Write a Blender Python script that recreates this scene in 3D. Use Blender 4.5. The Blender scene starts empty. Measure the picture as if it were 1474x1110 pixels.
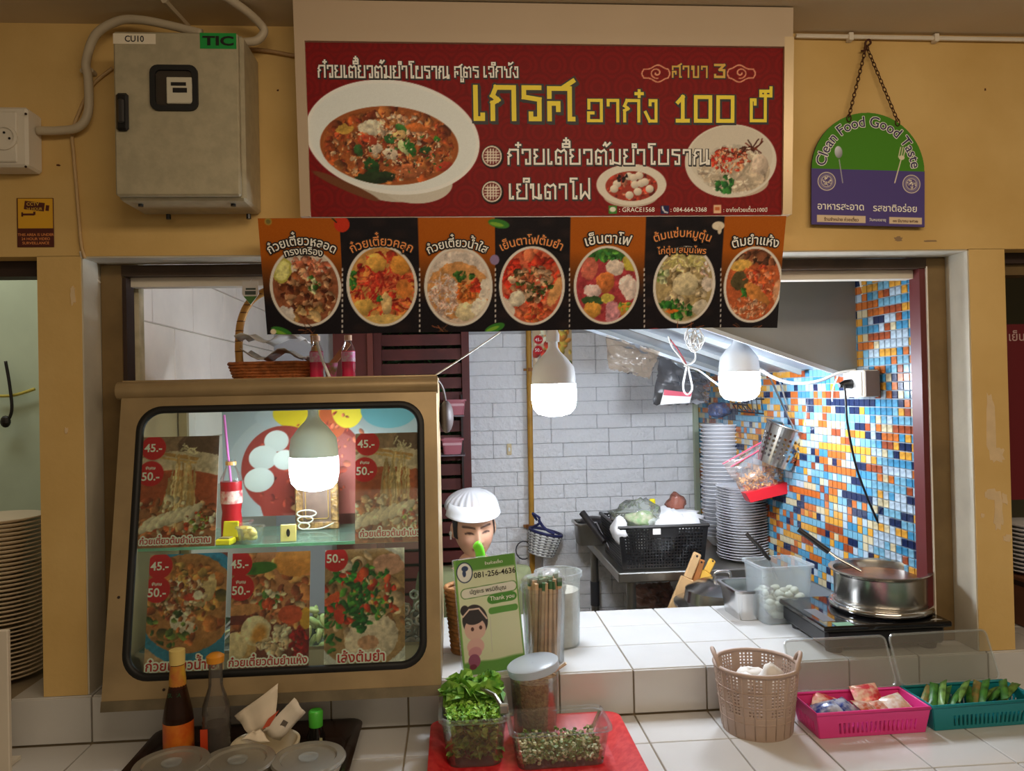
import bpy, bmesh, math, random
import numpy as np
from mathutils import Vector, Matrix
S = bpy.context.scene
COL = S.collection
R = math.radians
# ------------------------------------------------------------------ camera, world, lights, exposure
FPX, CXP, CYP = 1109.0, 737.0, 555.0
CAM = np.array([0.0, -2.0, 1.65])
_yaw, _pit, _rol = R(4.2835), R(0.5444), R(-1.2325)
_F = np.array([math.sin(_yaw)*math.cos(_pit), math.cos(_yaw)*math.cos(_pit), math.sin(_pit)])
_r = np.array([math.cos(_yaw), -math.sin(_yaw), 0.0]); _u = np.cross(_r, _F)
_r, _u = math.cos(_rol)*_r + math.sin(_rol)*_u, -math.sin(_rol)*_r + math.cos(_rol)*_u
cd = bpy.data.cameras.new('camera'); cam = bpy.data.objects.new('camera', cd); COL.objects.link(cam)
cd.sensor_fit = 'HORIZONTAL'; cd.sensor_width = 36.0; cd.lens = 36.0*FPX/1474.0; cd.clip_start = 0.02
cam.matrix_world = Matrix(((_r[0], _u[0], -_F[0], CAM[0]), (_r[1], _u[1], -_F[1], CAM[1]), (_r[2], _u[2], -_F[2], CAM[2]), (0, 0, 0, 1)))
S.camera = cam
W = bpy.data.worlds.new('world'); S.world = W; W.use_nodes = True
W.node_tree.nodes['Background'].inputs[0].default_value = (1.0, 0.82, 0.58, 1)
W.node_tree.nodes['Background'].inputs[1].default_value = 0.13
def area(name, loc, rot, sx, sy, power, color):
    l = bpy.data.lights.new(name, 'AREA'); l.shape = 'RECTANGLE'; l.size = sx; l.size_y = sy; l.energy = power; l.color = color
    o = bpy.data.objects.new(name, l); COL.objects.link(o); o.location = loc; o.rotation_euler = rot
    return o
area('hall_ceiling_light', (0.75, -1.6, 2.58), (R(30), 0, 0), 2.2, 0.5, 34, (1.0, 0.80, 0.58))
area('hall_rear_light', (0.6, -4.6, 2.5), (R(40), 0, 0), 3.0, 1.0, 22, (1.0, 0.82, 0.58))
area('left_stall_light', (-1.7, 0.45, 2.55), (0, 0, 0), 0.6, 0.3, 4, (1.0, 0.95, 0.84))
BULB = 128.0
try: S.cycles.transparent_max_bounces = 48
except Exception: pass
S.view_settings.view_transform = 'Standard'; S.view_settings.look = 'None'
S.view_settings.exposure = 0.0; S.view_settings.gamma = 1.0; S.view_settings.use_curve_mapping = False
# ------------------------------------------------------------------ measuring helpers (photo pixel -> point on a known world plane)
def ray(px, py): return _F + _r*(px-CXP)/FPX - _u*(py-CYP)/FPX
def at(px, py, y): d = ray(px, py); return Vector(CAM + d*(y-CAM[1])/d[1])
def onz(px, py, z): d = ray(px, py); return Vector(CAM + d*(z-CAM[2])/d[2])
def onx(px, py, x): d = ray(px, py); return Vector(CAM + d*(x-CAM[0])/d[0])
class Plane:
    def __init__(s, o, ex, ey):
        s.o = Vector(o); s.ex = Vector(ex).normalized(); s.ey = Vector(ey); s.ey = (s.ey - s.ex*s.ey.dot(s.ex)).normalized(); s.n = s.ex.cross(s.ey)
    def uv(s, px, py):
        d = Vector(ray(px, py)); c = Vector(CAM); t = (s.o-c).dot(s.n)/d.dot(s.n); p = c + d*t - s.o
        return p.dot(s.ex), p.dot(s.ey)
    def mat(s, u=0, v=0, h=0):
        p = s.o + s.ex*u + s.ey*v + s.n*h
        return Matrix(((s.ex.x, s.ey.x, s.n.x, p.x), (s.ex.y, s.ey.y, s.n.y, p.y), (s.ex.z, s.ey.z, s.n.z, p.z), (0, 0, 0, 1)))
# ------------------------------------------------------------------ materials
def lin(c):
    out = []
    for x in c[:3]:
        x = x/255.0; out.append(x/12.92 if x <= 0.04045 else ((x+0.055)/1.055)**2.4)
    return tuple(out) + (1.0,)
MC = {}
def mat(name, col, rough=0.5, metal=0.0, var=0.0, vs=6.0, bump=0.0, bs=40.0, col2=None, emit=0.0, coat=0.0):
    if name in MC: return MC[name]
    m = bpy.data.materials.new(name); m.use_nodes = True; nt = m.node_tree; N = nt.nodes; L = nt.links
    b = N['Principled BSDF']; b.inputs['Base Color'].default_value = lin(col); b.inputs['Roughness'].default_value = rough; b.inputs['Metallic'].default_value = metal
    if coat: b.inputs['Coat Weight'].default_value = coat
    tc = N.new('ShaderNodeTexCoord')
    if var or col2:
        n = N.new('ShaderNodeTexNoise'); n.inputs['Scale'].default_value = vs; n.inputs['Detail'].default_value = 5
        L.new(tc.outputs['Object'], n.inputs['Vector'])
        rp = N.new('ShaderNodeValToRGB'); c = lin(col)
        c2 = lin(col2) if col2 else tuple(min(1, x*(1-var)) for x in c[:3]) + (1,)
        rp.color_ramp.elements[0].color = c2; rp.color_ramp.elements[1].color = c
        rp.color_ramp.elements[0].position = 0.36; rp.color_ramp.elements[1].position = 0.62
        L.new(n.outputs['Fac'], rp.inputs['Fac']); L.new(rp.outputs['Color'], b.inputs['Base Color'])
    if bump:
        n2 = N.new('ShaderNodeTexNoise'); n2.inputs['Scale'].default_value = bs; n2.inputs['Detail'].default_value = 4
        L.new(tc.outputs['Object'], n2.inputs['Vector'])
        bp = N.new('ShaderNodeBump'); bp.inputs['Strength'].default_value = bump; bp.inputs['Distance'].default_value = 0.01
        L.new(n2.outputs['Fac'], bp.inputs['Height']); L.new(bp.outputs['Normal'], b.inputs['Normal'])
    if emit:
        b.inputs['Emission Color'].default_value = lin(col); b.inputs['Emission Strength'].default_value = emit
    MC[name] = m; return m
def clear(name, tint=(250, 252, 250), body=0.08, bodycol=(235, 240, 240), rough=0.06, gloss=0.5):
    """thin clear or milky plastic / glass: transmission + a little body + a fresnel sheen"""
    if name in MC: return MC[name]
    m = bpy.data.materials.new(name); m.use_nodes = True; nt = m.node_tree; N = nt.nodes; L = nt.links; N.clear()
    o = N.new('ShaderNodeOutputMaterial'); t = N.new('ShaderNodeBsdfTransparent'); t.inputs[0].default_value = lin(tint)
    d = N.new('ShaderNodeBsdfPrincipled'); d.inputs['Base Color'].default_value = lin(bodycol); d.inputs['Roughness'].default_value = 0.35
    g = N.new('ShaderNodeBsdfGlossy'); g.inputs['Roughness'].default_value = rough
    m1 = N.new('ShaderNodeMixShader'); m1.inputs[0].default_value = body; L.new(t.outputs[0], m1.inputs[1]); L.new(d.outputs[0], m1.inputs[2])
    fr = N.new('ShaderNodeFresnel'); fr.inputs[0].default_value = 1.4; mu = N.new('ShaderNodeMath'); mu.operation = 'MULTIPLY'; mu.inputs[1].default_value = gloss
    L.new(fr.outputs[0], mu.inputs[0]); m2 = N.new('ShaderNodeMixShader'); L.new(mu.outputs[0], m2.inputs[0]); L.new(m1.outputs[0], m2.inputs[1]); L.new(g.outputs[0], m2.inputs[2])
    L.new(m2.outputs[0], o.inputs[0]); MC[name] = m; return m
def attr_mat(name, rough=0.45, bump=0.0, bs=60.0, coat=0.0, spec=0.5):
    if name in MC: return MC[name]
    m = bpy.data.materials.new(name); m.use_nodes = True; nt = m.node_tree; b = nt.nodes['Principled BSDF']
    a = nt.nodes.new('ShaderNodeAttribute'); a.attribute_name = 'Col'; nt.links.new(a.outputs['Color'], b.inputs['Base Color']); b.inputs['Roughness'].default_value = rough
    b.inputs['Specular IOR Level'].default_value = spec
    if coat: b.inputs['Coat Weight'].default_value = coat
    if bump:
        n2 = nt.nodes.new('ShaderNodeTexNoise'); n2.inputs['Scale'].default_value = bs
        tc = nt.nodes.new('ShaderNodeTexCoord'); nt.links.new(tc.outputs['Object'], n2.inputs['Vector'])
        bp = nt.nodes.new('ShaderNodeBump'); bp.inputs['Strength'].default_value = bump; bp.inputs['Distance'].default_value = 0.01
        nt.links.new(n2.outputs['Fac'], bp.inputs['Height']); nt.links.new(bp.outputs['Normal'], b.inputs['Normal'])
    MC[name] = m; return m
# ------------------------------------------------------------------ mesh helpers
class MB:
    def __init__(s): s.v = []; s.f = []
    def add(s, vs, fs):
        o = len(s.v); s.v += [tuple(p) for p in vs]; s.f += [tuple(i+o for i in f) for f in fs]; return s
    def box(s, c, d, rot=None):
        x, y, z = (k/2 for k in d)
        vs = [Vector(p) for p in ((-x,-y,-z),(x,-y,-z),(x,y,-z),(-x,y,-z),(-x,-y,z),(x,-y,z),(x,y,z),(-x,y,z))]
        if rot is not None: vs = [rot @ p for p in vs]
        return s.add([p+Vector(c) for p in vs], [(0,3,2,1),(4,5,6,7),(0,1,5,4),(1,2,6,5),(2,3,7,6),(3,0,4,7)])
    def bx(s, x0, x1, y0, y1, z0, z1): return s.box(((x0+x1)/2,(y0+y1)/2,(z0+z1)/2), (x1-x0,y1-y0,z1-z0))
    def bev(s, c, d, b=0.004, rot=None):
        """box with chamfered edges"""
        x, y, z = (k/2 for k in d); b = min(b, x*.9, y*.9, z*.9); vs = []; idx = {}
        for sx in (-1,1):
            for sy in (-1,1):
                for sz in (-1,1):
                    for k, p in enumerate(((sx*x,sy*(y-b),sz*(z-b)),(sx*(x-b),sy*y,sz*(z-b)),(sx*(x-b),sy*(y-b),sz*z))):
                        idx[(sx,sy,sz,k)] = len(vs); vs.append(Vector(p))
        fs = []; I = lambda a,b_,c_,k: idx[(a,b_,c_,k)]
        for q in (-1,1):
            f = [I(q,-1,-1,0),I(q,1,-1,0),I(q,1,1,0),I(q,-1,1,0)]; fs.append(f if q>0 else f[::-1])
            f = [I(-1,q,-1,1),I(1,q,-1,1),I(1,q,1,1),I(-1,q,1,1)]; fs.append(f[::-1] if q>0 else f)
            f = [I(-1,-1,q,2),I(1,-1,q,2),I(1,1,q,2),I(-1,1,q,2)]; fs.append(f if q>0 else f[::-1])
        for a in (-1,1):
            for b_ in (-1,1):
                fs.append([I(a,b_,-1,0),I(a,b_,-1,1),I(a,b_,1,1),I(a,b_,1,0)] if a*b_>0 else [I(a,b_,-1,1),I(a,b_,-1,0),I(a,b_,1,0),I(a,b_,1,1)])
                fs.append([I(a,-1,b_,2),I(a,-1,b_,0),I(a,1,b_,0),I(a,1,b_,2)] if a*b_>0 else [I(a,-1,b_,0),I(a,-1,b_,2),I(a,1,b_,2),I(a,1,b_,0)])
                fs.append([I(-1,a,b_,1),I(-1,a,b_,2),I(1,a,b_,2),I(1,a,b_,1)] if a*b_>0 else [I(-1,a,b_,2),I(-1,a,b_,1),I(1,a,b_,1),I(1,a,b_,2)])
                for c_ in (-1,1):
                    f = [I(a,b_,c_,0),I(a,b_,c_,1),I(a,b_,c_,2)]; fs.append(f if a*b_*c_>0 else f[::-1])
        if rot is not None: vs = [rot @ p for p in vs]
        return s.add([p+Vector(c) for p in vs], fs)
    def loft(s, rings, cap0=True, cap1=True, closed=True, drop=None):
        n = len(rings[0]); vs = [p for r in rings for p in r]; fs = []
        for j in range(len(rings)-1):
            for i in range(n if closed else n-1):
                if drop and drop(i, j): continue
                k = (i+1) % n; fs.append((j*n+i, j*n+k, (j+1)*n+k, (j+1)*n+i))
        if cap0: fs.append(tuple(range(n))[::-1])
        if cap1: fs.append(tuple((len(rings)-1)*n+i for i in range(n)))
        return s.add(vs, fs)
    def lathe(s, prof, n=24, c=(0,0,0), cap0=True, cap1=True, M=None, drop=None, rad=None):
        rings = []
        for q in prof:
            r, z = q[0], q[1]; ring = []
            for i in range(n):
                a = 2*math.pi*i/n; rr = r*(rad(i, z) if rad else 1); p = Vector((rr*math.cos(a), rr*math.sin(a), z))
                ring.append((M @ p if M is not None else p) + Vector(c))
            rings.append(ring)
        return s.loft(rings, cap0, cap1, True, drop)
    def tube(s, path, r, n=8, closed=False, caps=True, flat=1.0):
        P = [Vector(p) for p in path]; rr = r if hasattr(r, '__len__') else [r]*len(P); rings = []; N = len(P); up = None
        for i, p in enumerate(P):
            a = P[(i-1) % N] if closed or i > 0 else p; b = P[(i+1) % N] if closed or i < N-1 else p
            t = (b-a).normalized() if (b-a).length > 1e-9 else Vector((0,0,1))
            if up is None: up = Vector((0,0,1)) if abs(t.z) < .9 else Vector((0,1,0))
            x = t.cross(up); x = x.normalized() if x.length > 1e-6 else t.orthogonal().normalized(); up = x.cross(t)
            rings.append([p + (x*math.cos(2*math.pi*k/n) + up*(flat*math.sin(2*math.pi*k/n)))*rr[i] for k in range(n)])
        if closed: rings.append(rings[0]); return s.loft(rings, False, False)
        return s.loft(rings, caps, caps)
    def ell(s, c, r, n=14, m=8, rot=None):
        prof = []; rings = []
        for j in range(m+1):
            th = math.pi*j/m; q = max(math.sin(th), 1e-3); ring = []
            for i in range(n):
                a = 2*math.pi*i/n; p = Vector((r[0]*q*math.cos(a), r[1]*q*math.sin(a), -r[2]*math.cos(th)))
                ring.append((rot @ p if rot is not None else p) + Vector(c))
            rings.append(ring)
        return s.loft(rings, True, True)
    def prism(s, poly, z0, z1, M=None):
        a = [Vector((p[0], p[1], z0)) for p in poly]; b = [Vector((p[0], p[1], z1)) for p in poly]
        if M is not None: a = [M @ p for p in a]; b = [M @ p for p in b]
        return s.loft([a, b])
    def quad(s, a, b, c, d): return s.add([a, b, c, d], [(0,1,2,3)])
    def build(s, name, m, parent=None, smooth=False, M=None, solid=0.0, world=False):
        me = bpy.data.meshes.new(name); me.from_pydata(s.v, [], s.f); me.update()
        if m is not None: me.materials.append(m)
        if smooth:
            me.polygons.foreach_set('use_smooth', [True]*len(me.polygons))
            if smooth != 'all': me.set_sharp_from_angle(angle=R(45))
        return link(name, me, parent, M, solid)
def link(name, me, parent=None, M=None, solid=0.0):
    o = bpy.data.objects.new(name, me); COL.objects.link(o)
    if parent is not None: o.parent = parent
    if M is not None: o.matrix_local = M if isinstance(M, Matrix) else Matrix.Translation(Vector(M))
    if solid:
        md = o.modifiers.new('solid', 'SOLIDIFY'); md.thickness = solid; md.offset = 0
    return o
def tag(o, label, cat, group=None):
    o['label'] = label; o['category'] = cat
    if group: o['group'] = group
    return o
def thing(name, label, cat, loc=(0,0,0), rz=0.0, group=None, M=None):
    o = bpy.data.objects.new(name, None); o.empty_display_size = 0.05; COL.objects.link(o)
    if M is not None: o.matrix_world = M
    else: o.location = loc; o.rotation_euler = (0, 0, rz)
    return tag(o, label, cat, group)
def struct(o): o['kind'] = 'structure'; return o
def stuff(o): o['kind'] = 'stuff'; return o
def rrect(w, d, r, k=5):
    r = min(r, w/2-1e-4, d/2-1e-4); pts = []
    for cx, cy, a0 in ((w/2-r, d/2-r, 0), (-w/2+r, d/2-r, 90), (-w/2+r, -d/2+r, 180), (w/2-r, -d/2+r, 270)):
        for i in range(k): a = R(a0+90*i/(k-1)); pts.append((cx+r*math.cos(a), cy+r*math.sin(a)))
    return pts
def rloft(mb, spec, r, k=5, c=(0,0,0), cap0=True, cap1=True):
    """spec: (w, d, z) rings of rounded rectangles"""
    mb.loft([[Vector((p[0]+c[0], p[1]+c[1], z+c[2])) for p in rrect(w, d, r, k)] for w, d, z in spec], cap0, cap1); return mb
def tub(mb, w, d, h, r, taper=0.92, t=0.003, rim=0.006):
    return rloft(mb, [(w*taper, d*taper, 0), (w, d, h-.008), (w+2*rim, d+2*rim, h-.008), (w+2*rim, d+2*rim, h), (w-2*t, d-2*t, h), (w*taper-2*t, d*taper-2*t, t)], r)
def bez(P, n=8):
    """smooth curve through points"""
    P = [Vector(p) for p in P]; out = []
    for i in range(len(P)-1):
        a = P[max(i-1,0)]; b = P[i]; c = P[i+1]; d = P[min(i+2,len(P)-1)]
        for k in range(n):
            t = k/n; out.append(0.5*((2*b)+(c-a)*t+(2*a-5*b+4*c-d)*t*t+(3*b-a-3*c+d)*t**3))
    out.append(P[-1]); return out
# ------------------------------------------------------------------ lettering
UPV = 'ิีึืั็ํ'; TONE = '่้๊๋์'
def _fm(body, size, off, al='LEFT', shear=0.0):
    c = bpy.data.curves.new('t', 'FONT'); c.body = body; c.size = size; c.offset = off; c.align_x = al; c.shear = shear; c.resolution_u = 3
    o = bpy.data.objects.new('t', c); me = bpy.data.meshes.new_from_object(o); bpy.data.objects.remove(o); bpy.data.curves.remove(c)
    v = np.zeros(len(me.vertices)*3); me.vertices.foreach_get('co', v); v = v.reshape(-1, 3)
    f = [tuple(p.vertices) for p in me.polygons]; bpy.data.meshes.remove(me); return v, f
def text_mesh(body, size=1.0, off=0.0):
    base = ''; marks = []
    for i, ch in enumerate(body):
        if ch in TONE and ((i and body[i-1] in UPV) or (i+1 < len(body) and body[i+1] == 'ำ')): marks.append((ch, base))
        else: base += ch
    v, f = _fm(base, size, off); V = [v]; Fs = list(f); n = len(v)
    for ch, pre in marks:
        pv, _ = _fm(pre, size, 0); mv, mf = _fm('ก'+ch, size, off); gv, _ = _fm('ก', size, 0)
        up = mv[:, 1] > gv[:, 1].max() + 0.02*size
        dx = pv[:, 0].max() - gv[:, 0].max()
        keep = [q for q in mf if all(up[i] for i in q)]; w = mv.copy(); w[:, 0] += dx; w[:, 1] += 0.23*size
        V.append(w); Fs += [tuple(i+n for i in q) for q in keep]; n += len(w)
    return np.concatenate(V), Fs
def fit_text(name, body, m, parent, M, w=None, h=None, off=0.0, arc=0.0, al='c', size=None, grow=0.0):
    """flat lettering: scaled to width w (and height h), centred on M's origin unless al == 'l'"""
    v, f = text_mesh(body, 1.0, off); used = sorted({i for q in f for i in q}); mp = {a: i for i, a in enumerate(used)}; v = v[used]; f = [tuple(mp[i] for i in q) for q in f]
    x0, x1 = v[:, 0].min(), v[:, 0].max(); y0, y1 = v[:, 1].min(), v[:, 1].max()
    sx = w/(x1-x0) if w else size; sy = h/(y1-y0) if h else sx
    v[:, 0] = (v[:, 0]-(x0+x1)/2 if al == 'c' else v[:, 0]-x0)*sx; v[:, 1] = (v[:, 1]-(y0+y1)/2)*sy
    if arc:
        th = v[:, 0]/arc; rr = abs(arc) + (v[:, 1] if arc > 0 else -v[:, 1]); x = rr*np.sin(np.abs(arc)*th/abs(arc)*(1 if arc > 0 else -1)); y = (rr*np.cos(th)-abs(arc))*(1 if arc > 0 else -1)
        v[:, 0] = x; v[:, 1] = y
    mb = MB(); mb.v = [tuple(p) for p in v]; mb.f = f
    if grow:
        mb = MB()
        for i in range(12): a = i*math.pi/6; mb.add([(p[0]+grow*math.cos(a), p[1]+grow*math.sin(a), i*2.5e-5) for p in v], f)
    return mb.build(name, m, parent, M=M)
# angular sign lettering drawn with straight strokes
G = {
 'ก': (.62, [[(0,0),(0,.5),(.15,.6),(0,.74),(.1,1),(.62,1),(.62,0)]]), 'ว': (.48, [[(0,.78),(0,1),(.48,1),(.48,0),(.22,0),(.22,.28)]]),
 'ย': (.6, [[(.18,1),(0,1),(0,.72),(.15,.55),(0,.42),(0,0),(.6,0),(.6,1)]]), 'เ': (.2, [[(0,1),(0,0),(.2,0),(.2,.12)]]),
 'ต': (.66, [[(0,.0),(0,.85),(.12,1),(.33,.86),(.54,1),(.66,.85),(.66,0)],[(0,0),(.3,0),(.3,.45),(.16,.45)]]),
 'ม': (.62, [[(0,1),(.16,1),(.16,0),(0,0),(0,.24)],[(.16,.12),(.62,0)],[(.62,0),(.62,1)]]),
 'ำ': (.42, [[(0,.78),(0,1),(.42,1),(.42,0)],[(-.34,1.2),(-.12,1.2),(-.12,1.4),(-.34,1.4),(-.34,1.2)]]),
 'า': (.42, [[(0,.78),(0,1),(.42,1),(.42,0)]]), 'โ': (.4, [[(.42,1.42),(.02,1.42),(.02,1.2),(.2,1.2),(.2,0),(.4,0),(.4,.14)]]),
 'บ': (.6, [[(.16,1),(0,1),(0,0),(.6,0),(.6,1)],[(.16,1),(.16,.8)]]), 'ป': (.6, [[(.16,1),(0,1),(0,0),(.6,0),(.6,1.38)],[(.16,1),(.16,.8)]]),
 'ร': (.45, [[(.45,1),(0,1),(0,.7),(.45,.62),(.45,0),(.2,0),(.2,.16)]]),
 'ณ': (.98, [[(0,0),(0,.5),(.14,.6),(0,.74),(.1,1),(.42,1),(.42,0),(.84,.14)],[(.84,1),(.84,0),(.98,0),(.98,.24)]]),
 'ส': (.6, [[(0,0),(0,.5),(.26,.5),(.26,.3)],[(0,.72),(0,.98),(.6,.98),(.6,0),(.7,0)],[(.4,1.0),(.7,1.22)]]),
 'ู': (0, [[(-.3,-.2),(-.3,-.46),(-.08,-.46),(-.08,-.2)]]), 'จ': (.5, [[(0,.8),(0,1),(.5,1),(.5,0),(.2,.0),(.2,.35),(.05,.35)]]),
 '็': (0, [[(-.46,1.2),(-.46,1.42),(-.12,1.42),(-.12,1.2),(-.3,1.2)]]), 'ซ': (.62, [[(0,1),(0,.75),(.2,.75),(.2,0),(.6,0),(.6,.82),(.74,1.02)]]),
 'ั': (0, [[(-.46,1.22),(-.46,1.4),(-.28,1.28),(-.06,1.46)]]), 'ง': (.46, [[(.2,.8),(.2,1),(.46,1),(.46,0),(.18,0),(0,.42)]]),
 'ี': (0, [[(-.5,1.2),(-.5,1.42),(-.06,1.42),(-.06,1.2),(-.5,1.2)],[(-.06,1.42),(-.06,1.58)]]),
 '๋': (0, [[(-.42,1.34),(-.14,1.34)],[(-.28,1.2),(-.28,1.48)]]), '้': (0, [[(-.44,1.34),(-.34,1.5),(-.26,1.28),(-.04,1.5)]]),
 'ข': (.52, [[(0,1),(.14,1),(.14,0),(.52,0),(.52,1)],[(0,1),(0,.75)]]), 'อ': (.56, [[(.02,.62),(.02,1),(.56,1),(.56,0),(0,0),(0,.38),(.2,.38)]]),
 'น': (.66, [[(0,.78),(0,1),(.15,1),(.15,0)],[(.15,.14),(.52,.0)],[(.52,1),(.52,0),(.66,0),(.66,.24)]]),
 'ฟ': (.56, [[(.0,.8),(0,1)],[(0,1),(0,0),(.28,.45),(.56,0),(.56,1.4)]]), '1': (.4, [[(.02,.78),(.2,1),(.2,0)],[(0,0),(.4,0)]]), '0': (.56, [[(0,0),(.56,0),(.56,1),(0,1),(0,0)]]),
 '3': (.5, [[(0,1),(.5,1),(.25,.6),(.5,.55),(.5,0),(0,0),(0,.15)]]), ' ': (.34, []),
}
def strokes(body, t, h=1.0):
    segs = []; x = 0; prev = ''
    for ch in body:
        w, S_ = G[ch]; dy = .34 if (ch in TONE and prev in UPV) else 0
        for pl in S_:
            for a, b in zip(pl, pl[1:]): segs.append(((x+a[0], a[1]+dy), (x+b[0], b[1]+dy)))
        if w: x += w + t*1.75
        prev = ch
    return segs, x
def sign_text(name, body, m, parent, M, w, h, t, z=0.0, ext=0.0):
    """stroke lettering; body height h metres from baseline, width w, stroke weight t (in letter heights)"""
    segs, x = strokes(body, .17); mb = MB(); k = h; kx = w/max(x-.3, .1)
    for i_, (a, b) in enumerate(segs):
        zz = z+(i_ % 6)*6e-5; A = Vector((a[0]*kx, a[1]*k, zz)); B = Vector((b[0]*kx, b[1]*k, zz)); d = (B-A); d = d.normalized() if d.length else Vector((1,0,0)); n = Vector((-d.y, d.x, 0)); e = t*k/2*(1 if True else 0)
        A = A - d*(e+ext*0); B = B + d*(e+ext*0)
        mb.quad(A-n*e, B-n*e, B+n*e, A+n*e)
    return mb.build(name, m, parent, M=M)
# ------------------------------------------------------------------ flat prints: painted colour attribute on a fine grid
class Print:
    def __init__(s, plane, u0, u1, v0, v1, res, base, seed=0):
        s.p = plane; s.u0, s.u1, s.v0, s.v1 = u0, u1, v0, v1; s.w = max(2, int(round((u1-u0)/res))+1); s.h = max(2, int(round((v1-v0)/res))+1)
        s.res = (u1-u0)/(s.w-1); s.resy = (v1-v0)/(s.h-1); s.a = np.ones((s.h, s.w, 3))*np.array(base, float); s.rng = np.random.RandomState(seed)
        s.Y, s.X = np.mgrid[0:s.h, 0:s.w].astype(float); c = plane.uv(700, 500); c2 = plane.uv(710, 500)
        s.k = 0.1*math.hypot(c2[0]-c[0], c2[1]-c[1])/s.res      # cells per photo pixel
    def c(s, px, py): u, v = s.p.uv(px, py); return (u-s.u0)/s.res, (v-s.v0)/s.resy
    def E(s, px, py, rx, ry, col, rot=0, soft=.8, clip=None, shade=0.0, alpha=1.0):
        x, y = s.c(px, py); rx *= s.k; ry *= s.k; R_ = max(rx, ry)+3
        x0, x1 = max(0, int(x-R_)), min(s.w, int(x+R_)+2); y0, y1 = max(0, int(y-R_)), min(s.h, int(y+R_)+2)
        if x1 <= x0 or y1 <= y0: return s
        X = s.X[y0:y1, x0:x1]-x; Y = s.Y[y0:y1, x0:x1]-y; ca, sa = math.cos(rot), math.sin(rot)
        a = (X*ca+Y*sa)/max(rx, .3); b = (-X*sa+Y*ca)/max(ry, .3); d = np.sqrt(a*a+b*b)
        m = np.clip((1-d)*min(rx, ry)/soft+.5, 0, 1)*alpha
        if clip is not None: m = m*clip[y0:y1, x0:x1]
        cc = np.array(col, float)*(1+shade*(b*.6-a*.3-.2*d*d))[..., None] if shade else np.array(col, float)
        s.a[y0:y1, x0:x1] += m[..., None]*(cc-s.a[y0:y1, x0:x1]); return s
    def mask(s, px, py, rx, ry, rot=0):
        x, y = s.c(px, py); rx *= s.k; ry *= s.k; X = s.X-x; Y = s.Y-y; ca, sa = math.cos(rot), math.sin(rot)
        a = (X*ca+Y*sa)/rx; b = (-X*sa+Y*ca)/ry; return np.clip((1-np.sqrt(a*a+b*b))*min(rx, ry)/.8+.5, 0, 1)
    def L(s, pts, wd, col, clip=None):
        for (a, b) in zip(pts, pts[1:]):
            n = max(1, int(math.hypot(b[0]-a[0], b[1]-a[1])/max(wd*.6, .5)))
            for i in range(n+1): s.E(a[0]+(b[0]-a[0])*i/n, a[1]+(b[1]-a[1])*i/n, wd/2, wd/2, col, clip=clip)
        return s
    def rect(s, x0, y0, x1, y1, col, soft=None):
        a = s.c(x0, y1); b = s.c(x1, y0); m = np.clip(s.X-a[0]+.5,0,1)*np.clip(b[0]-s.X+.5,0,1)*np.clip(s.Y-a[1]+.5,0,1)*np.clip(b[1]-s.Y+.5,0,1)
        s.a += m[..., None]*(np.array(col, float)-s.a); return s
    def scatter(s, n, px, py, rx, ry, size, cols, asp=(.4, 1.0), clip=None, shade=.5, pw=.5):
        for i in range(n):
            t = s.rng.rand()*2*math.pi; q = s.rng.rand()**pw; sz = size[0]+(size[1]-size[0])*s.rng.rand()**1.5
            c = np.array(cols[s.rng.randint(len(cols))])*(.82+.34*s.rng.rand())
            s.E(px+rx*q*math.cos(t), py+ry*q*math.sin(t), sz, sz*(asp[0]+(asp[1]-asp[0])*s.rng.rand()), np.clip(c, 0, 255), s.rng.rand()*3.14, clip=clip, shade=shade)
        return s
    def noodles(s, n, px, py, rx, ry, ln, wd, cols, clip=None, ang=None, curl=.5):
        for i in range(n):
            t = s.rng.rand()*6.28; q = math.sqrt(s.rng.rand()); x, y = px+rx*q*math.cos(t), py+ry*q*math.sin(t)
            a = (ang if ang is not None else s.rng.rand()*6.28)+(s.rng.rand()-.5)*curl; c = np.array(cols[s.rng.randint(len(cols))])*(.8+.35*s.rng.rand()); P = []
            for k in range(6): P.append((x, y)); x += math.cos(a)*ln/6; y += math.sin(a)*ln/6; a += (s.rng.rand()-.5)*curl
            s.L(P, wd, np.clip(c, 0, 255), clip)
        return s
    def _noise(s, cell):
        h, w = int(s.h/cell)+3, int(s.w/cell)+3; n = s.rng.randn(h, w); y = s.Y/cell; x = s.X/cell; j = y.astype(int); i = x.astype(int); fy = y-j; fx = x-i; fy = fy*fy*(3-2*fy); fx = fx*fx*(3-2*fx)
        return (n[j, i]*(1-fx)+n[j, i+1]*fx)*(1-fy)+(n[j+1, i]*(1-fx)+n[j+1, i+1]*fx)*fy
    def rough(s, m=None, amp=1.0, cell=6, mot=.09):
        """break up painted shapes: small warp and mottling inside mask m"""
        if m is None: m = np.ones((s.h, s.w))
        dx = (s._noise(cell)+.5*s._noise(cell*.45))*amp*m; dy = (s._noise(cell)+.5*s._noise(cell*.45))*amp*m
        a = s.a[np.clip(np.rint(s.Y+dy), 0, s.h-1).astype(int), np.clip(np.rint(s.X+dx), 0, s.w-1).astype(int)]
        k = 1+mot*(.5*s._noise(1.6)+s._noise(5))*m; s.a = np.clip(a*k[..., None], 0, 255); return s
    def grain(s, amt=6):
        n = s.rng.randn(s.h, s.w, 1)*amt; s.a = s.a+n; return s
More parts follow.
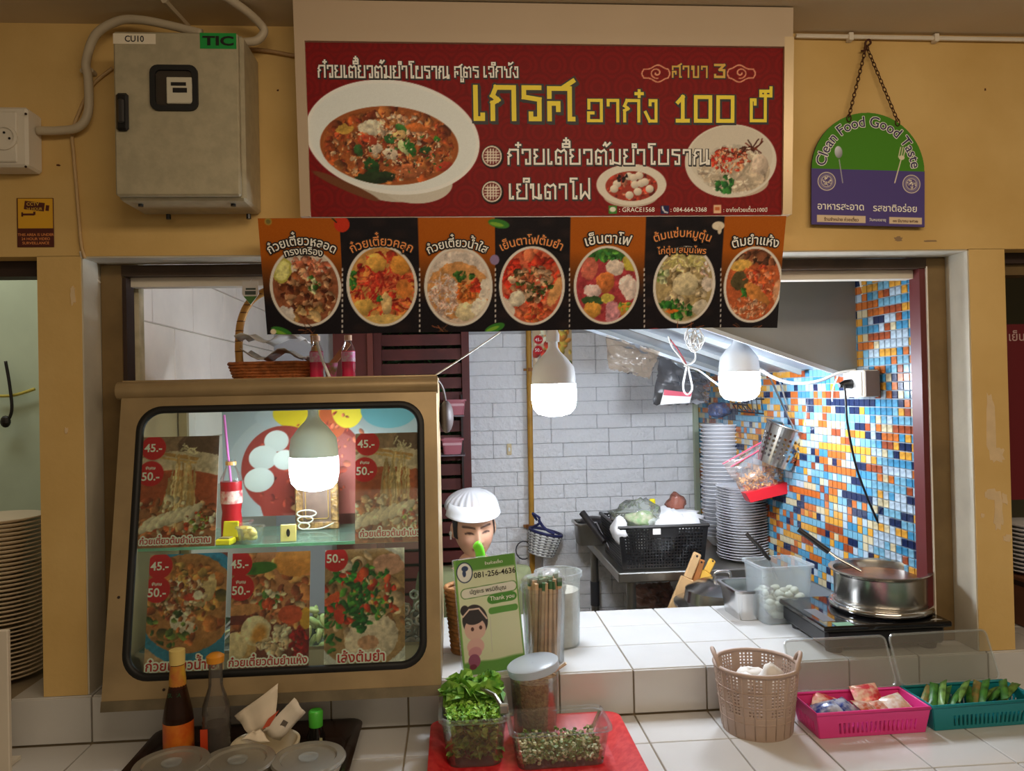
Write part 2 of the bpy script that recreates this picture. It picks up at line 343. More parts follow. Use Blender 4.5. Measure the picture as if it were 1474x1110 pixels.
    def build(s, name, m, parent=None, warp=None, h=0.0):
        a = np.clip(s.a, 0, 255)/255.0; a = np.where(a <= .04045, a/12.92, ((a+.055)/1.055)**2.4)
        me = bpy.data.meshes.new(name); n = s.w*s.h; co = np.zeros((n, 3), np.float32)
        co[:, 0] = (s.u0+s.X*s.res).ravel(); co[:, 1] = (s.v0+s.Y*s.resy).ravel(); co[:, 2] = h
        if warp: co[:, 2] += warp(co[:, 0], co[:, 1])
        i = (np.arange(s.h-1)[:, None]*s.w+np.arange(s.w-1)[None, :]).ravel(); q = np.stack([i, i+1, i+s.w+1, i+s.w], 1).astype(np.int32); nq = len(q)
        me.vertices.add(n); me.vertices.foreach_set('co', co.ravel()); me.loops.add(nq*4); me.loops.foreach_set('vertex_index', q.ravel()); me.polygons.add(nq)
        me.polygons.foreach_set('loop_start', np.arange(0, nq*4, 4, dtype=np.int32)); me.polygons.foreach_set('loop_total', np.full(nq, 4, np.int32))
        me.update(calc_edges=True); ca = me.color_attributes.new('Col', 'FLOAT_COLOR', 'POINT'); rgba = np.ones((n, 4), np.float32); rgba[:, :3] = a.reshape(-1, 3); ca.data.foreach_set('color', rgba.ravel())
        me.materials.append(m); me.polygons.foreach_set('use_smooth', [True]*nq); return link(name, me, parent)
# ================================================================== palette of materials
PLASTER = mat('plaster', (222, 188, 122), .85, var=.16, vs=3, bump=.15, bs=30, col2=(208, 172, 104))
CREAM = mat('jamb_paint', (206, 198, 178), .7, var=.2, vs=5, bump=.1)
CEILM = mat('ceiling_board', (216, 200, 170), .9, var=.08, vs=2)
TILE = mat('white_tile', (208, 207, 205), .22, var=.05, vs=4, coat=.2)
GROUT = mat('grout', (150, 136, 112), .9)
STEEL = mat('stainless', (176, 172, 164), .34, 1.0, var=.14, vs=9, bump=.03, bs=60)
STEELB = mat('stainless_bright', (205, 205, 204), .22, 1.0, var=.08, vs=12)
ALU = mat('bronze_aluminium', (132, 108, 70), .55, .35, var=.25, vs=8)
DARK = mat('dark_brown', (52, 34, 26), .6, var=.2)
WOOD = mat('maroon_wood', (104, 42, 36), .55, var=.3, vs=9)
BLACK = mat('black_plastic', (20, 20, 22), .35)
RUBBER = mat('black_rubber', (16, 16, 16), .55)
WHITE = mat('white_plastic', (238, 238, 236), .4)
OFFW = mat('offwhite', (228, 220, 204), .55, var=.06)
CHROME = mat('chrome', (225, 225, 225), .08, 1.0)
GLASS = clear('pane_glass', (244, 250, 246), .015, (220, 235, 228), .03, .55)
CLEARP = clear('clear_plastic', (250, 252, 252), .045, (226, 232, 232), .12, .6)
MILKY = clear('milky_plastic', (246, 249, 249), .20, (228, 234, 236), .2, .5)
# ================================================================== setting
ZU, ZL = 0.92, 0.803
XL, XR = -0.926, 1.408
def sbx(name, m, *boxes):
    b = MB()
    for q in boxes: b.bx(*q)
    return struct(b.build(name, m))
sbx('floor', mat('floor_tile', (150, 138, 120), .5, var=.1), (-4, 4, -6, 3.5, -.06, 0))
sbx('ceiling', CEILM, (-4, 4, -6, 3.5, 2.60, 2.66))
sbx('wall_front', PLASTER, (-3, 3, 0, .13, 2.015, 2.60), (-1.031, XL, 0, .13, .921, 2.016), (XR, 1.510, 0, .13, .921, 2.016), (-3, -2.2, 0, .13, .921, 2.016), (2.6, 3, 0, .13, .921, 2.016))
WF = bpy.data.objects['wall_front']; SCAR = mat('paint_scar', (226, 200, 158), .85, var=.1, vs=30)
def scar(px, py, w, h, seed, m=SCAR):
    rn = random.Random(seed); q = at(px, py, 0); k = .0018; P = []
    for i in range(18): a_ = 2*math.pi*i/18; f = rn.uniform(.62, 1.1); P.append((q.x+w*k/2*f*math.copysign(abs(math.cos(a_))**.6, math.cos(a_)), q.z+h*k/2*f*math.copysign(abs(math.sin(a_))**.6, math.sin(a_))))
    MB().prism([(x, z) for x, z in P][::-1], 0, .0005+.0002*(seed % 10), Matrix(((1, 0, 0), (0, 0, -1), (0, 1, 0)))).build('paint_scar', m, WF)
for i, q in enumerate(((1426, 612, 15, 110), (1436, 655, 22, 26), (1428, 712, 26, 18), (1437, 735, 16, 64), (1446, 718, 10, 20), (1450, 775, 14, 12), (1414, 742, 6, 8), (105, 425, 8, 30), (96, 620, 5, 10))): scar(*q, i)
scar(1293, 344, 14, 8, 40, mat('grey_stain', (150, 124, 92), .85)); scar(1340, 347, 24, 3, 41, mat('grey_stain', (150, 124, 92))); scar(84, 238, 7, 3, 42, mat('dark_chip', (90, 50, 24), .85)); scar(1418, 129, 3, 4, 43, mat('dark_chip', (90, 50, 24), .85)); scar(400, 130, 3, 3, 44, mat('dark_chip', (90, 50, 24), .85))
sbx('trim_1', CREAM, (XL, XL+.004, .002, .10, .921, 2.012))
sbx('trim_2', CREAM, (XR-.004, XR, .002, .10, .921, 2.012))
sbx('trim_3', CREAM, (XL+.004, XR-.004, .002, .10, 2.011, 2.015))
# window frame of the serving opening
wf = bpy.data.objects.new('window_1', None); COL.objects.link(wf); struct(wf)
MB().bx(XL+.006, XL+.058, .095, .145, .922, 2.008).build('frame_post', ALU, wf)
MB().bx(XL+.058, XL+.068, .10, .15, .922, 1.975).build('frame_bead', DARK, wf)
MB().bx(XR-.062, XR-.006, .095, .145, .922, 2.008).build('frame_post', ALU, wf)
MB().bx(XR-.080, XR-.063, .10, .15, .922, 1.985).build('frame_bead', mat('red_brown_strip', (92, 28, 26), .5), wf)
MB().bx(XR-.063, XR-.060, .093, .15, .922, 1.985).build('frame_bead', OFFW, wf)
MB().bx(XL+.058, XR-.062, .095, .145, 1.980, 2.008).build('frame_head', mat('dark_head', (74, 56, 40), .6, var=.3, vs=12), wf)
MB().bx(XL+.068, XR-.080, .13, .17, 1.955, 1.980).build('head_track', OFFW, wf)
# thin cable clipped where wall meets ceiling
c_ = MB().tube(bez([(.93, -.012, 2.588), (1.2, -.012, 2.587), (1.6, -.012, 2.586), (2.2, -.012, 2.586)]), .006, 6)
cc = thing('ceiling_cable', 'cream cable clipped along the top of the wall by the ceiling', 'cable')
c_.build('cable', OFFW, cc)
for x in (1.08, 1.32): MB().box((x, -.012, 2.586), (.012, .018, .02)).build('clip', OFFW, cc)
# counters, tile by tile
TX = [round(.451+.195*k, 4) for k in range(-8, 9)]
def tiles(root, rects, kind, fixed):
    cache = {}
    for (a0, a1, b0, b1) in rects:
        w, d = a1-a0-.004, b1-b0-.004; key = (round(w, 3), round(d, 3))
        if key not in cache:
            b = MB().bev((0, 0, 0), (w, d, .008) if kind == 'top' else (w, .008, d), .0012); me = bpy.data.meshes.new('tile'); me.from_pydata(b.v, [], b.f); me.materials.append(TILE); cache[key] = me
        p = ((a0+a1)/2, (b0+b1)/2, fixed) if kind == 'top' else ((a0+a1)/2, fixed, (b0+b1)/2)
        link('tile', cache[key], root, Matrix.Translation(p))
up = thing('serving_counter', 'white tiled raised counter running under the stall opening', 'counter')
MB().bx(-2.6, 2.6, 0, .54, 0, ZU-.005).build('base', GROUT, up)
YU = [-.004, .187, .365, .54]
tiles(up, [(a, b, c, d) for a, b in zip(TX, TX[1:]) for c, d in zip(YU, YU[1:])], 'top', ZU-.004)
tiles(up, [(a, b, ZL+.001, ZU-.001) for a, b in zip(TX, TX[1:])], 'front', -.004)
lo = thing('tiled_ledge', 'lower white tiled ledge in front of the raised counter', 'counter')
MB().bx(-2.6, 2.6, -.56, 0, 0, ZL-.005).build('base', GROUT, lo)
YL = [-.56, -.365, -.172, -.009]
tiles(lo, [(a, b, c, d) for a, b in zip(TX, TX[1:]) for c, d in zip(YL, YL[1:])], 'top', ZL-.004)
# left inner wall with painted blocks
CW = mat('cream_block', (248, 236, 222), .8, var=.07, vs=7, bump=.25, bs=25)
wl = sbx('wall_left', mat('mortar', (196, 186, 166), .9), (-1.02, -.905, .16, .545, .921, 2.6), (-1.02, -.905, .545, 1.95, 0, 2.6))
sbx('trim_4', mat('stained_plaster', (216, 206, 178), .85, var=.2, vs=14, col2=(176, 166, 132)), (-.926, -.852, .165, .20, ZU, 2.6))
me = None
for j in range(5):
    for i in range(6):
        y0 = .2+i*.36-(j % 2)*.18; y1 = y0+.36; y0 = max(y0, .2); y1 = min(y1, 1.94)
        if y1-y0 > .03: MB().bev((-.902, (y0+y1)/2, 1.42+j*.185), (.010, y1-y0-.004, .181), .002).build('block', CW, wl)
# back wall with embossed foam bricks
BM = mat('white_brick', (244, 244, 246), .75, bump=1.0, bs=26)
[n for n in BM.node_tree.nodes if n.bl_idname == 'ShaderNodeBump'][0].inputs['Distance'].default_value = .02
wb = sbx('wall_back', mat('brick_joint', (196, 196, 200), .9), (.07, 1.6, 1.955, 2.05, 0, 2.6), (-1.1, -.60, 1.955, 2.05, 0, 2.6), (-.60, .07, 1.955, 2.05, 2.05, 2.6))
rnd = random.Random(4); cache = {}
for j in range(21):
    z = .46+j*.0712; x = .072
    while x < 1.27:
        w = rnd.choice((.12, .18, .24, .30))
        if x+w > 1.27: w = round(1.275-x, 3)
        if w < .03: break
        if w not in cache:
            b = MB(); K = 7; g = []
            b.bev((0, 0, 0), (w-.0022, .013, .0690), .003); m_ = bpy.data.meshes.new('brick'); m_.from_pydata(b.v, [], b.f); m_.materials.append(BM); cache[w] = m_
        link('brick', cache[w], wb, Matrix.Translation((x+w/2, 1.949-rnd.random()*.002, z+.0356))); x += w
# mosaic right wall (its own local frame: s runs into the stall)
A0, A1 = Vector((1.345, .15, 0)), Vector((1.262, 1.95, 0)); dirv = (A1-A0).normalized(); nrm = Vector((-dirv.y, dirv.x, 0))
if nrm.x > 0: nrm = -nrm
Q0 = A0+dirv*.40; E_ = Vector((.12, 0, 0)); up_ = lambda P, z: [p+Vector((0, 0, z)) for p in P]; wrq = [A0, Q0, Q0+E_, A0+E_]; wrq2 = [Q0, A1, A1+E_, Q0+E_]
wr = struct(MB().loft([up_(wrq, .921), up_(wrq, 2.6)]).loft([up_(wrq2, 0), up_(wrq2, 2.6)]).build('wall_right', mat('mosaic_grout', (132, 140, 146), .8)))
PALM = [((190, 102, 40), 5), ((208, 150, 56), 6), ((112, 166, 190), 6), ((66, 138, 176), 5), ((172, 190, 204), 5), ((26, 40, 76), 5), ((150, 70, 38), 3), ((200, 186, 150), 3)]
pool = [i for i, (c, n) in enumerate(PALM) for _ in range(n)]
PM = [mat('mosaic_%d' % i, c, .18, var=.35, vs=60, coat=.4) for i, (c, n) in enumerate(PALM)]
PS, PZ = .0295, .0262; tl = []
rnd = random.Random(11)
run = None
for j in range(42):
    for i in range(61):
        if run is None or rnd.random() < .66: run = rnd.choice(pool)
        s_, z_ = (i+.5)*PS, .925+(j+.5)*PZ; p = A0+dirv*s_+Vector((0, 0, z_))
        vis = p.y < .44 or z_ < 1.70
        tl.append((p.y if vis and z_ < 1.99 and not (p.y < .55 and z_ < 1.02) else 9+p.y, p, run))
tl.sort(key=lambda q: q[0])
rotm = Matrix((( dirv.x, -dirv.y, 0), (dirv.y, dirv.x, 0), (0, 0, 1))).to_4x4()
tms = []
for k in range(len(PALM)):
    b = MB().bev((0, 0, 0), (PS-.0035, .005, PZ-.0035), .001); m_ = bpy.data.meshes.new('mosaic_tile'); m_.from_pydata(b.v, [], b.f); m_.materials.append(PM[k]); tms.append(m_)
for _, p, k in tl[:300]: link('mosaic_tile', tms[k], wr, Matrix.Translation(p+nrm*.0015) @ rotm)
rest = MB(); cols = []
for _, p, k in tl[300:]:
    a, c = dirv*(PS/2-.0017), Vector((0, 0, PZ/2-.0017)); o = p+nrm*.004; q = p
    rest.add([o-a-c, o+a-c, o+a+c, o-a+c, q-a-c, q+a-c, q+a+c, q-a+c], [(0,3,2,1),(0,1,5,4),(1,2,6,5),(2,3,7,6),(3,0,4,7)]); cols += [lin(PALM[k][0])]*8
ro = stuff(rest.build('mosaic_field', attr_mat('mosaic_attr', .2, coat=.4), wr)); ca = ro.data.color_attributes.new('Col', 'FLOAT_COLOR', 'POINT'); ca.data.foreach_set('color', np.array(cols, np.float32).ravel())
# pale corner post and strip where brick meets mosaic
sbx('trim_5', mat('pale_green_trim', (186, 196, 170), .6), (1.236, 1.258, 1.91, 1.945, .5, 1.85))
# maroon slatted screen at the back with a garden behind
sc = thing('slatted_screen', 'dark maroon wooden slat screen between the cream wall and white bricks', 'screen')
MB().bx(.040, .078, 1.90, 1.97, .4, 2.05).build('post', WOOD, sc)
MB().bx(-.40, -.362, 1.90, 1.97, .4, 2.05).build('post', WOOD, sc)
b = MB().bx(-.362, .040, 1.93, 1.95, 0, .056); m_ = bpy.data.meshes.new('slat'); m_.from_pydata(b.v, [], b.f); m_.materials.append(WOOD)
for k in range(22): link('slat', m_, sc, Matrix.Translation((0, 0, .43+k*.0735)))
wp = thing('wood_partition', 'plain maroon wooden panel behind the pink drink bottles', 'partition')
MB().bx(-.60, -.402, 1.90, 1.95, .4, 2.05).build('board', mat('maroon_panel', (112, 48, 40), .5, var=.15), wp); MB().bx(-.43, -.402, 1.885, 1.90, .4, 2.05).build('edge_strip', mat('maroon_edge', (132, 66, 54), .5), wp)
sbx('wall_outer', mat('outdoor_dark', (46, 52, 44), .9), (-1.2, .6, 3.0, 3.1, 0, 2.6))
hb = MB(); rnd = random.Random(3)
for k in range(900):
    c = Vector((rnd.uniform(-.6, .2), rnd.uniform(2.12, 2.5), rnd.uniform(.9, 2.0))); q = Matrix.Rotation(rnd.uniform(0, 6.3), 3, Vector((rnd.uniform(-1, 1), rnd.uniform(-1, 1), rnd.uniform(-1, 1))).normalized()); l, w = rnd.uniform(.03, .07), rnd.uniform(.008, .02)
    hb.quad(*[c+q @ Vector(p) for p in ((-l, 0, 0), (0, -w, .005), (l, 0, 0), (0, w, .005))])
hd = thing('hedge', 'green leaves seen through the gaps of the maroon slats', 'hedge', (0, 2.3, 0)); stuff(hb.build('foliage', mat('leaf_green', (70, 130, 74), .6, var=.4), hd, M=(0, -2.3, 0)))
MB().tube([(-.2, 0, 0), (-.18, 0, .6), (-.22, 0, 1.5)], .02).build('stem', WOOD, hd)
# neighbouring stalls glimpsed at both sides
sbx('wall_neighbour_left', mat('mint_paint', (196, 216, 196), .7, var=.08), (-2.6, -1.03, .95, 1.0, 0, 2.6))
sbx('trim_6', DARK, (-2.2, -1.031, .06, .12, 1.975, 2.016), (-1.058, -1.034, .3, .36, .92, 1.99))
sbx('wall_neighbour_right', mat('grey_green_paint', (120, 116, 92), .7), (1.50, 3.2, 1.2, 1.25, 0, 2.6))
sbx('trim_7', DARK, (1.511, 2.5, .06, .12, 1.985, 2.016)); sbx('trim_8', ALU, (1.511, 2.5, .08, .14, 1.955, 1.985))
# ================================================================== wall-mounted things above the opening
PR = attr_mat('print_gloss', .55, spec=.2); PRM = attr_mat('print_matt', .6, spec=.2)
INKW = mat('ink_white', (250, 248, 240), .5); INKK = mat('ink_black', (16, 12, 12), .5); INKY = mat('ink_yellow', (250, 226, 40), .5); INKR = mat('ink_red', (200, 26, 34), .5)
INKO = mat('ink_orange', (238, 150, 84), .5); INKG = mat('ink_gold', (222, 176, 66), .5); INKB = mat('ink_brown', (84, 30, 16), .6); INKP = mat('ink_navy', (52, 44, 92), .5)
# ---- electrical cabinet
eb = thing('electrical_cabinet', 'grey metal electrical cabinet with small meter window mounted on yellow wall', 'electrical box')
EG = mat('cabinet_grey', (184, 174, 146), .45, .2, var=.14, vs=40, bump=.05, bs=90)
MB().bev((-.626, -.072, 2.314), (.29, .144, .392), .006).build('body', EG, eb)
door = MB().bev((-.630, -.154, 2.316), (.282, .018, .382), .004).build('door', EG, eb)
w_c = at(251, 127, -.165)
fr = MB(); o_ = [Vector((p[0]+w_c.x, -.170, p[1]+w_c.z)) for p in rrect(.108, .106, .018)]; i_ = [Vector((p[0]+w_c.x, -.170, p[1]+w_c.z)) for p in rrect(.084, .082, .012)]
fr.loft([[p+Vector((0, .007, 0)) for p in o_], o_, i_, [p+Vector((0, .007, 0)) for p in i_]], False, False).build('window_frame', RUBBER, door)
MB().bx(w_c.x-.044, w_c.x+.044, -.1645, -.1635, w_c.z-.043, w_c.z+.043).build('window_glass', mat('meter_dark', (58, 52, 46), .15), door)
MB().bev((w_c.x+.012, -.167, w_c.z-.006), (.058, .005, .062), .002).build('meter', mat('meter_white', (206, 200, 180), .4), door)
MB().bx(w_c.x-.006, w_c.x+.028, -.1705, -.1695, w_c.z+.004, w_c.z+.012).bx(w_c.x-.002, w_c.x+.030, -.1705, -.1695, w_c.z-.012, w_c.z-.001).build('meter_digits', INKK, door)
l_c = at(177, 162, -.165); MB().bev((l_c.x, -.168, l_c.z), (.028, .012, .088), .010).build('latch', BLACK, door); MB().bev((l_c.x, -.176, l_c.z), (.014, .008, .056), .004).build('latch_lever', mat('dark_grey', (48, 46, 46), .4), door)
PD = Plane((0, -.1632, 0), (1, 0, 0), (0, 0, 1))
def sticker(name, x0, y0, x1, y1, m, txt, tm, off, parent, pl, fx=.8, fy=.62):
    a = pl.uv(x0, y1); b = pl.uv(x1, y0); s = MB().bx(a[0], b[0], a[1], b[1], 0, .0006).build(name, m, parent, M=pl.mat())
    fit_text('lettering', txt, tm, s, Matrix.Translation(((a[0]+b[0])/2, (a[1]+b[1])/2, .001)), w=(b[0]-a[0])*fx, h=(b[1]-a[1])*fy, off=off); return s
sticker('name_label', 163, 49, 224, 63, mat('label_cream', (232, 222, 200), .5), 'CU10', mat('label_ink', (40, 36, 40), .5), .02, eb, PD, .45)
sticker('green_tape', 288, 48, 340, 70, mat('tape_green', (22, 150, 64), .4), 'TIC', INKK, .035, eb, PD, .86)
for x, z in ((-.735, 2.112), (-.52, 2.112), (-.70, 2.10), (-.505, 2.10)):
    MB().lathe([(.006, 0), (.006, .012)], 8, M=None).build('screw', BLACK, eb, M=(x, -.11 if z > 2.11 else -.03, z))
# ---- wall socket at far left
so = thing('socket_box', 'white surface socket box at the left edge of the yellow wall', 'socket')
p0 = at(40, 160, -.07); MB().bev((-1.085, -.035, 2.292), (.145, .07, .145), .006).build('box', OFFW, so)
MB().bev((-1.092, -.073, 2.290), (.115, .006, .122), .003).build('face_plate', OFFW, so)
c0 = at(6, 198, -.078); rx = Matrix.Rotation(R(90), 3, 'X')
MB().lathe([(.030, 0), (.030, .005), (.024, .006), (.022, .001)], 24, M=rx).build('outlet', OFFW, so, smooth=True, M=(c0.x, -.076, c0.z))
for dx, dz in ((0, .012), (.012, -.002)): MB().lathe([(.003, 0), (.003, .001)], 8, M=rx).build('pin_hole', BLACK, so, M=(c0.x+dx, -.078, c0.z+dz))
for px, py in ((37, 164), (37, 240)):
    q = at(px, py, -.077); MB().lathe([(.003, 0), (.003, .0015)], 8, M=rx).build('screw', DARK, so, M=(q.x, -.076, q.z))
# ---- conduits and cables
COND = mat('conduit', (196, 182, 156), .5, var=.08)
def run(name, label, pts, r, m, cat='pipe', n=10):
    t = thing(name, label, cat, (0, 0, 0)); MB().tube(bez([at(*p) for p in pts], 8), r, n).build('run', m, t, smooth='all'); return t
t = run('conduit_pipe', 'pale bent conduit pipe from the white socket box to the electrical cabinet', [(54, 188, -.03), (85, 188, -.03), (113, 183, -.03), (127, 161, -.03), (127, 113, -.03), (124, 89, -.035), (138, 50, -.05), (171, 30, -.06), (205, 29, -.07), (250, 38, -.075), (290, 48, -.08)], .0105, COND)
q = at(123, 100, -.03); MB().bev((q.x, -.014, q.z), (.032, .028, .012), .003).build('clip', COND, t)
t = run('conduit_pipe', 'pale conduit pipe bending down from the ceiling onto the cabinet top right', [(322, -6, -.16), (352, 14, -.12), (374, 34, -.08), (380, 46, -.07), (370, 58, -.07), (352, 61, -.07)], .0105, COND)
ct = thing('ceiling_strip', 'thin pale cable strip fixed under the ceiling above the cabinet', 'cable'); a = onz(236, 0, 2.598); b_ = onz(270, 37, 2.598)
MB().tube([a, b_], .008, 6).build('run', COND, ct)
run('thin_cable', 'thin cable stapled from the cabinet to the large sign', [(352, 70, -.012), (390, 74, -.01), (440, 84, -.008)], .005, mat('cable_beige', (176, 140, 96), .6), 'cable', 6)
run('thin_cable', 'thin painted cable running down the wall beside the stickers into the opening', [(162, 98, -.008), (133, 123, -.007), (113, 164, -.007), (104, 192, -.007), (106, 222, -.007), (110, 270, -.007), (114, 320, -.007), (117, 352, -.006), (122, 372, -.004)], .0042, mat('cable_paint', (196, 164, 116), .6), 'cable', 6)
run('loose_wire', 'white wire drooping over the left jamb of the opening', [(116, 362, -.006), (120, 382, .02), (130, 395, .06), (144, 407, .092)], .0032, OFFW, 'cable', 6)
# ---- CCTV sticker
PW = Plane((0, -.002, 0), (1, 0, 0), (0, 0, 1))
cs = thing('warning_sticker', 'small yellow and brown surveillance warning sticker on the wall', 'sticker', M=PW.mat())
a = PW.uv(25, 356); b_ = PW.uv(77, 285); MB().bev(((a[0]+b_[0])/2, (a[1]+b_[1])/2, 0), (b_[0]-a[0], b_[1]-a[1], .002), .0008).build('backing', INKB, cs)
c1 = PW.uv(76, 286); c2 = PW.uv(26, 329); MB().bx(c2[0]+.001, c1[0], c2[1], c1[1], .001, .0015).build('yellow_field', mat('ink_amber', (226, 170, 40), .5), cs)
mb = MB(); q = PW.uv(50, 297); rz = Matrix.Rotation(R(-7), 3, 'Z'); mb.box((q[0], q[1], .0018), (.048, .021, .0004), rz).box((q[0]+.031, q[1]-.005, .0018), (.008, .014, .0004), rz)
q = PW.uv(41, 309); mb.box((q[0], q[1], .0018), (.030, .005, .0004)).box((q[0]-.014, q[1], .0018), (.004, .011, .0004)).box((q[0]+.015, q[1]+.003, .0018), (.005, .008, .0004)); mb.build('camera_symbol', INKB, cs)
q = PW.uv(48, 294); fit_text('lettering', 'CCTV', INKG, cs, Matrix.Translation((q[0], q[1], .0024)), w=.030, off=.02); q = PW.uv(50, 301); fit_text('lettering', '24 HOUR', INKG, cs, Matrix.Translation((q[0], q[1], .0024)), w=.038, off=.01)
for s_, py, w_ in (('THIS AREA IS UNDER', 338, .086), ('24 HOUR VIDEO', 344, .068), ('SURVEILLANCE', 350, .064)):
    q = PW.uv(52, py); fit_text('lettering', s_, INKO, cs, Matrix.Translation((q[0], q[1], .0014)), w=w_, off=.01)
# ---- large sign box
sg = thing('sign_box', 'large red menu sign board in a cream box above the opening', 'sign')
BOXM = mat('sign_box_paint', (194, 172, 144), .45, var=.05, vs=3)
def slab(x0, x1, z0, z1, d0, d1):
    """leaning slab: d0 in front of the leaning sign plane, d1 behind"""
    k = -.042/.51; f = lambda z: -.10+k*(z-2.085); return MB().loft([[Vector((x, f(z0)-d0, z0)) , Vector((x, f(z1)-d0, z1)), Vector((x, f(z1)+d1, z1)), Vector((x, f(z0)+d1, z0))] for x in (x0, x1)])
slab(-.362, .862, 2.087, 2.522, 0, .085).build('box', BOXM, sg); slab(-.364, .864, 2.5245, 2.597, .002, .10).build('top_cover', BOXM, sg)
slab(-.362, -.338, 2.087, 2.522, .012, 0).build('frame_strip', BOXM, sg); slab(.838, .862, 2.087, 2.522, .012, 0).build('frame_strip', mat('brushed_strip', (200, 178, 140), .35, .4), sg); slab(-.338, .838, 2.498, 2.522, .012, 0).build('frame_strip', BOXM, sg)
PS_ = Plane((0, -.102, 2.085), (1, 0, 0), (0, -.042, .51))
sg_p = Print(PS_, -.338, .838, .003, .416, .0018, (134, 12, 14), 5)
RED = np.array((136, 12, 14.)); LX = 40
for row in range(0, 9):
    for i in range(-1, 19):
        x = 440+i*42+(row % 2)*21; y = 62+row*32
        for rr, f_ in ((22, .88), (18.5, 1.03), (14, .88), (11, 1.03), (7, .9)): sg_p.E(x, y, rr, rr, RED*f_, alpha=.75)
# main bowl
E = sg_p.E
E(575, 262, 66, 28, (206, 200, 186), -.02); E(600, 265, 50, 27, (216, 212, 200)); E(498, 268, 50, 6, (120, 70, 40), -.42)
E(566, 198, 121, 78, (250, 254, 252), -.12); E(566, 198, 116, 73, (242, 250, 250), -.12)
clip = sg_p.mask(561, 210, 96, 54, -.04); E(561, 210, 96, 54, (168, 92, 44), -.04); cl = clip
sg_p.scatter(120, 561, 210, 92, 52, (4, 12), [(176, 86, 40), (150, 66, 34), (196, 120, 62), (120, 60, 34)], clip=cl)
sg_p.scatter(260, 561, 212, 92, 50, (1.5, 4.5), [(206, 146, 96), (186, 84, 48), (224, 190, 150), (150, 60, 36), (110, 50, 30)], clip=cl)
sg_p.scatter(24, 600, 175, 60, 12, (3, 7), [(206, 140, 80), (190, 110, 60)], clip=cl)
E(534, 184, 18, 10, (230, 222, 196), -.1, clip=cl, shade=.15); E(497, 186, 12, 8, (200, 160, 72), .2, clip=cl)
sg_p.scatter(80, 578, 190, 34, 26, (2, 5), [(226, 186, 150), (206, 150, 110), (234, 206, 176)], clip=cl)
for x, y, rx, ry, c, ro in ((582, 212, 7, 12, (206, 220, 160), .5), (590, 212, 6, 14, (46, 120, 46), .5), (578, 186, 8, 6, (70, 130, 60), -.6), (562, 200, 8, 7, (52, 110, 56), 0), (628, 201, 5, 4.5, (60, 130, 40), 0), (535, 240, 11, 10, (38, 84, 36), 0), (516, 217, 6, 9, (56, 104, 54), 0), (612, 216, 8, 5, (44, 90, 44), .2), (540, 256, 30, 9, (40, 60, 32), .1), (562, 222, 12, 8, (226, 208, 184), 0), (540, 214, 9, 8, (230, 214, 190), 0), (576, 194, 8, 5, (214, 180, 120), 0), (600, 184, 16, 6, (216, 120, 56), -.1), (530, 203, 14, 8, (190, 74, 44), 0), (590, 246, 20, 10, (190, 110, 66), 0), (640, 240, 12, 6, (176, 62, 40), .3)): E(x, y, rx, ry, c, ro, clip=cl, shade=.3)
sg_p.scatter(160, 575, 222, 70, 34, (1, 2.6), [(236, 206, 170), (222, 140, 90), (90, 44, 28), (60, 110, 50)], clip=cl)
sg_p.rough(sg_p.mask(561, 210, 92, 50, -.04), 1.0, 6, .10)
# noodle bowl at right
E(1056, 262, 52, 22, (206, 190, 170)); E(1052, 232, 68, 52, (232, 226, 212), .05); E(1052, 226, 62, 44, (222, 214, 198), .05); cl = sg_p.mask(1056, 244, 54, 32)
E(1058, 246, 52, 30, (206, 190, 166)); sg_p.noodles(60, 1056, 244, 50, 28, 30, 3, [(226, 216, 196), (206, 190, 166), (190, 170, 150)], cl)
sg_p.scatter(120, 1050, 230, 28, 18, (1.5, 4), [(214, 66, 40), (226, 110, 70), (200, 44, 30), (236, 170, 130)], clip=cl); sg_p.scatter(16, 1043, 266, 14, 12, (3, 6), [(40, 110, 50), (60, 140, 60)]); E(1094, 236, 12, 15, (226, 206, 186), .4, shade=.3); sg_p.noodles(14, 1065, 215, 26, 5, 22, 2, [(130, 50, 30), (90, 40, 26)])
sg_p.rough(sg_p.mask(1056, 244, 50, 36), .8, 5, .07)
# small bowl
E(908, 282, 40, 16, (206, 196, 178)); E(909, 266, 51, 29, (236, 230, 216)); cl = sg_p.mask(909, 268, 38, 21); E(909, 268, 38, 21, (170, 60, 44)); sg_p.scatter(60, 909, 268, 36, 20, (2, 5), [(200, 70, 50), (226, 140, 110), (130, 40, 34)], clip=cl)
for x, y in ((905, 254), (912, 256), (920, 253), (914, 266), (923, 264), (935, 272), (928, 262), (918, 276), (906, 281), (888, 265), (884, 272)): E(x, y, 6, 5.5, (236, 224, 206), clip=cl, shade=.25)
sg_p.scatter(14, 896, 256, 9, 5, (1.5, 3), [(40, 24, 24)], clip=cl)
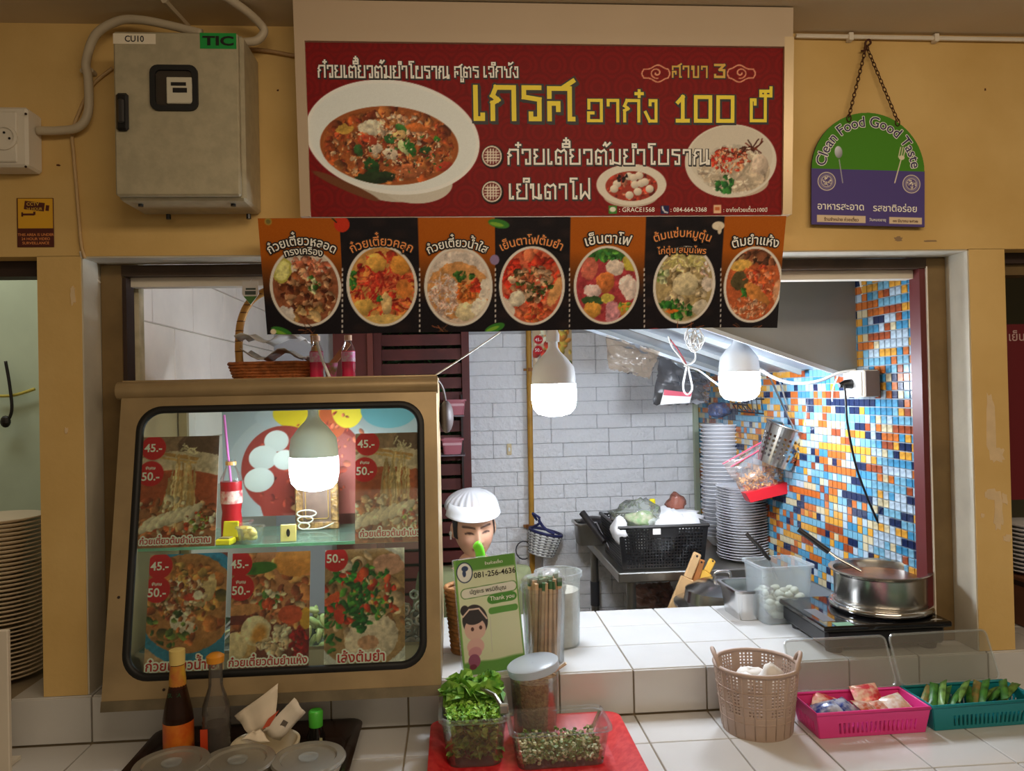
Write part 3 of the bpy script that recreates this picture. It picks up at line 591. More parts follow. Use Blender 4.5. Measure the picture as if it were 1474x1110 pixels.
# clouds and round emblems
def spiral(cx, cy, sgn):
    P = [(cx+sgn*(2+t*.9)*math.cos(t*.9)*.9, cy+(2+t*.9)*math.sin(t*.9)*.8) for t in np.linspace(0, 9, 40)]; sg_p.L(P, 1.5, (246, 176, 140)); a = []
    for t in np.linspace(0, 2*math.pi, 60): a.append((cx+sgn*(-2+17*math.cos(t)+ (6 if math.cos(t) > .85 else 0)), cy+1+11*math.sin(t)*(1 if abs(math.cos(t)) < .9 else .6)+1.2*math.sin(5*t)))
    sg_p.L(a, 1.5, (246, 176, 140))
spiral(945, 105, -1); spiral(1066, 105, 1)
for cx, cy in ((708, 225), (708, 276)):
    E(cx+1, cy+1, 16, 16.5, (20, 8, 8)); E(cx, cy, 14, 14.5, (244, 236, 220)); E(cx, cy, 12, 12.5, RED*.8)
    for d in (-6, -2, 2, 6):
        h_ = math.sqrt(130-d*d)*.92
        sg_p.L([(cx+d, cy-h_), (cx+d, cy+h_)], 1.7, (244, 236, 220)); sg_p.L([(cx-h_, cy+d), (cx+h_, cy+d)], 1.7, (244, 236, 220))
# contact icons
sg_p.rect(876, 296, 888, 308, (60, 140, 50)); E(882, 301.5, 4.5, 3.6, (240, 246, 230)); sg_p.rect(951, 296, 963, 308, (30, 34, 84)); sg_p.L([(953.5, 298), (954.5, 302), (957, 305), (960.5, 306)], 2.2, (236, 236, 240)); sg_p.rect(1027, 295, 1038, 307, (240, 200, 160)); sg_p.rect(1029, 298, 1036, 303, (206, 110, 60))
sg_p.grain(2).build('sign_face', PR, sg).matrix_local = PS_.mat(h=.0005)
def st(body, x0, x1, yb, hpx, m, t, sh=(1.2, 1.6)):
    a = PS_.uv(x0, yb); b = PS_.uv(x1, yb); w = b[0]-a[0]; h = hpx*.0017; z = .0012
    sign_text('lettering_outline', body, INKK, sg, PS_.mat(a[0]+.001, a[1]-.001, z), w, h, t+.13)
    if sh: sign_text('lettering_shadow', body, INKK, sg, PS_.mat(a[0]+sh[0]*.0017, a[1]-sh[1]*.0017, z-.0005), w, h, t+.08)
    sign_text('lettering', body, m, sg, PS_.mat(a[0], a[1], z+.0005), w, h, t)
st('ก๋วยเตี๋ยวต้มยำโบราณ', 459, 646, 111, 15.5, INKW, .15); st('สูตร', 655, 688, 111, 14, INKW, .15); st('เจ็กชัง'.replace('ช', 'ซ'), 697, 745, 111, 14, INKW, .15)
st('สาขา', 968, 1017, 111, 15, INKG, .16, None); st('3', 1029, 1042, 111, 17, INKG, .2, None)
st('เกรส', 685, 820, 171, 44, INKY, .15, (3, 3)); st('อาก๋ง', 847, 944, 174, 29, INKY, .15, (2, 2)); st('100', 975, 1054, 174, 34, INKY, .16, (2, 2)); st('ปี', 1081, 1101, 174, 30, INKY, .15, (2, 2))
st('ก๋วยเตี๋ยวต้มยำโบราณ', 732, 1020, 236, 20, INKW, .14); st('เย็นตาโฟ', 734, 848, 286, 20, INKW, .14)
for s_, x0, x1, y in ((': GRACE1568', 891, 942, 302), (': 084-664-3368', 965, 1017, 302), (': อาก๋งก๋วยเตี๋ยว100ปี', 1041, 1104, 301)):
    a = PS_.uv(x0, y); b = PS_.uv(x1, y); fit_text('lettering', s_, INKW, sg, PS_.mat((a[0]+b[0])/2, a[1], .0015), w=b[0]-a[0], off=.008)
# ---- banner of seven dishes
bn = thing('menu_banner', 'printed vinyl banner of seven noodle dishes hung below the red sign', 'banner')
PB = Plane((0, -.148, 2.083), (1, 0, 0), (0, -.25, 1)); a = PB.uv(384, 482); b = PB.uv(1132, 311)
bp = Print(PB, a[0], b[0], a[1], b[1], .0018, (24, 20, 24), 9)
DV = [350, 493, 604, 713, 820, 927, 1038, 1140]
for i in range(7):
    l = bp.c(DV[i], 400)[0]; r = bp.c(DV[i+1], 400)[0]; m = (np.clip(bp.X-l+.5, 0, 1)*np.clip(r-bp.X+.5, 0, 1))[..., None]; t = np.clip((bp.Y/bp.h-.25)/.45, 0, 1)[..., None]
    if i % 2 == 0: c = np.array((24, 20, 26.))*(1-t)+np.array((178, 92, 14.))*t
    else: c = np.array((24, 20, 26.))*(1-.0*t)+np.array((14, 8, 4.))*np.clip(np.sin(bp.X/9)*np.sin(bp.Y/5), 0, 1)[..., None]
    bp.a += m*(c-bp.a)
def oval(cx, cy, rx, ry, base, f):
    bp.E(cx, cy, rx, ry, (232, 226, 216)); cl = bp.mask(cx, cy, rx-4, ry-3.5); bp.E(cx, cy, rx-4, ry-3.5, base); f(cx, cy, cl); bp.rough(bp.mask(cx, cy, rx-6, ry-5.5), .9, 6, .09)
sc_, nd, el = bp.scatter, bp.noodles, bp.E
def d1(x, y, c):
    el(x, y-40, 40, 20, (220, 206, 190), clip=c); sc_(150, x+2, y+2, 40, 42, (2, 8), [(120, 62, 36), (150, 86, 50), (90, 44, 30), (190, 140, 100), (206, 160, 120)], clip=c); sc_(40, x+4, y-30, 30, 14, (2, 6), [(220, 150, 120), (196, 110, 80)], clip=c)
    el(x-34, y-24, 12, 18, (196, 190, 90), -.3, clip=c); el(x-34, y-24, 9, 14, (226, 222, 140), -.3, clip=c); sc_(22, x+12, y-6, 10, 14, (2, 4), [(110, 150, 70), (70, 120, 50), (200, 210, 160)], clip=c); sc_(16, x+6, y+38, 30, 10, (4, 8), [(220, 186, 130), (196, 150, 90)], clip=c); el(x-30, y+40, 14, 12, (214, 206, 198), clip=c)
def d2(x, y, c):
    sc_(60, x, y, 44, 46, (4, 10), [(200, 70, 44), (176, 50, 36), (214, 120, 60)], clip=c); nd(90, x+2, y+2, 34, 32, 30, 2.4, [(206, 66, 46), (176, 40, 34), (226, 110, 70)], c); el(x-8, y-34, 13, 13, (226, 170, 80), clip=c, shade=.3); el(x+26, y-30, 14, 13, (220, 150, 64), clip=c, shade=.3); el(x-28, y+30, 16, 11, (226, 180, 90), .4, clip=c, shade=.3); el(x+6, y+26, 7, 16, (224, 190, 130), .1, clip=c, shade=.3); el(x+32, y+4, 12, 12, (216, 130, 60), clip=c)
    sc_(12, x-42, y-10, 6, 16, (3, 6), [(60, 120, 50), (150, 170, 60)], clip=c); sc_(6, x-4, y+18, 5, 5, (2, 4), [(60, 130, 60)], clip=c); el(x, y+50, 40, 9, (226, 190, 110), clip=c)
def d3(x, y, c):
    el(x, y-34, 44, 16, (222, 208, 196), clip=c); el(x, y+6, 44, 40, (216, 156, 96), clip=c); nd(120, x-20, y+14, 22, 30, 14, 2, [(226, 196, 180), (206, 166, 146), (236, 216, 204)], c, curl=2); sc_(36, x+10, y+6, 14, 14, (2, 5), [(216, 130, 60), (196, 100, 44)], clip=c); sc_(20, x+6, y-14, 16, 7, (2, 5), [(70, 120, 50), (40, 90, 40)], clip=c)
    sc_(10, x+26, y+2, 7, 12, (3, 6), [(220, 70, 44)], clip=c); el(x+40, y-4, 8, 8, (236, 226, 210), clip=c); el(x+38, y+10, 8, 8, (232, 220, 204), clip=c); el(x+10, y+36, 14, 13, (232, 216, 170), clip=c, shade=.2); el(x+32, y+30, 14, 13, (236, 226, 206), clip=c, shade=.2)
def d4(x, y, c):
    sc_(70, x, y, 44, 48, (4, 10), [(206, 70, 44), (190, 50, 36), (220, 120, 80)], clip=c); sc_(20, x-32, y-20, 12, 20, (4, 8), [(220, 60, 40)], clip=c); sc_(120, x, y-4, 30, 26, (2, 6), [(200, 150, 110), (150, 80, 50), (226, 186, 150), (80, 70, 40)], clip=c); el(x-22, y+18, 12, 11, (222, 212, 190), .4, clip=c, shade=.2); el(x-36, y+30, 8, 16, (228, 214, 200), .5, clip=c); el(x+34, y+8, 8, 22, (220, 160, 100), -.4, clip=c); sc_(30, x+6, y+40, 22, 12, (2, 6), [(226, 130, 70), (206, 90, 50)], clip=c); sc_(16, x, y, 30, 20, (2, 4), [(60, 90, 40)], clip=c)
def d5(x, y, c):
    el(x, y, 44, 50, (176, 64, 70), clip=c); el(x+6, y-46, 26, 9, (60, 110, 50), clip=c); sc_(20, x, y-44, 28, 9, (3, 7), [(56, 120, 56), (90, 150, 60)], clip=c); el(x+36, y-34, 12, 14, (206, 190, 80), clip=c); el(x+12, y-26, 13, 12, (240, 222, 206), clip=c, shade=.2); el(x-2, y-4, 13, 15, (214, 124, 64), clip=c, shade=.3); el(x+32, y+2, 13, 18, (236, 216, 206), .4, clip=c, shade=.2); el(x-20, y+8, 13, 10, (236, 206, 200), clip=c, shade=.2); el(x-20, y+22, 16, 7, (60, 90, 50), clip=c); el(x-20, y+36, 13, 12, (222, 160, 70), clip=c, shade=.3); el(x+2, y+18, 9, 7, (220, 200, 90), clip=c); el(x+28, y+34, 13, 11, (214, 150, 60), clip=c, shade=.3); el(x+8, y+40, 10, 18, (216, 150, 160), clip=c); sc_(10, x+26, y+30, 10, 6, (2, 4), [(140, 180, 70)], clip=c); el(x-24, y-24, 12, 16, (206, 110, 90), clip=c)
def d6(x, y, c):
    el(x, y, 44, 50, (176, 156, 110), clip=c); nd(70, x+6, y-38, 26, 12, 18, 2, [(206, 196, 120), (226, 216, 160)], c); sc_(60, x, y, 34, 30, (3, 9), [(196, 176, 136), (214, 196, 160), (150, 130, 90)], clip=c); el(x+2, y-2, 20, 16, (214, 200, 160), clip=c, shade=.2); sc_(60, x-16, y+36, 28, 14, (2, 6), [(50, 120, 50), (80, 150, 60), (40, 90, 40)], clip=c); el(x-18, y+37, 10, 3, (226, 120, 40), clip=c); el(x+34, y-2, 9, 10, (220, 206, 190), clip=c); el(x+24, y+32, 12, 12, (216, 204, 180), clip=c, shade=.2); sc_(14, x-34, y-16, 9, 22, (3, 6), [(110, 140, 70), (190, 196, 150)], clip=c); sc_(14, x+34, y-24, 9, 10, (2, 4), [(226, 210, 200), (206, 170, 150)], clip=c)
def d7(x, y, c):
    el(x, y, 44, 50, (190, 96, 54), clip=c); sc_(40, x, y-40, 34, 12, (5, 9), [(150, 90, 60), (90, 56, 40), (196, 150, 110)], clip=c); el(x-18, y-28, 16, 8, (226, 180, 90), .2, clip=c); el(x-20, y-6, 13, 14, (90, 80, 50), clip=c); sc_(70, x+10, y-6, 24, 24, (2, 6), [(222, 110, 60), (206, 80, 50), (236, 150, 110)], clip=c); el(x+6, y+14, 10, 24, (214, 140, 70), .9, clip=c, shade=.3); sc_(90, x-8, y+34, 28, 14, (2, 4), [(214, 150, 110), (190, 110, 70), (226, 176, 140)], clip=c); sc_(10, x-12, y+12, 6, 6, (2, 4), [(60, 120, 50)], clip=c); el(x+36, y+10, 8, 18, (220, 160, 120), clip=c)
for q, f, base in (((440, 414, 49, 55), d1, (150, 90, 60)), ((550, 412, 49, 57), d2, (206, 150, 80)), ((660, 413, 48, 56), d3, (222, 200, 180)), ((766, 412, 47, 56), d4, (206, 100, 70)), ((873, 411, 47, 56), d5, (190, 80, 80)), ((985, 411, 46, 56), d6, (196, 180, 140)), ((1085, 410, 44, 55), d7, (190, 100, 60))): oval(*q, base, f)
for x in DV[1:7]:
    for k in range(13): bp.rect(x-.8, 386+k*7.4, x+.8, 390+k*7.4, (238, 232, 226))
for x, y, ro in ((718, 322, -.2), (712, 472, .35), (405, 478, -.35)): bp.E(x, y, 15, 6, (60, 130, 50), ro); bp.E(x-3, y+1, 10, 2.5, (130, 180, 60), ro)
bp.E(492, 323, 10.5, 10.5, (206, 54, 30)); bp.L([(484, 320), (478, 314)], 2, (30, 40, 20)); bp.E(712, 374, 6.5, 7, (150, 130, 170)); bp.E(1034, 325, 9, 6, (232, 220, 196)); bp.E(1036, 331, 3, 6, (220, 206, 180)); bp.E(936, 477, 13, 4, (190, 40, 26), .2); bp.E(393, 478, 4, 4, (236, 222, 190)); bp.E(386, 319, 5, 5, (170, 140, 60)); bp.E(386, 319, 3, 3, (120, 110, 60))
for x in (446, 640, 990, 1080): bp.noodles(8, x, 474, 16, 4, 14, 1, [(150, 90, 60), (90, 60, 40)])
bo = bp.grain(2).build('banner_sheet', PR, bn, warp=lambda u, v: .004*np.sin(u*17)*np.clip(-v/.28, 0, 1)); bo.matrix_local = PB.mat()
co = np.zeros(len(bo.data.vertices)*3, np.float32); bo.data.vertices.foreach_get('co', co); co = co.reshape(-1, 3)
u7 = PB.uv(1038, 400)[0]; k_ = np.clip((co[:, 0]-u7)/(b[0]-u7), 0, 1)*np.clip((b[1]-co[:, 1])/(b[1]-a[1]), 0, 1); co[:, 0] -= .008*k_; co[:, 2] += .012*k_*k_; bo.data.vertices.foreach_set('co', co.ravel()); bo.data.update()
MB().box(((a[0]+b[0])/2, b[1]-.006, -.004), (b[0]-a[0], .012, .006)).build('hanging_batten', DARK, bn, M=PB.mat())
def bt(s_, x, y, w, m, arc, out=INKK):
    q = PB.uv(x, y); k = .00167
    fit_text('lettering_outline', s_, out, bn, PB.mat(q[0], q[1], .0025), w=w*k, off=.014, arc=arc, grow=.0030)
    fit_text('lettering', s_, m, bn, PB.mat(q[0], q[1], .0045), w=w*k, off=.014, arc=arc)
bt('ก๋วยเตี๋ยวหลอด', 434, 343, 104, INKW, .16); bt('ทรงเครื่อง', 437, 358, 56, INKW, .16); bt('ก๋วยเตี๋ยวคลุก', 549, 346, 94, INKO, .16); bt('ก๋วยเตี๋ยวน้ำใส', 658, 346, 94, INKW, .16); bt('เย็นตาโฟต้มยำ', 765, 344, 96, INKO, .18); bt('เย็นตาโฟ', 875, 341, 70, INKW, .2); bt('ต้มแซ่บหมูตุ๋น', 982, 336, 88, INKO, .2); bt('ไก่ตุ๋น สมุนไพร', 981, 360, 74, INKO, .5); bt('ต้มยำแห้ง', 1087, 344, 74, INKW, .2)
# ---- hanging arched plaque
PC = Plane((1.11, -.020, 2.08), (.998, 0, -.028), (.028, 0, .998))
cf = thing('hanging_plaque', 'arched green and purple food hygiene plaque hanging on a rusty chain', 'sign')
a = PC.uv(1168, 323); b = PC.uv(1331, 165); pw = (b[0]-a[0])/2; pcx = (a[0]+b[0])/2; zt = b[1]
arch = [(pcx-pw, a[1]), (pcx+pw, a[1])]+[(pcx+pw*math.cos(t), zt-pw+pw*math.sin(t)) for t in np.linspace(0, math.pi, 25)]
MB().prism(arch, -.006, -.0008).build('board', mat('board_edge', (60, 60, 52), .6), cf, M=PC.mat())
cp = Print(PC, pcx-pw, pcx+pw, a[1], zt, .0012, (76, 142, 36), 3)
v_split = cp.c(1250, 244)[1]; cp.a[:int(v_split)] = (86, 74, 140)
for x, y in ((1190, 261), (1312, 265)):
    cp.E(x, y, 14, 14, (226, 216, 196)); cp.E(x, y, 12.6, 12.6, (86, 74, 140)); cp.E(x, y, 11.5, 11.5, (226, 216, 196), alpha=.35); cp.E(x, y, 8.5, 8.5, (226, 216, 196)); cp.E(x, y, 7.6, 7.6, (96, 82, 140)); cp.scatter(26, x, y, 6.5, 6.5, (.8, 1.8), [(232, 222, 204)], shade=0)
cp.L([(1208, 230), (1213, 263)], 1.6, (176, 176, 186)); cp.E(1207, 219, 6, 9, (196, 200, 210), .1, shade=.4); cp.L([(1297, 230), (1288, 263)], 1.8, (236, 226, 200))
for dx in (-3.5, 0, 3.5): cp.L([(1298+dx-1, 226), (1300+dx, 212)], 1.6, (236, 226, 200))
cp.E(1298, 227, 4.5, 3.5, (236, 226, 200)); cp.rect(1176, 311, 1246, 319.5, (226, 204, 172)); cp.rect(1280, 313.5, 1327, 322, (226, 204, 172))
U = cp.u0+cp.X*cp.res; V = cp.v0+cp.Y*cp.resy; keep = (V < zt-pw) | ((U-pcx)**2+(V-zt+pw)**2 < pw*pw*1.001)
pf = cp.build('plaque_print', PRM, cf); pf.matrix_local = PC.mat()
bmx = bmesh.new(); bmx.from_mesh(pf.data); bmx.verts.ensure_lookup_table(); kk = keep.ravel(); bmesh.ops.delete(bmx, geom=[v for v in bmx.verts if not kk[v.index]], context='VERTS'); bmx.to_mesh(pf.data); bmx.free()
rad_ = pw*.845
fit_text('lettering_outline', 'Clean Food Good Taste', INKW, cf, PC.mat(pcx, zt-pw+rad_, .0008), w=rad_*2.96, off=.008, arc=rad_, grow=.0018); fit_text('lettering', 'Clean Food Good Taste', INKP, cf, PC.mat(pcx, zt-pw+rad_, .0014), w=rad_*2.96, off=.008, arc=rad_)
for s_, x, y, w_, m in (('อาหารสะอาด', 1210, 298, .128, INKW), ('รสชาติอร่อย', 1288, 299, .122, INKW), ('วันหมดอายุ', 1263, 317, .046, INKW), ('๑๑ มีนาคม ๒๕๖๒', 1303, 318, .07, INKB), ('ร้านจำหน่าย ก๋วยเตี๋ยว', 1211, 315, .095, INKB)):
    q = PC.uv(x, y); fit_text('lettering', s_, m, cf, PC.mat(q[0], q[1], .001), w=w_, off=.012)
RUST = mat('rusty_iron', (92, 56, 38), .7, .4, var=.4, vs=80)
hk = at(1247, 66, -.014)
MB().tube(bez([hk+Vector((.004, .014, -.004)), hk+Vector((.004, 0, 0)), hk+Vector((.010, -.004, .006)), hk+Vector((.004, -.006, .014)), hk+Vector((-.004, -.004, .008)), hk+Vector((-.004, 0, -.010)), hk+Vector((-.014, 0, -.014))]), .0028, 6).build('hook', RUST, cf)
for (px, py) in ((1222, 168), (1292, 174)):
    e = at(px, py, -.022); d = e-hk; n = 18; mb = MB()
    for i in range(n):
        c = hk+d*((i+.5)/n); t_ = d.normalized(); s_ = (Vector((0, 1, 0)) if i % 2 else t_.cross(Vector((0, 1, 0)))); L_ = d.length/n*.68
        mb.tube([c+t_*L_*math.cos(a_)+s_*.0042*math.sin(a_) for a_ in np.linspace(0, 2*math.pi, 9)[:-1]], .0013, 5, closed=True)
    mb.tube([e+Vector((.006*math.sin(a_), 0, -.004+.010*math.cos(a_))) for a_ in np.linspace(0, 6.283, 11)[:-1]], .0015, 5, closed=True); stuff(mb.build('chain', RUST, cf))
# ================================================================== glass food cabinet on the counter
fc = thing('food_cabinet', 'stainless steel food cabinet with slanted glass front and rounded black gasket', 'display cabinet')
CX = -.4445; HW = .3975
PF = Plane((CX, -.12, .922), (1, 0, 0), (0, .15, .78)); HV = math.hypot(.15, .78)
FSTEEL = mat('cabinet_steel', (176, 152, 112), .40, .28, var=.22, vs=7, bump=.04, bs=30)
ca_, cb_ = PF.uv(200, 585), PF.uv(175, 975); cc_, cd_ = PF.uv(609, 580), PF.uv(613, 966)
wu0, wu1 = (ca_[0]+cb_[0])/2, (cc_[0]+cd_[0])/2; wv0, wv1 = (cb_[1]+cd_[1])/2, (ca_[1]+cc_[1])/2; ww, wh = wu1-wu0, wv1-wv0; wc = ((wu0+wu1)/2, (wv0+wv1)/2)
K = 9; inner = [(p[0]+wc[0], p[1]+wc[1]) for p in rrect(ww, wh, .06, K)]; outer = []
for q, (sx, sy) in enumerate(((1, 1), (-1, 1), (-1, -1), (1, -1))):
    X_, Y_ = sx*HW, (HV if sy > 0 else 0); 
    for i in range(K):
        t = i/(K-1)*2-1                       # -1..1 along the corner
        a_, b_ = .062+0*t, .062
        if q in (0, 2): dx, dy = (0, -sy*b_*(-t)) if t < 0 else (-sx*a_*t, 0)
        else: dx, dy = (-sx*a_*(-t), 0) if t < 0 else (0, -sy*b_*t)
        outer.append((X_+dx, Y_+dy))
V3 = lambda P, h: [Vector((p[0], p[1], h)) for p in P]
MB().loft([V3(outer, -.004), V3(outer, 0), V3(inner, 0), V3(inner, -.004)], False, False).build('front_frame', FSTEEL, fc, M=PF.mat())
g0 = [(p[0]+wc[0], p[1]+wc[1]) for p in rrect(ww+.006, wh+.006, .063, K)]; g1 = [(p[0]+wc[0], p[1]+wc[1]) for p in rrect(ww-.030, wh-.030, .047, K)]; g2 = [(p[0]+wc[0], p[1]+wc[1]) for p in rrect(ww-.012, wh-.012, .056, K)]
MB().loft([V3(g0, 0), V3(g2, .007), V3(g1, .003), V3(g1, -.006)], False, False).build('gasket', RUBBER, fc, smooth='all', M=PF.mat())
MB().loft([V3(inner, -.003), V3(inner, -.0015)]).build('front_glass', GLASS, fc, M=PF.mat())
q = [Vector((CX-HW-.012, .034, 1.676)), Vector((CX+HW+.004, .034, 1.676))]; MB().tube(q, .023, 14).build('top_bar', FSTEEL, fc, smooth=True)
MB().box((0, .012, .0015), (2*HW, .024, .003)).build('bottom_rail', mat('rail_steel', (140, 128, 104), .5, .6, var=.3, vs=14), fc, M=PF.mat(0, .0, .0))
for sx in (-1, 1):
    x = CX+sx*(HW-.002); MB().loft([[Vector((x-.002, y, z)), Vector((x+.002, y, z))] for y, z in ((-.118, .922), (.030, 1.69), (.42, 1.69), (.42, .922))], False, False, False).build('t', None).data if False else None
    prof = [(-.118, .922), (.42, .922), (.42, 1.69), (.032, 1.69)]
    MB().loft([[Vector((x-.002, y, z)) for y, z in prof], [Vector((x+.002, y, z)) for y, z in prof]]).build('side_panel', FSTEEL, fc)
MB().bx(CX-HW, CX+HW, .034, .42, 1.682, 1.698).build('top_panel', FSTEEL, fc); MB().bx(CX-HW+.004, CX+HW-.004, -.10, .42, .921, .936).build('base_tray', FSTEEL, fc)
for sx in (-1, 1): MB().bx(CX+sx*(HW-.02)-.012, CX+sx*(HW-.02)+.012, .40, .42, .936, 1.682).build('rear_post', FSTEEL, fc)
for px, py in ((171, 860), (236, 993), (600, 992), (400, 562)):
    q = PF.uv(px, py); MB().lathe([(.0035, 0), (.0035, .0015)], 10).build('screw', DARK, fc, M=PF.mat(q[0], q[1], .0))
zs = at(400, 783, .10).z
MB().bx(CX-HW+.004, CX+HW-.004, .10, .39, zs-.006, zs).build('glass_shelf', clear('shelf_glass', (224, 244, 232), .10, (200, 236, 214), .04, .6), fc)
MB().bx(CX-HW+.004, CX+HW-.004, .096, .10, zs-.007, zs+.001).build('shelf_edge', clear('shelf_edge', (150, 220, 180), .5, (160, 220, 190)), fc)
PF2 = Plane(PF.o-PF.n*.0075, PF.ex, PF.ey)
def poster(label, x0, y0, x1, y1, base, paint, texts, seed):
    a = PF2.uv((x0), y1); b = PF2.uv(x1, y0); pr = Print(PF2, a[0], b[0], a[1], b[1], .0018, base, seed); paint(pr)
    o = thing('dish_poster', label, 'poster', M=PF2.mat())
    pr.grain(3).build('print', PR, o)
    MB().bx(a[0], b[0], a[1], b[1], -.0012, -.0004).build('backing', OFFW, o)
    for s_, x, y, w, m, out in texts:
        q = PF2.uv(x, y)
        if out: fit_text('lettering_outline', s_, out, o, Matrix.Translation((q[0], q[1], .0006)), w=w*.00172, off=.02, grow=.0036)
        fit_text('lettering', s_, m, o, Matrix.Translation((q[0], q[1], .0012)), w=w*.00172, off=.02)
    return o
RC = (206, 30, 40)
def price(pr, x, y, x2, y2): pr.E(x, y, 16.5, 16.5, RC); pr.E(x2, y2, 17, 17, RC) if x2 else None
def f_pull(ox, oy):
    def f(p):
        s, n, e = p.scatter, p.noodles, p.E
        p.rect(180+ox, 600+oy, 340+ox, 660+oy, (150, 116, 92)); e(300+ox, 640+oy, 40, 22, (110, 80, 66)); e(258+ox, 715+oy, 100, 62, (212, 186, 160)); e(248+ox, 726+oy, 96, 46, (176, 84, 52)); e(250+ox, 770+oy, 90, 40, (170, 110, 76))
        s(80, 250+ox, 752+oy, 74, 36, (3, 9), [(190, 100, 64), (206, 130, 86), (150, 70, 46)]); p.L([(200+ox, 648+oy), (284+ox, 661+oy)], 5, (190, 140, 84)); p.L([(200+ox, 654+oy), (282+ox, 666+oy)], 3, (216, 170, 110))
        n(60, 262+ox, 690+oy, 20, 38, 60, 2.2, [(226, 196, 150), (206, 170, 120), (196, 150, 96)], ang=1.6, curl=.25); n(8, 268+ox, 648+oy, 14, 5, 14, 2, [(226, 206, 170)], curl=2)
        s(90, 250+ox, 742+oy, 66, 26, (2, 7), [(226, 196, 160), (206, 160, 120), (236, 212, 180), (150, 90, 60)]); 
        for i in range(6): e(212+ox+i*13, 756+oy-i*4, 16, 6, (226, 206, 180), .75, shade=.3)
        s(30, 286+ox, 752+oy, 22, 16, (2, 4), [(206, 80, 50), (150, 170, 80), (236, 220, 190)]); p.rough(None, .5, 6, .07); price(p, 221+ox, 645+oy, 217+ox, 682+oy)
    return f
def f_blue(p):
    s, n, e = p.scatter, p.noodles, p.E; p.rect(200, 785, 335, 985, (196, 156, 120)); e(300, 800, 50, 14, (130, 60, 50))
    e(276, 872, 74, 76, (52, 130, 166), .2); e(270, 868, 62, 64, (180, 120, 70), .2); cl = p.mask(268, 866, 60, 62, .2); s(90, 266, 866, 58, 60, (4, 11), [(200, 120, 64), (176, 90, 50), (216, 150, 80), (120, 100, 50)], clip=cl)
    e(292, 848, 16, 24, (224, 190, 140), -.4, clip=cl, shade=.3); s(30, 270, 826, 36, 14, (4, 9), [(222, 140, 76), (206, 160, 90)], clip=cl); s(140, 262, 862, 36, 34, (2, 5), [(222, 170, 130), (196, 120, 80), (236, 200, 170), (150, 70, 50)], clip=cl); e(256, 893, 10, 13, (236, 216, 196), clip=cl, shade=.2); e(270, 904, 12, 8, (230, 206, 186), clip=cl, shade=.2); e(275, 860, 10, 5, (206, 70, 50), clip=cl); s(30, 245, 905, 40, 26, (3, 7), [(206, 110, 60), (110, 130, 60), (60, 80, 40)], clip=cl); e(285, 857, 6, 6, (236, 220, 200), clip=cl); p.rough(None, .5, 6, .08); price(p, 230, 815, 226, 849)
def f_eggs(p):
    s, n, e = p.scatter, p.noodles, p.E; p.rect(325, 785, 450, 970, (196, 130, 90)); e(388, 948, 72, 28, (226, 212, 196)); e(388, 935, 72, 34, (120, 60, 50)); s(60, 390, 850, 60, 70, (5, 12), [(206, 130, 80), (222, 160, 100), (186, 100, 64)]); e(425, 808, 28, 20, (226, 150, 76)); e(372, 818, 24, 8, (70, 120, 50), .1); s(70, 390, 870, 52, 30, (2, 8), [(226, 190, 150), (206, 130, 90), (150, 80, 60)]); s(30, 385, 862, 20, 14, (3, 6), [(236, 216, 186), (90, 130, 60), (206, 80, 50)]); e(344, 880, 28, 8, (206, 140, 90), .15); e(344, 893, 30, 6, (120, 50, 46), 0); e(345, 930, 22, 18, (222, 176, 120), shade=.2)
    e(368, 908, 19, 19, (238, 214, 176), .5, shade=.15); e(373, 913, 9, 12, (222, 150, 70), -.4, soft=6); e(338, 931, 16, 18, (234, 206, 166), shade=.15); s(46, 400, 930, 28, 12, (3, 6), [(238, 214, 186), (222, 186, 150)]); s(30, 405, 910, 12, 10, (3, 5), [(232, 206, 176)]); s(50, 432, 924, 12, 22, (2, 6), [(180, 36, 40), (150, 24, 34)]); e(440, 890, 8, 14, (214, 160, 60)); e(418, 885, 16, 12, (214, 90, 60)); p.rough(None, .4, 6, .07); price(p, 345, 812, 347, 846)
def f_herb(p):
    s, n, e = p.scatter, p.noodles, p.E; p.rect(460, 780, 590, 968, (232, 226, 216)); e(525, 875, 74, 88, (206, 200, 196)); e(525, 872, 70, 80, (170, 130, 90)); cl = p.mask(525, 875, 70, 86); s(60, 525, 870, 62, 76, (5, 12), [(190, 140, 100), (206, 170, 140), (150, 100, 64)], clip=cl); e(535, 920, 36, 30, (226, 200, 180), .5, clip=cl, shade=.15); e(560, 812, 22, 14, (206, 150, 130), clip=cl); e(530, 925, 14, 9, (206, 150, 120), clip=cl); s(14, 490, 820, 16, 8, (4, 8), [(226, 206, 190)], clip=cl)
    s(90, 520, 855, 46, 44, (4, 10), [(40, 110, 44), (60, 140, 54), (34, 84, 40), (96, 160, 60)], asp=(.3, .6), clip=cl); s(26, 478, 900, 12, 40, (4, 8), [(40, 100, 44), (70, 130, 56)], asp=(.3, .6), clip=cl); s(40, 520, 860, 54, 40, (3, 7), [(214, 60, 40), (222, 84, 50)], clip=cl); s(30, 535, 860, 30, 30, (1.5, 3), [(236, 220, 180), (226, 160, 80)], clip=cl); s(26, 519, 880, 9, 34, (4, 8), [(36, 104, 44), (50, 124, 50), (30, 84, 40)], asp=(.3, .6), clip=cl); e(478, 862, 12, 5, (220, 90, 50), .6, clip=cl); e(488, 888, 6, 10, (214, 64, 46), .4, clip=cl); p.rough(None, .5, 6, .08); price(p, 483, 805, None, None)
T = lambda s, x, y, w: (s, x, y, w, INKR, INKW)
PRI = lambda x, y, x2, y2: [('45.-', x, y, 25, INKW, None), ('50.-', x2, y2+4, 25, INKW, None), ('พิเศษ', x2, y2-8, 14, INKW, None)]
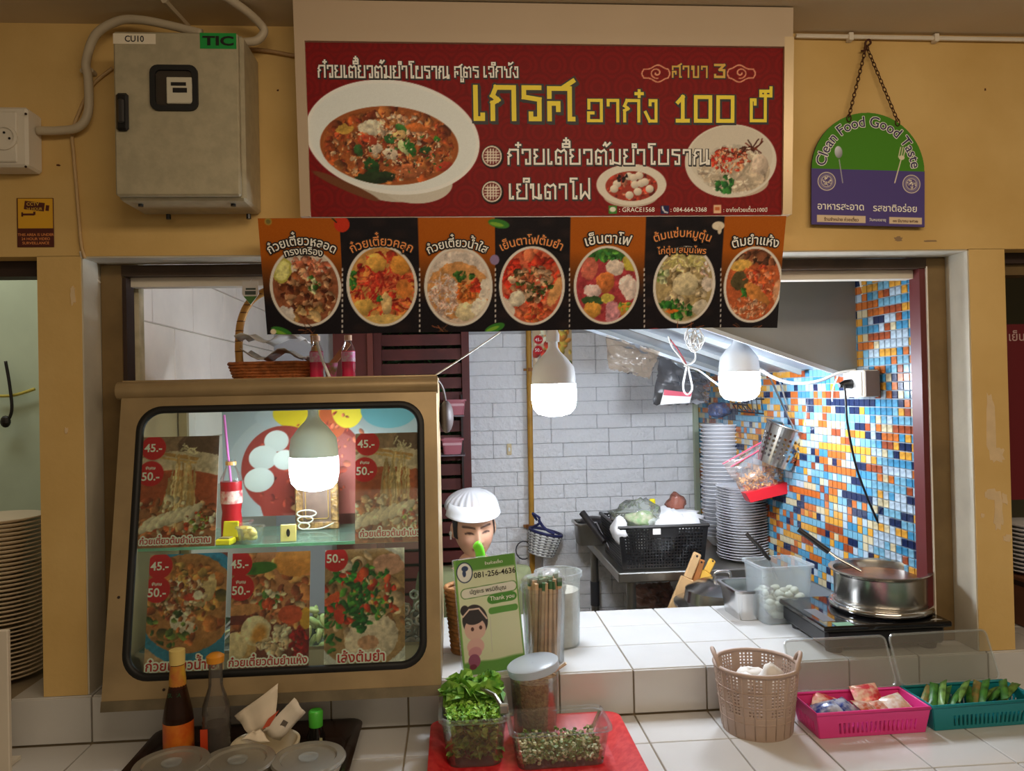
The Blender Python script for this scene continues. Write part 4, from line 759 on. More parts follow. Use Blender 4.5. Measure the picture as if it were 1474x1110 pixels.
poster('noodle pull poster with two price dots, upper left inside the cabinet glass', 196, 627, 316, 790, (150, 100, 70), f_pull(0, 0), PRI(221, 645, 217, 682)+[T('ก๋วยเตี๋ยวต้มยำโบราณ', 252, 776, 98)], 21)
poster('noodle pull poster with two price dots, upper right inside the cabinet glass', 511, 622, 607, 783, (150, 100, 70), f_pull(308, -6), PRI(527, 639, 525, 674)+[T('ก๋วยเตี๋ยวต้มยำโบร', 562, 765, 88)], 22)
poster('clear soup noodle poster with a blue bowl inside the cabinet glass', 206, 795, 328, 977, (196, 156, 120), f_blue, PRI(230, 815, 226, 849)+[T('ก๋วยเตี๋ยวน้ำใส', 262, 954, 98)], 23)
poster('dry noodle poster with two boiled eggs inside the cabinet glass', 329, 793, 447, 966, (196, 130, 90), f_eggs, PRI(345, 812, 347, 846)+[T('ก๋วยเตี๋ยวต้มยำแห้ง', 386, 949, 108)], 24)
poster('spicy pork bone poster with green herbs inside the cabinet glass', 466, 788, 582, 961, (232, 226, 216), f_herb, [('50.-', 483, 804, 25, INKW, None), T('เล้งต้มยำ', 520, 944, 66)], 25)
# backdrop print standing at the back of the cabinet
PK = Plane((CX, .40, zs), (1, 0, 0), (0, 0, 1)); a = PK.uv(322, 745); b = PK.uv(612, 572)
bk = Print(PK, a[0], b[0], max(a[1], 0.002), 1.675-zs, .0025, (150, 156, 158), 31); e = bk.E
e(440, 680, 110, 90, (160, 164, 164)); e(455, 700, 80, 100, (140, 52, 44)); e(470, 700, 70, 80, (160, 84, 78)); e(430, 600, 60, 20, (160, 166, 168)); e(455, 595, 60, 26, (206, 180, 30)); e(480, 600, 20, 30, (190, 90, 50)); e(500, 590, 22, 26, (236, 210, 60)); e(560, 590, 40, 26, (96, 150, 160)); bk.scatter(60, 470, 650, 60, 60, (2, 6), [(176, 70, 50), (206, 110, 80)])
e(410, 676, 60, 62, (140, 52, 44)); bk.scatter(50, 410, 676, 50, 54, (2, 6), [(160, 64, 48), (120, 40, 36)])
for x, y, rx, ry in ((398, 635, 17, 15), (379, 659, 20, 17), (373, 691, 21, 17), (410, 662, 16, 14)): e(x, y, rx, ry, (196, 200, 194), .2, shade=.12)
e(450, 730, 30, 8, (206, 160, 110)); bo_ = thing('fishball_backdrop', 'fish ball picture board standing at the back inside the food cabinet', 'poster', M=PK.mat()); bk.build('print', PR, bo_); MB().bx(bk.u0, bk.u1, bk.v0, bk.v1, -.004, -.001).build('backing', OFFW, bo_)
# ---- LED bulbs
DOME = mat('bulb_dome', (232, 242, 255), .4, emit=BULB); BODY = mat('bulb_body', (244, 248, 250), .4)
DIMD = mat('bulb_dome_dim', (232, 242, 255), .4, emit=BULB*.33)
def bulb(label, px, ydome_top, y, dia, top, cord_to, dome=None):
    p = at(px, ydome_top, y); r = dia/2; t = thing('led_bulb', label, 'lamp', (p.x, y, p.z), group='hanging LED bulbs')
    MB().lathe([(r*.985, 0), (r*1.0, -.012), (r, -.05*dia/.14), (r*.93, -.075*dia/.14), (r*.72, -.092*dia/.14), (r*.3, -.100*dia/.14), (.001, -.101*dia/.14)], 28, cap0=True, cap1=False).build('dome', dome or DOME, t, smooth='all')
    MB().lathe([(r*.99, 0), (r*.985, .02), (r*.93, .05), (r*.62, .078), (r*.33, .098), (r*.22, .112), (r*.21, .15)], 48, rad=lambda i, z: 1-(.035 if i % 2 and .002 < z < .06 else 0)).build('body', BODY, t, smooth=True)
    MB().lathe([(r*.30, .128), (r*.30, .150), (r*.22, .165), (r*.10, .178)], 16).build('socket', WHITE, t, smooth=True)
    MB().tube(bez([(0, 0, .175), (.004, 0, .175+(cord_to-p.z-.175)*.5), (0, 0, cord_to-p.z)]), .003, 6).build('cord', WHITE, t)
    return t
bulb('lit LED bulb hanging inside the glass food cabinet', 452, 657, .15, .132, 0, 1.682, DIMD)
bulb('lit LED bulb hanging near the yellow pipe and white bricks', 797, 553, .32, .136, 0, 2.59)
bulb('lit LED bulb hanging under the slanted steel hood', 1064, 536, .55, .136, 0, 1.815)
# ---- things on the glass shelf
def on_shelf(px, y): return at(px, 760, y).x
x = on_shelf(334, .20)
t = thing('soda_bottle', 'red soda bottle with a pink straw on the glass shelf', 'bottle', (x, .20, zs))
REDL = clear('red_liquid', (226, 60, 70), .55, (206, 30, 44), .1, .5)
MB().lathe([(.026, 0), (.029, .01), (.028, .05), (.025, .075), (.028, .10), (.029, .16)], 18).build('liquid', REDL, t, smooth=True)
MB().lathe([(.0295, .10), (.0295, .135)], 18, cap0=False, cap1=False).build('label_band', mat('soda_label', (226, 190, 180), .4, col2=(206, 60, 70), vs=60), t, smooth=True)
MB().lathe([(.029, .16), (.028, .17), (.014, .20), (.013, .22)], 18, cap0=False).build('neck', CLEARP, t, smooth=True); MB().lathe([(.0145, .205), (.0145, .215)], 14).build('ring', mat('orange_ring', (226, 160, 90), .4), t)
MB().tube([(0, 0, .15), (-.008, 0, .24), (-.016, 0, .345)], .0035, 8).build('straw', mat('pink_straw', (226, 120, 200), .4), t)
def cup(label, px, y, r0, r1, h, content, zc, mcol):
    t = thing('dessert_cup', label, 'cup', (on_shelf(px, y), y, zs)); MB().lathe([(r0, 0), (r1, h), (r1+.004, h), (r1+.004, h+.003), (r1-.001, h+.001), (r0-.001, .002)], 20).build('cup', CLEARP, t, smooth=True)
    mb = MB(); rn = random.Random(int(px))
    if content == 'liquid': mb.lathe([(r0*.95, .003), (r0+(r1-r0)*.75, h*.72)], 18)
    else:
        for k in range(14): a_ = rn.uniform(0, 6.28); q = rn.uniform(0, r0*.7); mb.ell((q*math.cos(a_), q*math.sin(a_), rn.uniform(.012, h*.85)), (.011, .010, .009), 8, 5)
    mb.build('dessert', mcol, t, smooth=True); return t
cup('clear cup of bright yellow drink beside the red soda bottle', 347, .17, .022, .030, .05, 'liquid', 0, mat('yellow_drink', (250, 206, 30), .3))
cup('clear low cup of pale yellow balls on the glass shelf', 360, .125, .027, .035, .042, 'balls', 0, mat('pale_balls', (246, 214, 120), .4))
t = thing('yellow_case', 'small open yellow case at the left end of the shelf items', 'box', (on_shelf(327, .13), .13, zs), R(-8)); YEL = mat('yellow_card', (240, 220, 30), .4); MB().bev((0, -.01, .008), (.042, .04, .016), .003).build('base', YEL, t); MB().bev((.004, .014, .036), (.042, .006, .044), .002, Matrix.Rotation(R(-12), 3, 'X')).build('lid', YEL, t); MB().bx(-.014, .014, -.022, .002, .016, .019).build('contents', mat('grey_coins', (150, 130, 90), .5), t)
t = thing('small_card', 'small cream card with a dark figure print on the shelf', 'card', (on_shelf(415, .13), .13, zs), R(4)); MB().bev((0, 0, .023), (.042, .004, .046), .002, Matrix.Rotation(R(-8), 3, 'X')).build('card', mat('card_cream', (226, 200, 120), .5), t); MB().ell((0, -.004, .024), (.005, .001, .011), 8, 6).build('figure_print', INKK, t)
t = thing('picture_frame', 'dark carved picture frame standing below the cabinet bulb', 'picture frame', (on_shelf(457, .31), .31, zs), 0)
CARV = mat('carved_wood', (96, 66, 40), .4, col2=(150, 110, 60), vs=90, bump=.4, bs=120)
w_, h_ = .125, .165
for c, d in (((0, 0, .011), (w_, .014, .022)), ((0, 0, h_-.011), (w_, .014, .022)), ((-w_/2+.011, 0, h_/2), (.022, .014, h_-.044)), ((w_/2-.011, 0, h_/2), (.022, .014, h_-.044))): MB().bev(c, d, .003).build('frame_bar', CARV, t)
MB().bx(-w_/2+.02, w_/2-.02, -.001, .005, .02, h_-.02).build('picture', mat('brown_picture', (112, 84, 72), .5, var=.3, vs=40), t); MB().tube([(p[0], -.003, p[1]+h_/2+.004) for p in rrect(.066, .11, .004, 2)], .0015, 5, closed=True).build('inner_line', mat('gold_line', (190, 150, 90), .4, .5), t)
t = thing('silver_tag', 'white filigree ornament leaning on the dark picture frame', 'ornament', (on_shelf(438, .295), .292, zs)); mb = MB()
for k in range(3): mb.tube([((.016+.006*k)*math.cos(a_)+.004*k, 0, .014+.018*k+.010*math.sin(a_)) for a_ in np.linspace(0, 6.28, 15)[:-1]], .0022, 5, closed=True)
mb.tube(bez([(.0, 0, .004), (.05, 0, .006), (.085, 0, .02)]), .002, 5).build('scroll', mat('filigree', (190, 186, 170), .4), t)
# ---- pans of ingredients under the posters
rn = random.Random(8)
for px, lab, col, kind in ((200, 'steel pan of greens behind the cabinet glass, leftmost', (110, 150, 110), 'leaf'), (330, 'steel pan of pale noodles behind the blue bowl poster', (226, 206, 160), 'nd'), (456, 'steel pan of cabbage showing between two cabinet posters', (206, 206, 140), 'leaf'), (575, 'steel pan of grey pork rings at the right end of the cabinet', (150, 130, 116), 'ring')):
    x = CX+{200: -.293, 330: -.098, 456: .098, 575: .293}[px]; t = thing('ingredient_pan', lab, 'pan', (x, .17, .936)); tub(MB(), .16, .30, .075, .02, .93, .0015, .006).build('pan', STEELB, t, smooth=True); mb = MB()
    for k in range(46):
        c = (rn.uniform(-.058, .058), rn.uniform(-.115, .12), rn.uniform(.03, .15 if kind != 'nd' else .09))
        if kind == 'ring': mb.tube([Vector(c)+Vector((.012*math.cos(a_), .006*math.sin(a_+k), .012*math.sin(a_))) for a_ in np.linspace(0, 6.28, 8)[:-1]], .005, 5, closed=True)
        elif kind == 'nd': mb.tube(bez([Vector(c)+Vector((rn.uniform(-.03, .03), rn.uniform(-.03, .03), rn.uniform(0, .02))) for _ in range(4)], 3), .003, 5)
        else: mb.ell(c, (.02, .015, .008), 7, 4, Matrix.Rotation(rn.uniform(0, 3), 3, 'Y'))
    stuff(mb.build('ingredients', mat('ingredient_'+kind+str(px), col, .6, var=.3, vs=40), t, smooth='all'))
# ---- things on top of the cabinet
ZT = 1.698
WICK = mat('wicker', (206, 120, 62), .55, var=.4, vs=70, bump=.5, bs=160)
a = at(328, 540, .16); b = at(456, 540, .16); bx_ = (a.x+b.x)/2; bw = (b.x-a.x)
t = thing('wicker_basket', 'orange wicker basket with tall hoop handle on top of the food cabinet', 'basket', (bx_, .22, ZT))
for k in range(6):
    z = .006+k*.0082; MB().tube([(p[0], p[1], z+.0006*math.sin(i*2.1)) for i, p in enumerate(rrect(bw*(.90+.02*k), .20*(.9+.02*k), .06, 8))], .0052, 6, closed=True).build('woven_band', WICK, t, smooth='all')
MB().loft([V3(rrect(bw*.88, .176, .05, 6), .0), V3(rrect(bw*.88, .176, .05, 6), .004)]).build('bottom', WICK, t)
hp = [(-bw*.43, 0, .03), (-bw*.44, 0, .10), (-bw*.41, 0, .17), (-bw*.30, 0, .225), (-bw*.10, 0, .255), (bw*.12, 0, .255), (bw*.32, 0, .22), (bw*.41, 0, .16), (bw*.44, 0, .10), (bw*.43, 0, .03)]
MB().tube(bez(hp, 5), .011, 8, flat=.6).build('handle', mat('handle_wicker', (206, 150, 70), .5, var=.2), t, smooth='all'); mb = MB()
for p in bez(hp, 5)[::2]: mb.ell(p, (.0125, .009, .003), 8, 4)
mb.build('handle_binding', mat('binding_dark', (110, 66, 30), .6), t)
rn = random.Random(2); PAPER = mat('white_paper', (226, 222, 216), .7)
for k, lab in enumerate(('topmost folded white paper sheet in the wicker basket', 'crumpled white paper sheet lying under another in the wicker basket')):
    mb = MB(); W2, D2 = bw*.74, .15; N_ = 9; g = [[Vector((-W2/2+W2*i/N_, -D2/2+D2*j/4, .020+.026+.012*math.sin(i*1.1+k*2)+.006*math.cos(j*2+i)+(1-k)*.018)) for j in range(5)] for i in range(N_+1)]
    mb.loft(g, False, False, False); o = mb.build('paper_sheet', PAPER, None, smooth='all', M=(bx_+(.012 if k else -.004), .20, ZT+.052-.026*k), solid=.001); tag(o, lab, 'paper')
pk = at(365, 425, .16); t = thing('hanging_tag', 'white and green paper tag hanging from the wicker basket handle', 'tag', (pk.x+.006, .105, pk.z)); MB().prism([(-.020, .03), (.020, .03), (.022, -.004), (0, -.034), (-.022, -.004)], -.001, .001, Matrix.Rotation(R(90), 3, 'X')).build('card', PAPER, t); MB().prism([(-.018, -.010), (.018, -.010), (0, -.032)], .001, .0015, Matrix.Rotation(R(90), 3, 'X')).build('green_corner', mat('tag_green', (80, 130, 60), .5), t); MB().bx(-.014, .014, -.0016, -.001, -.006, .004).bx(-.012, .014, -.0016, -.001, .007, .012).build('print_band', mat('tag_print', (70, 80, 70), .5), t); MB().tube([(0, 0, .03), (0, .04, .05)], .001, 4).build('string', PAPER, t)
PINK = mat('pink_drink', (222, 40, 90), .25, coat=.4)
for px, lab in ((456, 'pink drink bottle beside the wicker basket, with a leaning straw in front'), (502, 'pink drink bottle standing apart on the cabinet, right of the cup')):
    q = at(px, 540, .12); t = thing('drink_bottle', lab, 'bottle', (q.x, .12, ZT), group='pink drinks on the cabinet')
    MB().lathe([(.017, 0), (.0185, .006), (.0175, .02), (.0185, .03), (.0178, .062), (.018, .075)], 16).build('liquid', PINK, t, smooth=True); MB().lathe([(.0186, .046), (.0186, .073)], 16, cap0=False, cap1=False).build('label_band', mat('pink_label', (236, 130, 190), .4, col2=(230, 220, 226), vs=90), t, smooth=True)
    MB().lathe([(.018, .075), (.016, .085), (.009, .100), (.009, .108)], 16, cap0=False).build('neck', CLEARP, t, smooth=True); MB().lathe([(.0105, .104), (.0105, .118)], 14).build('cap', mat('cap_peach', (236, 200, 170), .4), t)
q = at(474, 540, .13); t = thing('paper_cup', 'small floral cup with wooden stick between the pink bottles', 'cup', (q.x, .16, ZT)); MB().lathe([(.013, 0), (.019, .045), (.018, .045), (.012, .002)], 16).build('cup', mat('floral_cup', (236, 120, 180), .5, col2=(150, 160, 70), vs=60), t, smooth=True); MB().box((.022, 0, .065), (.016, .006, .09), Matrix.Rotation(R(38), 3, 'Y')).build('stick', mat('cork_wood', (190, 130, 84), .6), t)
q = at(470, 540, .075); tag(MB().tube([(q.x+.008, .075, ZT+.004), (q.x-.012, .085, ZT+.05), (q.x-.028, .095, ZT+.10)], .004, 8).build('straw', WHITE), 'white drinking straw leaning across the pink bottle on the cabinet', 'straw')
run('taut_string', 'thin taut string from the cabinet corner up behind the banner', [(627, 540, .06), (670, 512, .10), (720, 478, .14)], .0022, OFFW, 'string', 5)
# ================================================================== inside the stall
# ---- slanted steel hood on the right
hd = thing('range_hood', 'slanted stainless steel hood above the mosaic side wall', 'hood')
HZ = lambda x: 1.827-(x-.868)*.3555
HG = mat('hood_steel', (156, 158, 156), .55, .55, var=.12, vs=4); HU = mat('hood_underside', (176, 184, 196), .3, .8, var=.15, vs=5)
x0, x1 = .42, 1.335
MB().loft([[Vector((x0, y, HZ(x0))), Vector((x1, y, HZ(x1))), Vector((x1, y, 2.5)), Vector((x0, y, 2.5))] for y in (.45, .456)]).build('front_panel', HG, hd)
MB().loft([[Vector((x0, y, HZ(x0)+.03)), Vector((x1-.06, y, HZ(x1-.06)+.03)), Vector((x1-.06, y, HZ(x1-.06)+.036)), Vector((x0, y, HZ(x0)+.036))] for y in (.456, 1.40)]).build('underside_sheet', HU, hd)
for y in (.452, 1.40): MB().loft([[Vector((x0, yy, HZ(x0)-.004)), Vector((x1-.06, yy, HZ(x1-.06)-.004)), Vector((x1-.06, yy, HZ(x1-.06)+.010)), Vector((x0, yy, HZ(x0)+.010))] for yy in (y-.010, y+.006)]).build('lip', mat('hood_lip', (214, 220, 226), .3, .6), hd)
for y in (.76, 1.08): MB().loft([[Vector((x0, yy, HZ(x0)+.012)), Vector((x1-.06, yy, HZ(x1-.06)+.012)), Vector((x1-.06, yy, HZ(x1-.06)+.03)), Vector((x0, yy, HZ(x0)+.03))] for yy in (y-.012, y+.012)]).build('rib', HG, hd)
MB().loft([[Vector((x0, y, HZ(x0))), Vector((x1-.06, y, HZ(x1-.06))), Vector((x1-.06, y, 2.5)), Vector((x0, y, 2.5))] for y in (1.40, 1.406)]).build('rear_panel', HG, hd)
MB().bx(x0, x1-.06, .456, 1.40, 2.494, 2.5).build('top_panel', HG, hd); MB().bx(x0-.006, x0, .45, 1.406, HZ(x0), 2.5).build('end_panel', HG, hd)
run('wall_conduit', 'white vertical conduit beside the hood on the mosaic wall', [(1240, 395, .42), (1246, 450, .42), (1250, 520, .42)], .009, OFFW, 'pipe')
# ---- outlet with plug on the mosaic wall
xo = 1.315; q0 = onx(1232, 535, xo)
t = thing('wall_outlet', 'white power outlet with grey side on the mosaic wall', 'socket', (1.30, .40, 1.655)); MB().bev((0, -.02, 0), (.05, .13, .085), .004).build('box', OFFW, t); MB().bev((-.027, -.02, 0), (.006, .11, .075), .002).build('face_plate', WHITE, t); MB().bev((.002, -.086, 0), (.046, .004, .08), .001).build('shaded_end', mat('outlet_shade_grey', (120, 108, 104), .6), t)  # grey end plate puts the shade of the unlit side into its colour
tp = thing('power_plug', 'black plug and cord hanging from the outlet down to the induction cooker', 'cord')
q = Vector((1.262, .385, 1.655)); MB().tube([q+Vector((.008, 0, 0)), q+Vector((-.010, 0, 0)), q+Vector((-.034, -.004, -.004))], [.017, .015, .007], 10).build('plug', BLACK, tp, smooth=True)
MB().tube(bez([q+Vector((-.03, -.004, -.004)), at(1216, 560, .37), at(1220, 610, .36), at(1232, 670, .36), at(1250, 720, .36), at(1268, 760, .36), at(1285, 790, .36), at(1300, 808, .37), at(1318, 850, .40)]), .0038, 8).build('cord', BLACK, tp, smooth='all')
# ---- white wiring under the hood
run('white_cable', 'white cable swinging from the hood bulb to the wall outlet', [(1093, 531, .52), (1120, 546, .50), (1150, 552, .48), (1180, 548, .45), (1208, 537, .42), (1232, 533, .40)], .005, WHITE, 'cable', 8)
t = thing('wire_bundle', 'tangled bundle of white wires tied below the hood edge', 'cable', (0, 0, 0)); mb = MB(); rn = random.Random(5)
for k in range(9):
    c = at(1000+rn.uniform(-7, 7), 490+rn.uniform(-7, 7), .44); mb.tube([c+Vector((.018*math.cos(a_)*rn.uniform(.7, 1), .01*math.sin(a_*2+k), .026*math.sin(a_))) for a_ in np.linspace(0, 6.28, 10)[:-1]], .0026, 5, closed=True)
mb.build('coil', WHITE, t, smooth='all')
MB().tube(bez([at(962, 484, .44), at(968, 500, .44), at(980, 515, .44), at(988, 525, .44), at(1000, 518, .44), at(1000, 505, .44), at(996, 496, .44)]), .0028, 6).build('loop', WHITE, t, smooth='all')
MB().tube(bez([at(989, 526, .44), at(984, 548, .44), at(984, 562, .44), at(990, 568, .44), at(996, 560, .44), at(994, 545, .44), at(990, 527, .44)]), .0030, 6).build('loop', WHITE, t, smooth='all')
MB().tube(bez([at(985, 527, .44), at(1005, 533, .46), at(1025, 548, .5), at(1038, 557, .52)]), .003, 6).build('lead', WHITE, t, smooth='all'); MB().tube(bez([at(963, 487, .44), at(975, 502, .44), at(988, 524, .44)]), .0022, 6).build('red_wire', mat('red_wire', (206, 90, 100), .5), t)
run('thin_wire', 'thin white wire with a clip hanging on the mosaic by the outlet', [(1206, 542, .5), (1199, 560, .52), (1198, 578, .54)], .0025, WHITE, 'cable', 5)
# ---- plastic bags tucked under the hood
GREYB = clear('grey_bag', (190, 184, 178), .45, (150, 146, 144), .25, .4)
def bag(name, label, corners, y, thick, m, seed, cat='bag'):
    rn = random.Random(seed); mb = MB(); c = [at(px, py, y) for px, py in corners]; N_ = 15; rings = []
    for side in (-1, 1):
        g = []
        for j in range(N_+1):
            row = []
            for i in range(N_+1):
                s, t_ = i/N_, j/N_; p = (c[0]*(1-s)+c[1]*s)*(1-t_)+(c[3]*(1-s)+c[2]*s)*t_; k = math.sin(math.pi*s)*math.sin(math.pi*min(1, t_*1.0)); row.append(p+Vector((rn.uniform(-.004, .004), side*thick*(k**.7)*(1+.55*rn.uniform(-1, 1)), rn.uniform(-.006, .006))))
            g.append(row)
        mb.loft(g, False, False, False)
    o = thing(name, label, cat); mb.build('film', m, o, smooth='all'); return o
bag('plastic_bag', 'creased beige plastic bag tucked under the left hood lip', [(872, 484), (950, 506), (935, 545), (876, 530)], 1.36, .03, clear('beige_bag', (232, 222, 210), .24, (206, 188, 168), .18, .9), 3)
t = bag('plastic_bag', 'large grey plastic bag of packaging hanging under the hood', [(950, 512), (1022, 545), (1020, 582), (940, 582)], 1.40, .05, clear('smoke_bag', (170, 170, 172), .5, (104, 102, 104), .18, .9), 6); 
qa, qb, qc, qd = [at(px, py, 1.33) for px, py in ((956, 561), (996, 566), (993, 580), (950, 583))]
MB().quad(qd, qc, qb, qa).build('paper_label', PAPER, t, solid=.002); qa, qb, qc, qd = [at(px, py, 1.326) for px, py in ((956, 561), (996, 566), (994, 571), (955, 569))]; MB().quad(qd, qc, qb, qa).build('red_strip', mat('red_strip', (206, 70, 90), .5), t, solid=.002)
# ---- yellow pipe with brackets, switch, small poster, basket
YP = mat('yellow_pipe_paint', (196, 142, 44), .5, var=.25, vs=12)
t = thing('yellow_pipe', 'yellow painted vertical pipe fixed to the white brick wall', 'pipe'); a = at(761, 485, 1.90); b = at(767, 862, 1.90)
MB().tube([Vector((a.x, 1.90, a.z+.12)), a, b, Vector((b.x, 1.90, 0))], .014, 12).build('pipe', YP, t, smooth=True)
for py in (532, 758):
    q = at(764, py, 1.90); mb = MB(); mb.box((q.x, 1.918, q.z), (.07, .03, .012)).lathe([(.020, -.009), (.020, .009)], 14, c=(q.x, 1.90, q.z)); mb.build('bracket', mat('bracket_brown', (150, 96, 44), .6, .3), t)
q = at(733, 647, 1.935); t = thing('light_switch', 'small cream light switch on the white brick wall', 'switch', (q.x, 1.940, q.z)); MB().bev((0, -.004, 0), (.024, .012, .058), .003).build('plate', mat('switch_cream', (226, 206, 160), .5), t); MB().bev((0, -.012, 0), (.010, .006, .020), .002).build('rocker', WHITE, t)
PQ = Plane((0, 1.932, 0), (1, 0, 0), (0, 0, 1)); a = PQ.uv(768, 560); b = PQ.uv(822, 440); pp = Print(PQ, a[0], b[0], a[1], b[1], .004, (216, 190, 150), 8); pp.scatter(80, 796, 510, 26, 50, (3, 9), [(226, 150, 70), (206, 70, 50), (236, 200, 90), (120, 150, 70), (236, 220, 190)]); pp.E(775, 489, 6.5, 6.5, RC); pp.E(775, 504, 6.5, 6.5, RC); pp.E(805, 545, 18, 14, (206, 60, 60))
o = thing('wall_poster', 'dish poster pasted on the white bricks behind the hanging bulb', 'poster', M=PQ.mat()); pp.build('print', PRM, o); MB().bx(a[0], b[0], a[1], b[1], -.002, -.0006).build('backing', PAPER, o)
for s_, y in (('45.-', 489), ('50.-', 504)): q = PQ.uv(775, y); fit_text('lettering', s_, INKW, o, Matrix.Translation((q[0], q[1], .001)), w=.035, off=.01)
q = at(785, 768, 1.80); t = thing('hanging_basket', 'white woven basket with navy rim hanging on the yellow pipe', 'basket', M=Matrix.Translation(q) @ Matrix.Rotation(R(14), 4, 'Y'))
WB = mat('white_weave', (222, 222, 218), .7, bump=.5, bs=90)
for k in range(9): z = -.100+k*.0135; MB().tube([((.058+.003*k)*math.cos(a_), (.058+.003*k)*math.sin(a_), z) for a_ in np.linspace(0, 6.283, 25)[:-1]], .0075, 6, closed=True).build('coil', WB if k < 8 else mat('navy_rim', (40, 44, 92), .6), t, smooth='all')
MB().lathe([(.055, -.104), (.055, -.098)], 20).build('bottom', WB, t); mb = MB()
for k in range(8):
    z = -.0945+k*.0135-.0012
    for i in range(16): a_ = i*math.pi/8; r_ = .0655+.003*k; mb.box((r_*math.cos(a_), r_*math.sin(a_), z), (.002, .012, .003), Matrix.Rotation(a_, 3, 'Z'))
mb.build('dark_stitch', mat('stitch', (60, 60, 76), .7), t)
NAVY = mat('navy_cloth', (44, 48, 100), .7); mb = MB(); mb.tube(bez([(-.078, 0, .01), (-.05, -.06, .05), (-.05, -.02, .07)]), .006, 6).tube(bez([(-.05, -.03, .06), (-.02, -.08, .035), (.03, -.09, .02)]), .007, 6).tube(bez([(-.06, -.03, .06), (-.09, -.05, .09), (-.05, -.05, .075)]), .006, 6); mb.build('bow', NAVY, t, smooth='all')
q = at(757, 792, 1.85); tag(MB().tube([q+Vector((.04*math.cos(a_)-.01, 0, .045*math.sin(a_))) for a_ in np.linspace(.6, 5.2, 14)], .0035, 6).build('wire_hook', mat('dark_wire', (60, 60, 66), .5)), 'dark wire hook ring sticking out beside the yellow pipe', 'hook')
# ---- steel table with crate, pots and plates
TZ = .918
t = thing('steel_table', 'stainless steel work table standing along the white brick wall', 'table', (0, 0, 0)); MB().bev((.955, 1.47, TZ-.02), (.63, .84, .04), .004).build('top', STEEL, t)
for x, y in ((.70, 1.10), (.68, 1.82), (1.23, 1.10), (1.22, 1.82)): MB().lathe([(.020, 0), (.020, TZ-.04)], 14, c=(x, y, 0)).build('leg', STEEL, t, smooth=True); MB().lathe([(.023, .58), (.023, .70)], 14, c=(x, y, 0)).build('sleeve', mat('sleeve_steel', (90, 90, 94), .4, .7), t, smooth=True)
for y in (1.10, 1.82): MB().bx(.70, 1.22, y-.012, y+.012, .30, .33).build('rail', STEEL, t)
MB().bx(.68, 1.24, 1.09, 1.83, .33, .345).build('lower_shelf', STEEL, t)
o = bag('plastic_bag', 'pink and clear plastic bag heap on the shelf under the steel table', [(905, 842), (965, 838), (975, 874), (915, 878)], 1.45, .08, clear('pinkbag', (216, 190, 180), .55, (190, 150, 140), .3, .3), 9)
# crate
t = thing('black_crate', 'black perforated plastic crate on the steel table', 'crate', (0, 0, 0)); a = at(897, 805, 1.10); b = at(1012, 800, 1.10); cw = b.x-a.x; cxx = (a.x+b.x)/2; chh = .172; cy0, cy1 = 1.10, 1.46
def holed(mb, A, B, C, D, nx, ny, skip=None):
    """bilinear panel with square holes"""
    g = [[(Vector(A)*(1-i/nx)+Vector(B)*(i/nx))*(1-j/ny)+(Vector(D)*(1-i/nx)+Vector(C)*(i/nx))*(j/ny) for i in range(nx+1)] for j in range(ny+1)]
    mb.loft(g, False, False, False, drop=lambda i, j: (i % 2 == 1 and j % 2 == 1) and not (skip and skip(i, j)) and 1 < i < nx-2 and 0 < j < ny-1)
ex_ = .018; P = lambda sx, sy, z: Vector((cxx+sx*(cw/2+(ex_ if z else 0)), (cy0+cy1)/2+sy*((cy1-cy0)/2+(ex_ if z else 0)), TZ+.003+z))
mb = MB(); holed(mb, P(-1, -1, 0), P(1, -1, 0), P(1, -1, chh), P(-1, -1, chh), 55, 27, lambda i, j: 18 <= i <= 36 and j >= 20); mb.build('front_side', BLACK, t, solid=.004)
mb = MB(); holed(mb, P(-1, 1, 0), P(-1, -1, 0), P(-1, -1, chh), P(-1, 1, chh), 51, 27); mb.build('left_side', BLACK, t, solid=.004)
mb = MB(); holed(mb, P(1, -1, 0), P(1, 1, 0), P(1, 1, chh), P(1, -1, chh), 51, 27); mb.build('right_side', BLACK, t, solid=.004)
mb = MB(); holed(mb, P(1, 1, 0), P(-1, 1, 0), P(-1, 1, chh), P(1, 1, chh), 55, 27); mb.build('rear_side', BLACK, t, solid=.004)
MB().bx(cxx-cw/2, cxx+cw/2, cy0, cy1, TZ+.001, TZ+.006).build('floor_panel', BLACK, t); rim = [P(-1, -1, chh), P(1, -1, chh), P(1, 1, chh), P(-1, 1, chh)]
MB().tube(rim, .009, 6, closed=True).build('rim', BLACK, t)
q = at(946, 765, 1.07); MB().bx(q.x-.016, q.x+.016, cy0-.024, cy0-.021, q.z-.014, q.z+.010).build('paper_label', PAPER, t)
def crumple(name, label, c, r, m, seed, cat, n=16, mm=10, amp=.25):
    rn = random.Random(seed); mb = MB(); mb.ell((0, 0, 0), r, n, mm); ph = [rn.uniform(0, 6) for _ in range(6)]
    mb.v = [tuple(Vector(v)*(1+amp*(math.sin(v[0]*90+ph[0])*math.cos(v[1]*80+ph[1])+.6*math.sin(v[2]*120+ph[2]+v[0]*60)+.3*rn.uniform(-1, 1))*.7)) for v in mb.v]
    o = mb.build(name, m, None, smooth='all', M=c); return tag(o, label, cat)
CLOTH = mat('white_cloth', (236, 236, 238), .85, bump=.2); zc = TZ+chh
crumple('white_cloth', 'crumpled white cloth piled in the black crate', (cxx+.06, 1.26, zc-.01), (.15, .14, .055), CLOTH, 3, 'cloth', 28, 14, .3)
crumple('white_cloth', 'white cloth corner hanging over the left end of the black crate', (cxx-cw/2-.008, 1.12, zc-.012), (.035, .05, .05), CLOTH, 4, 'cloth', 16, 10, .2)
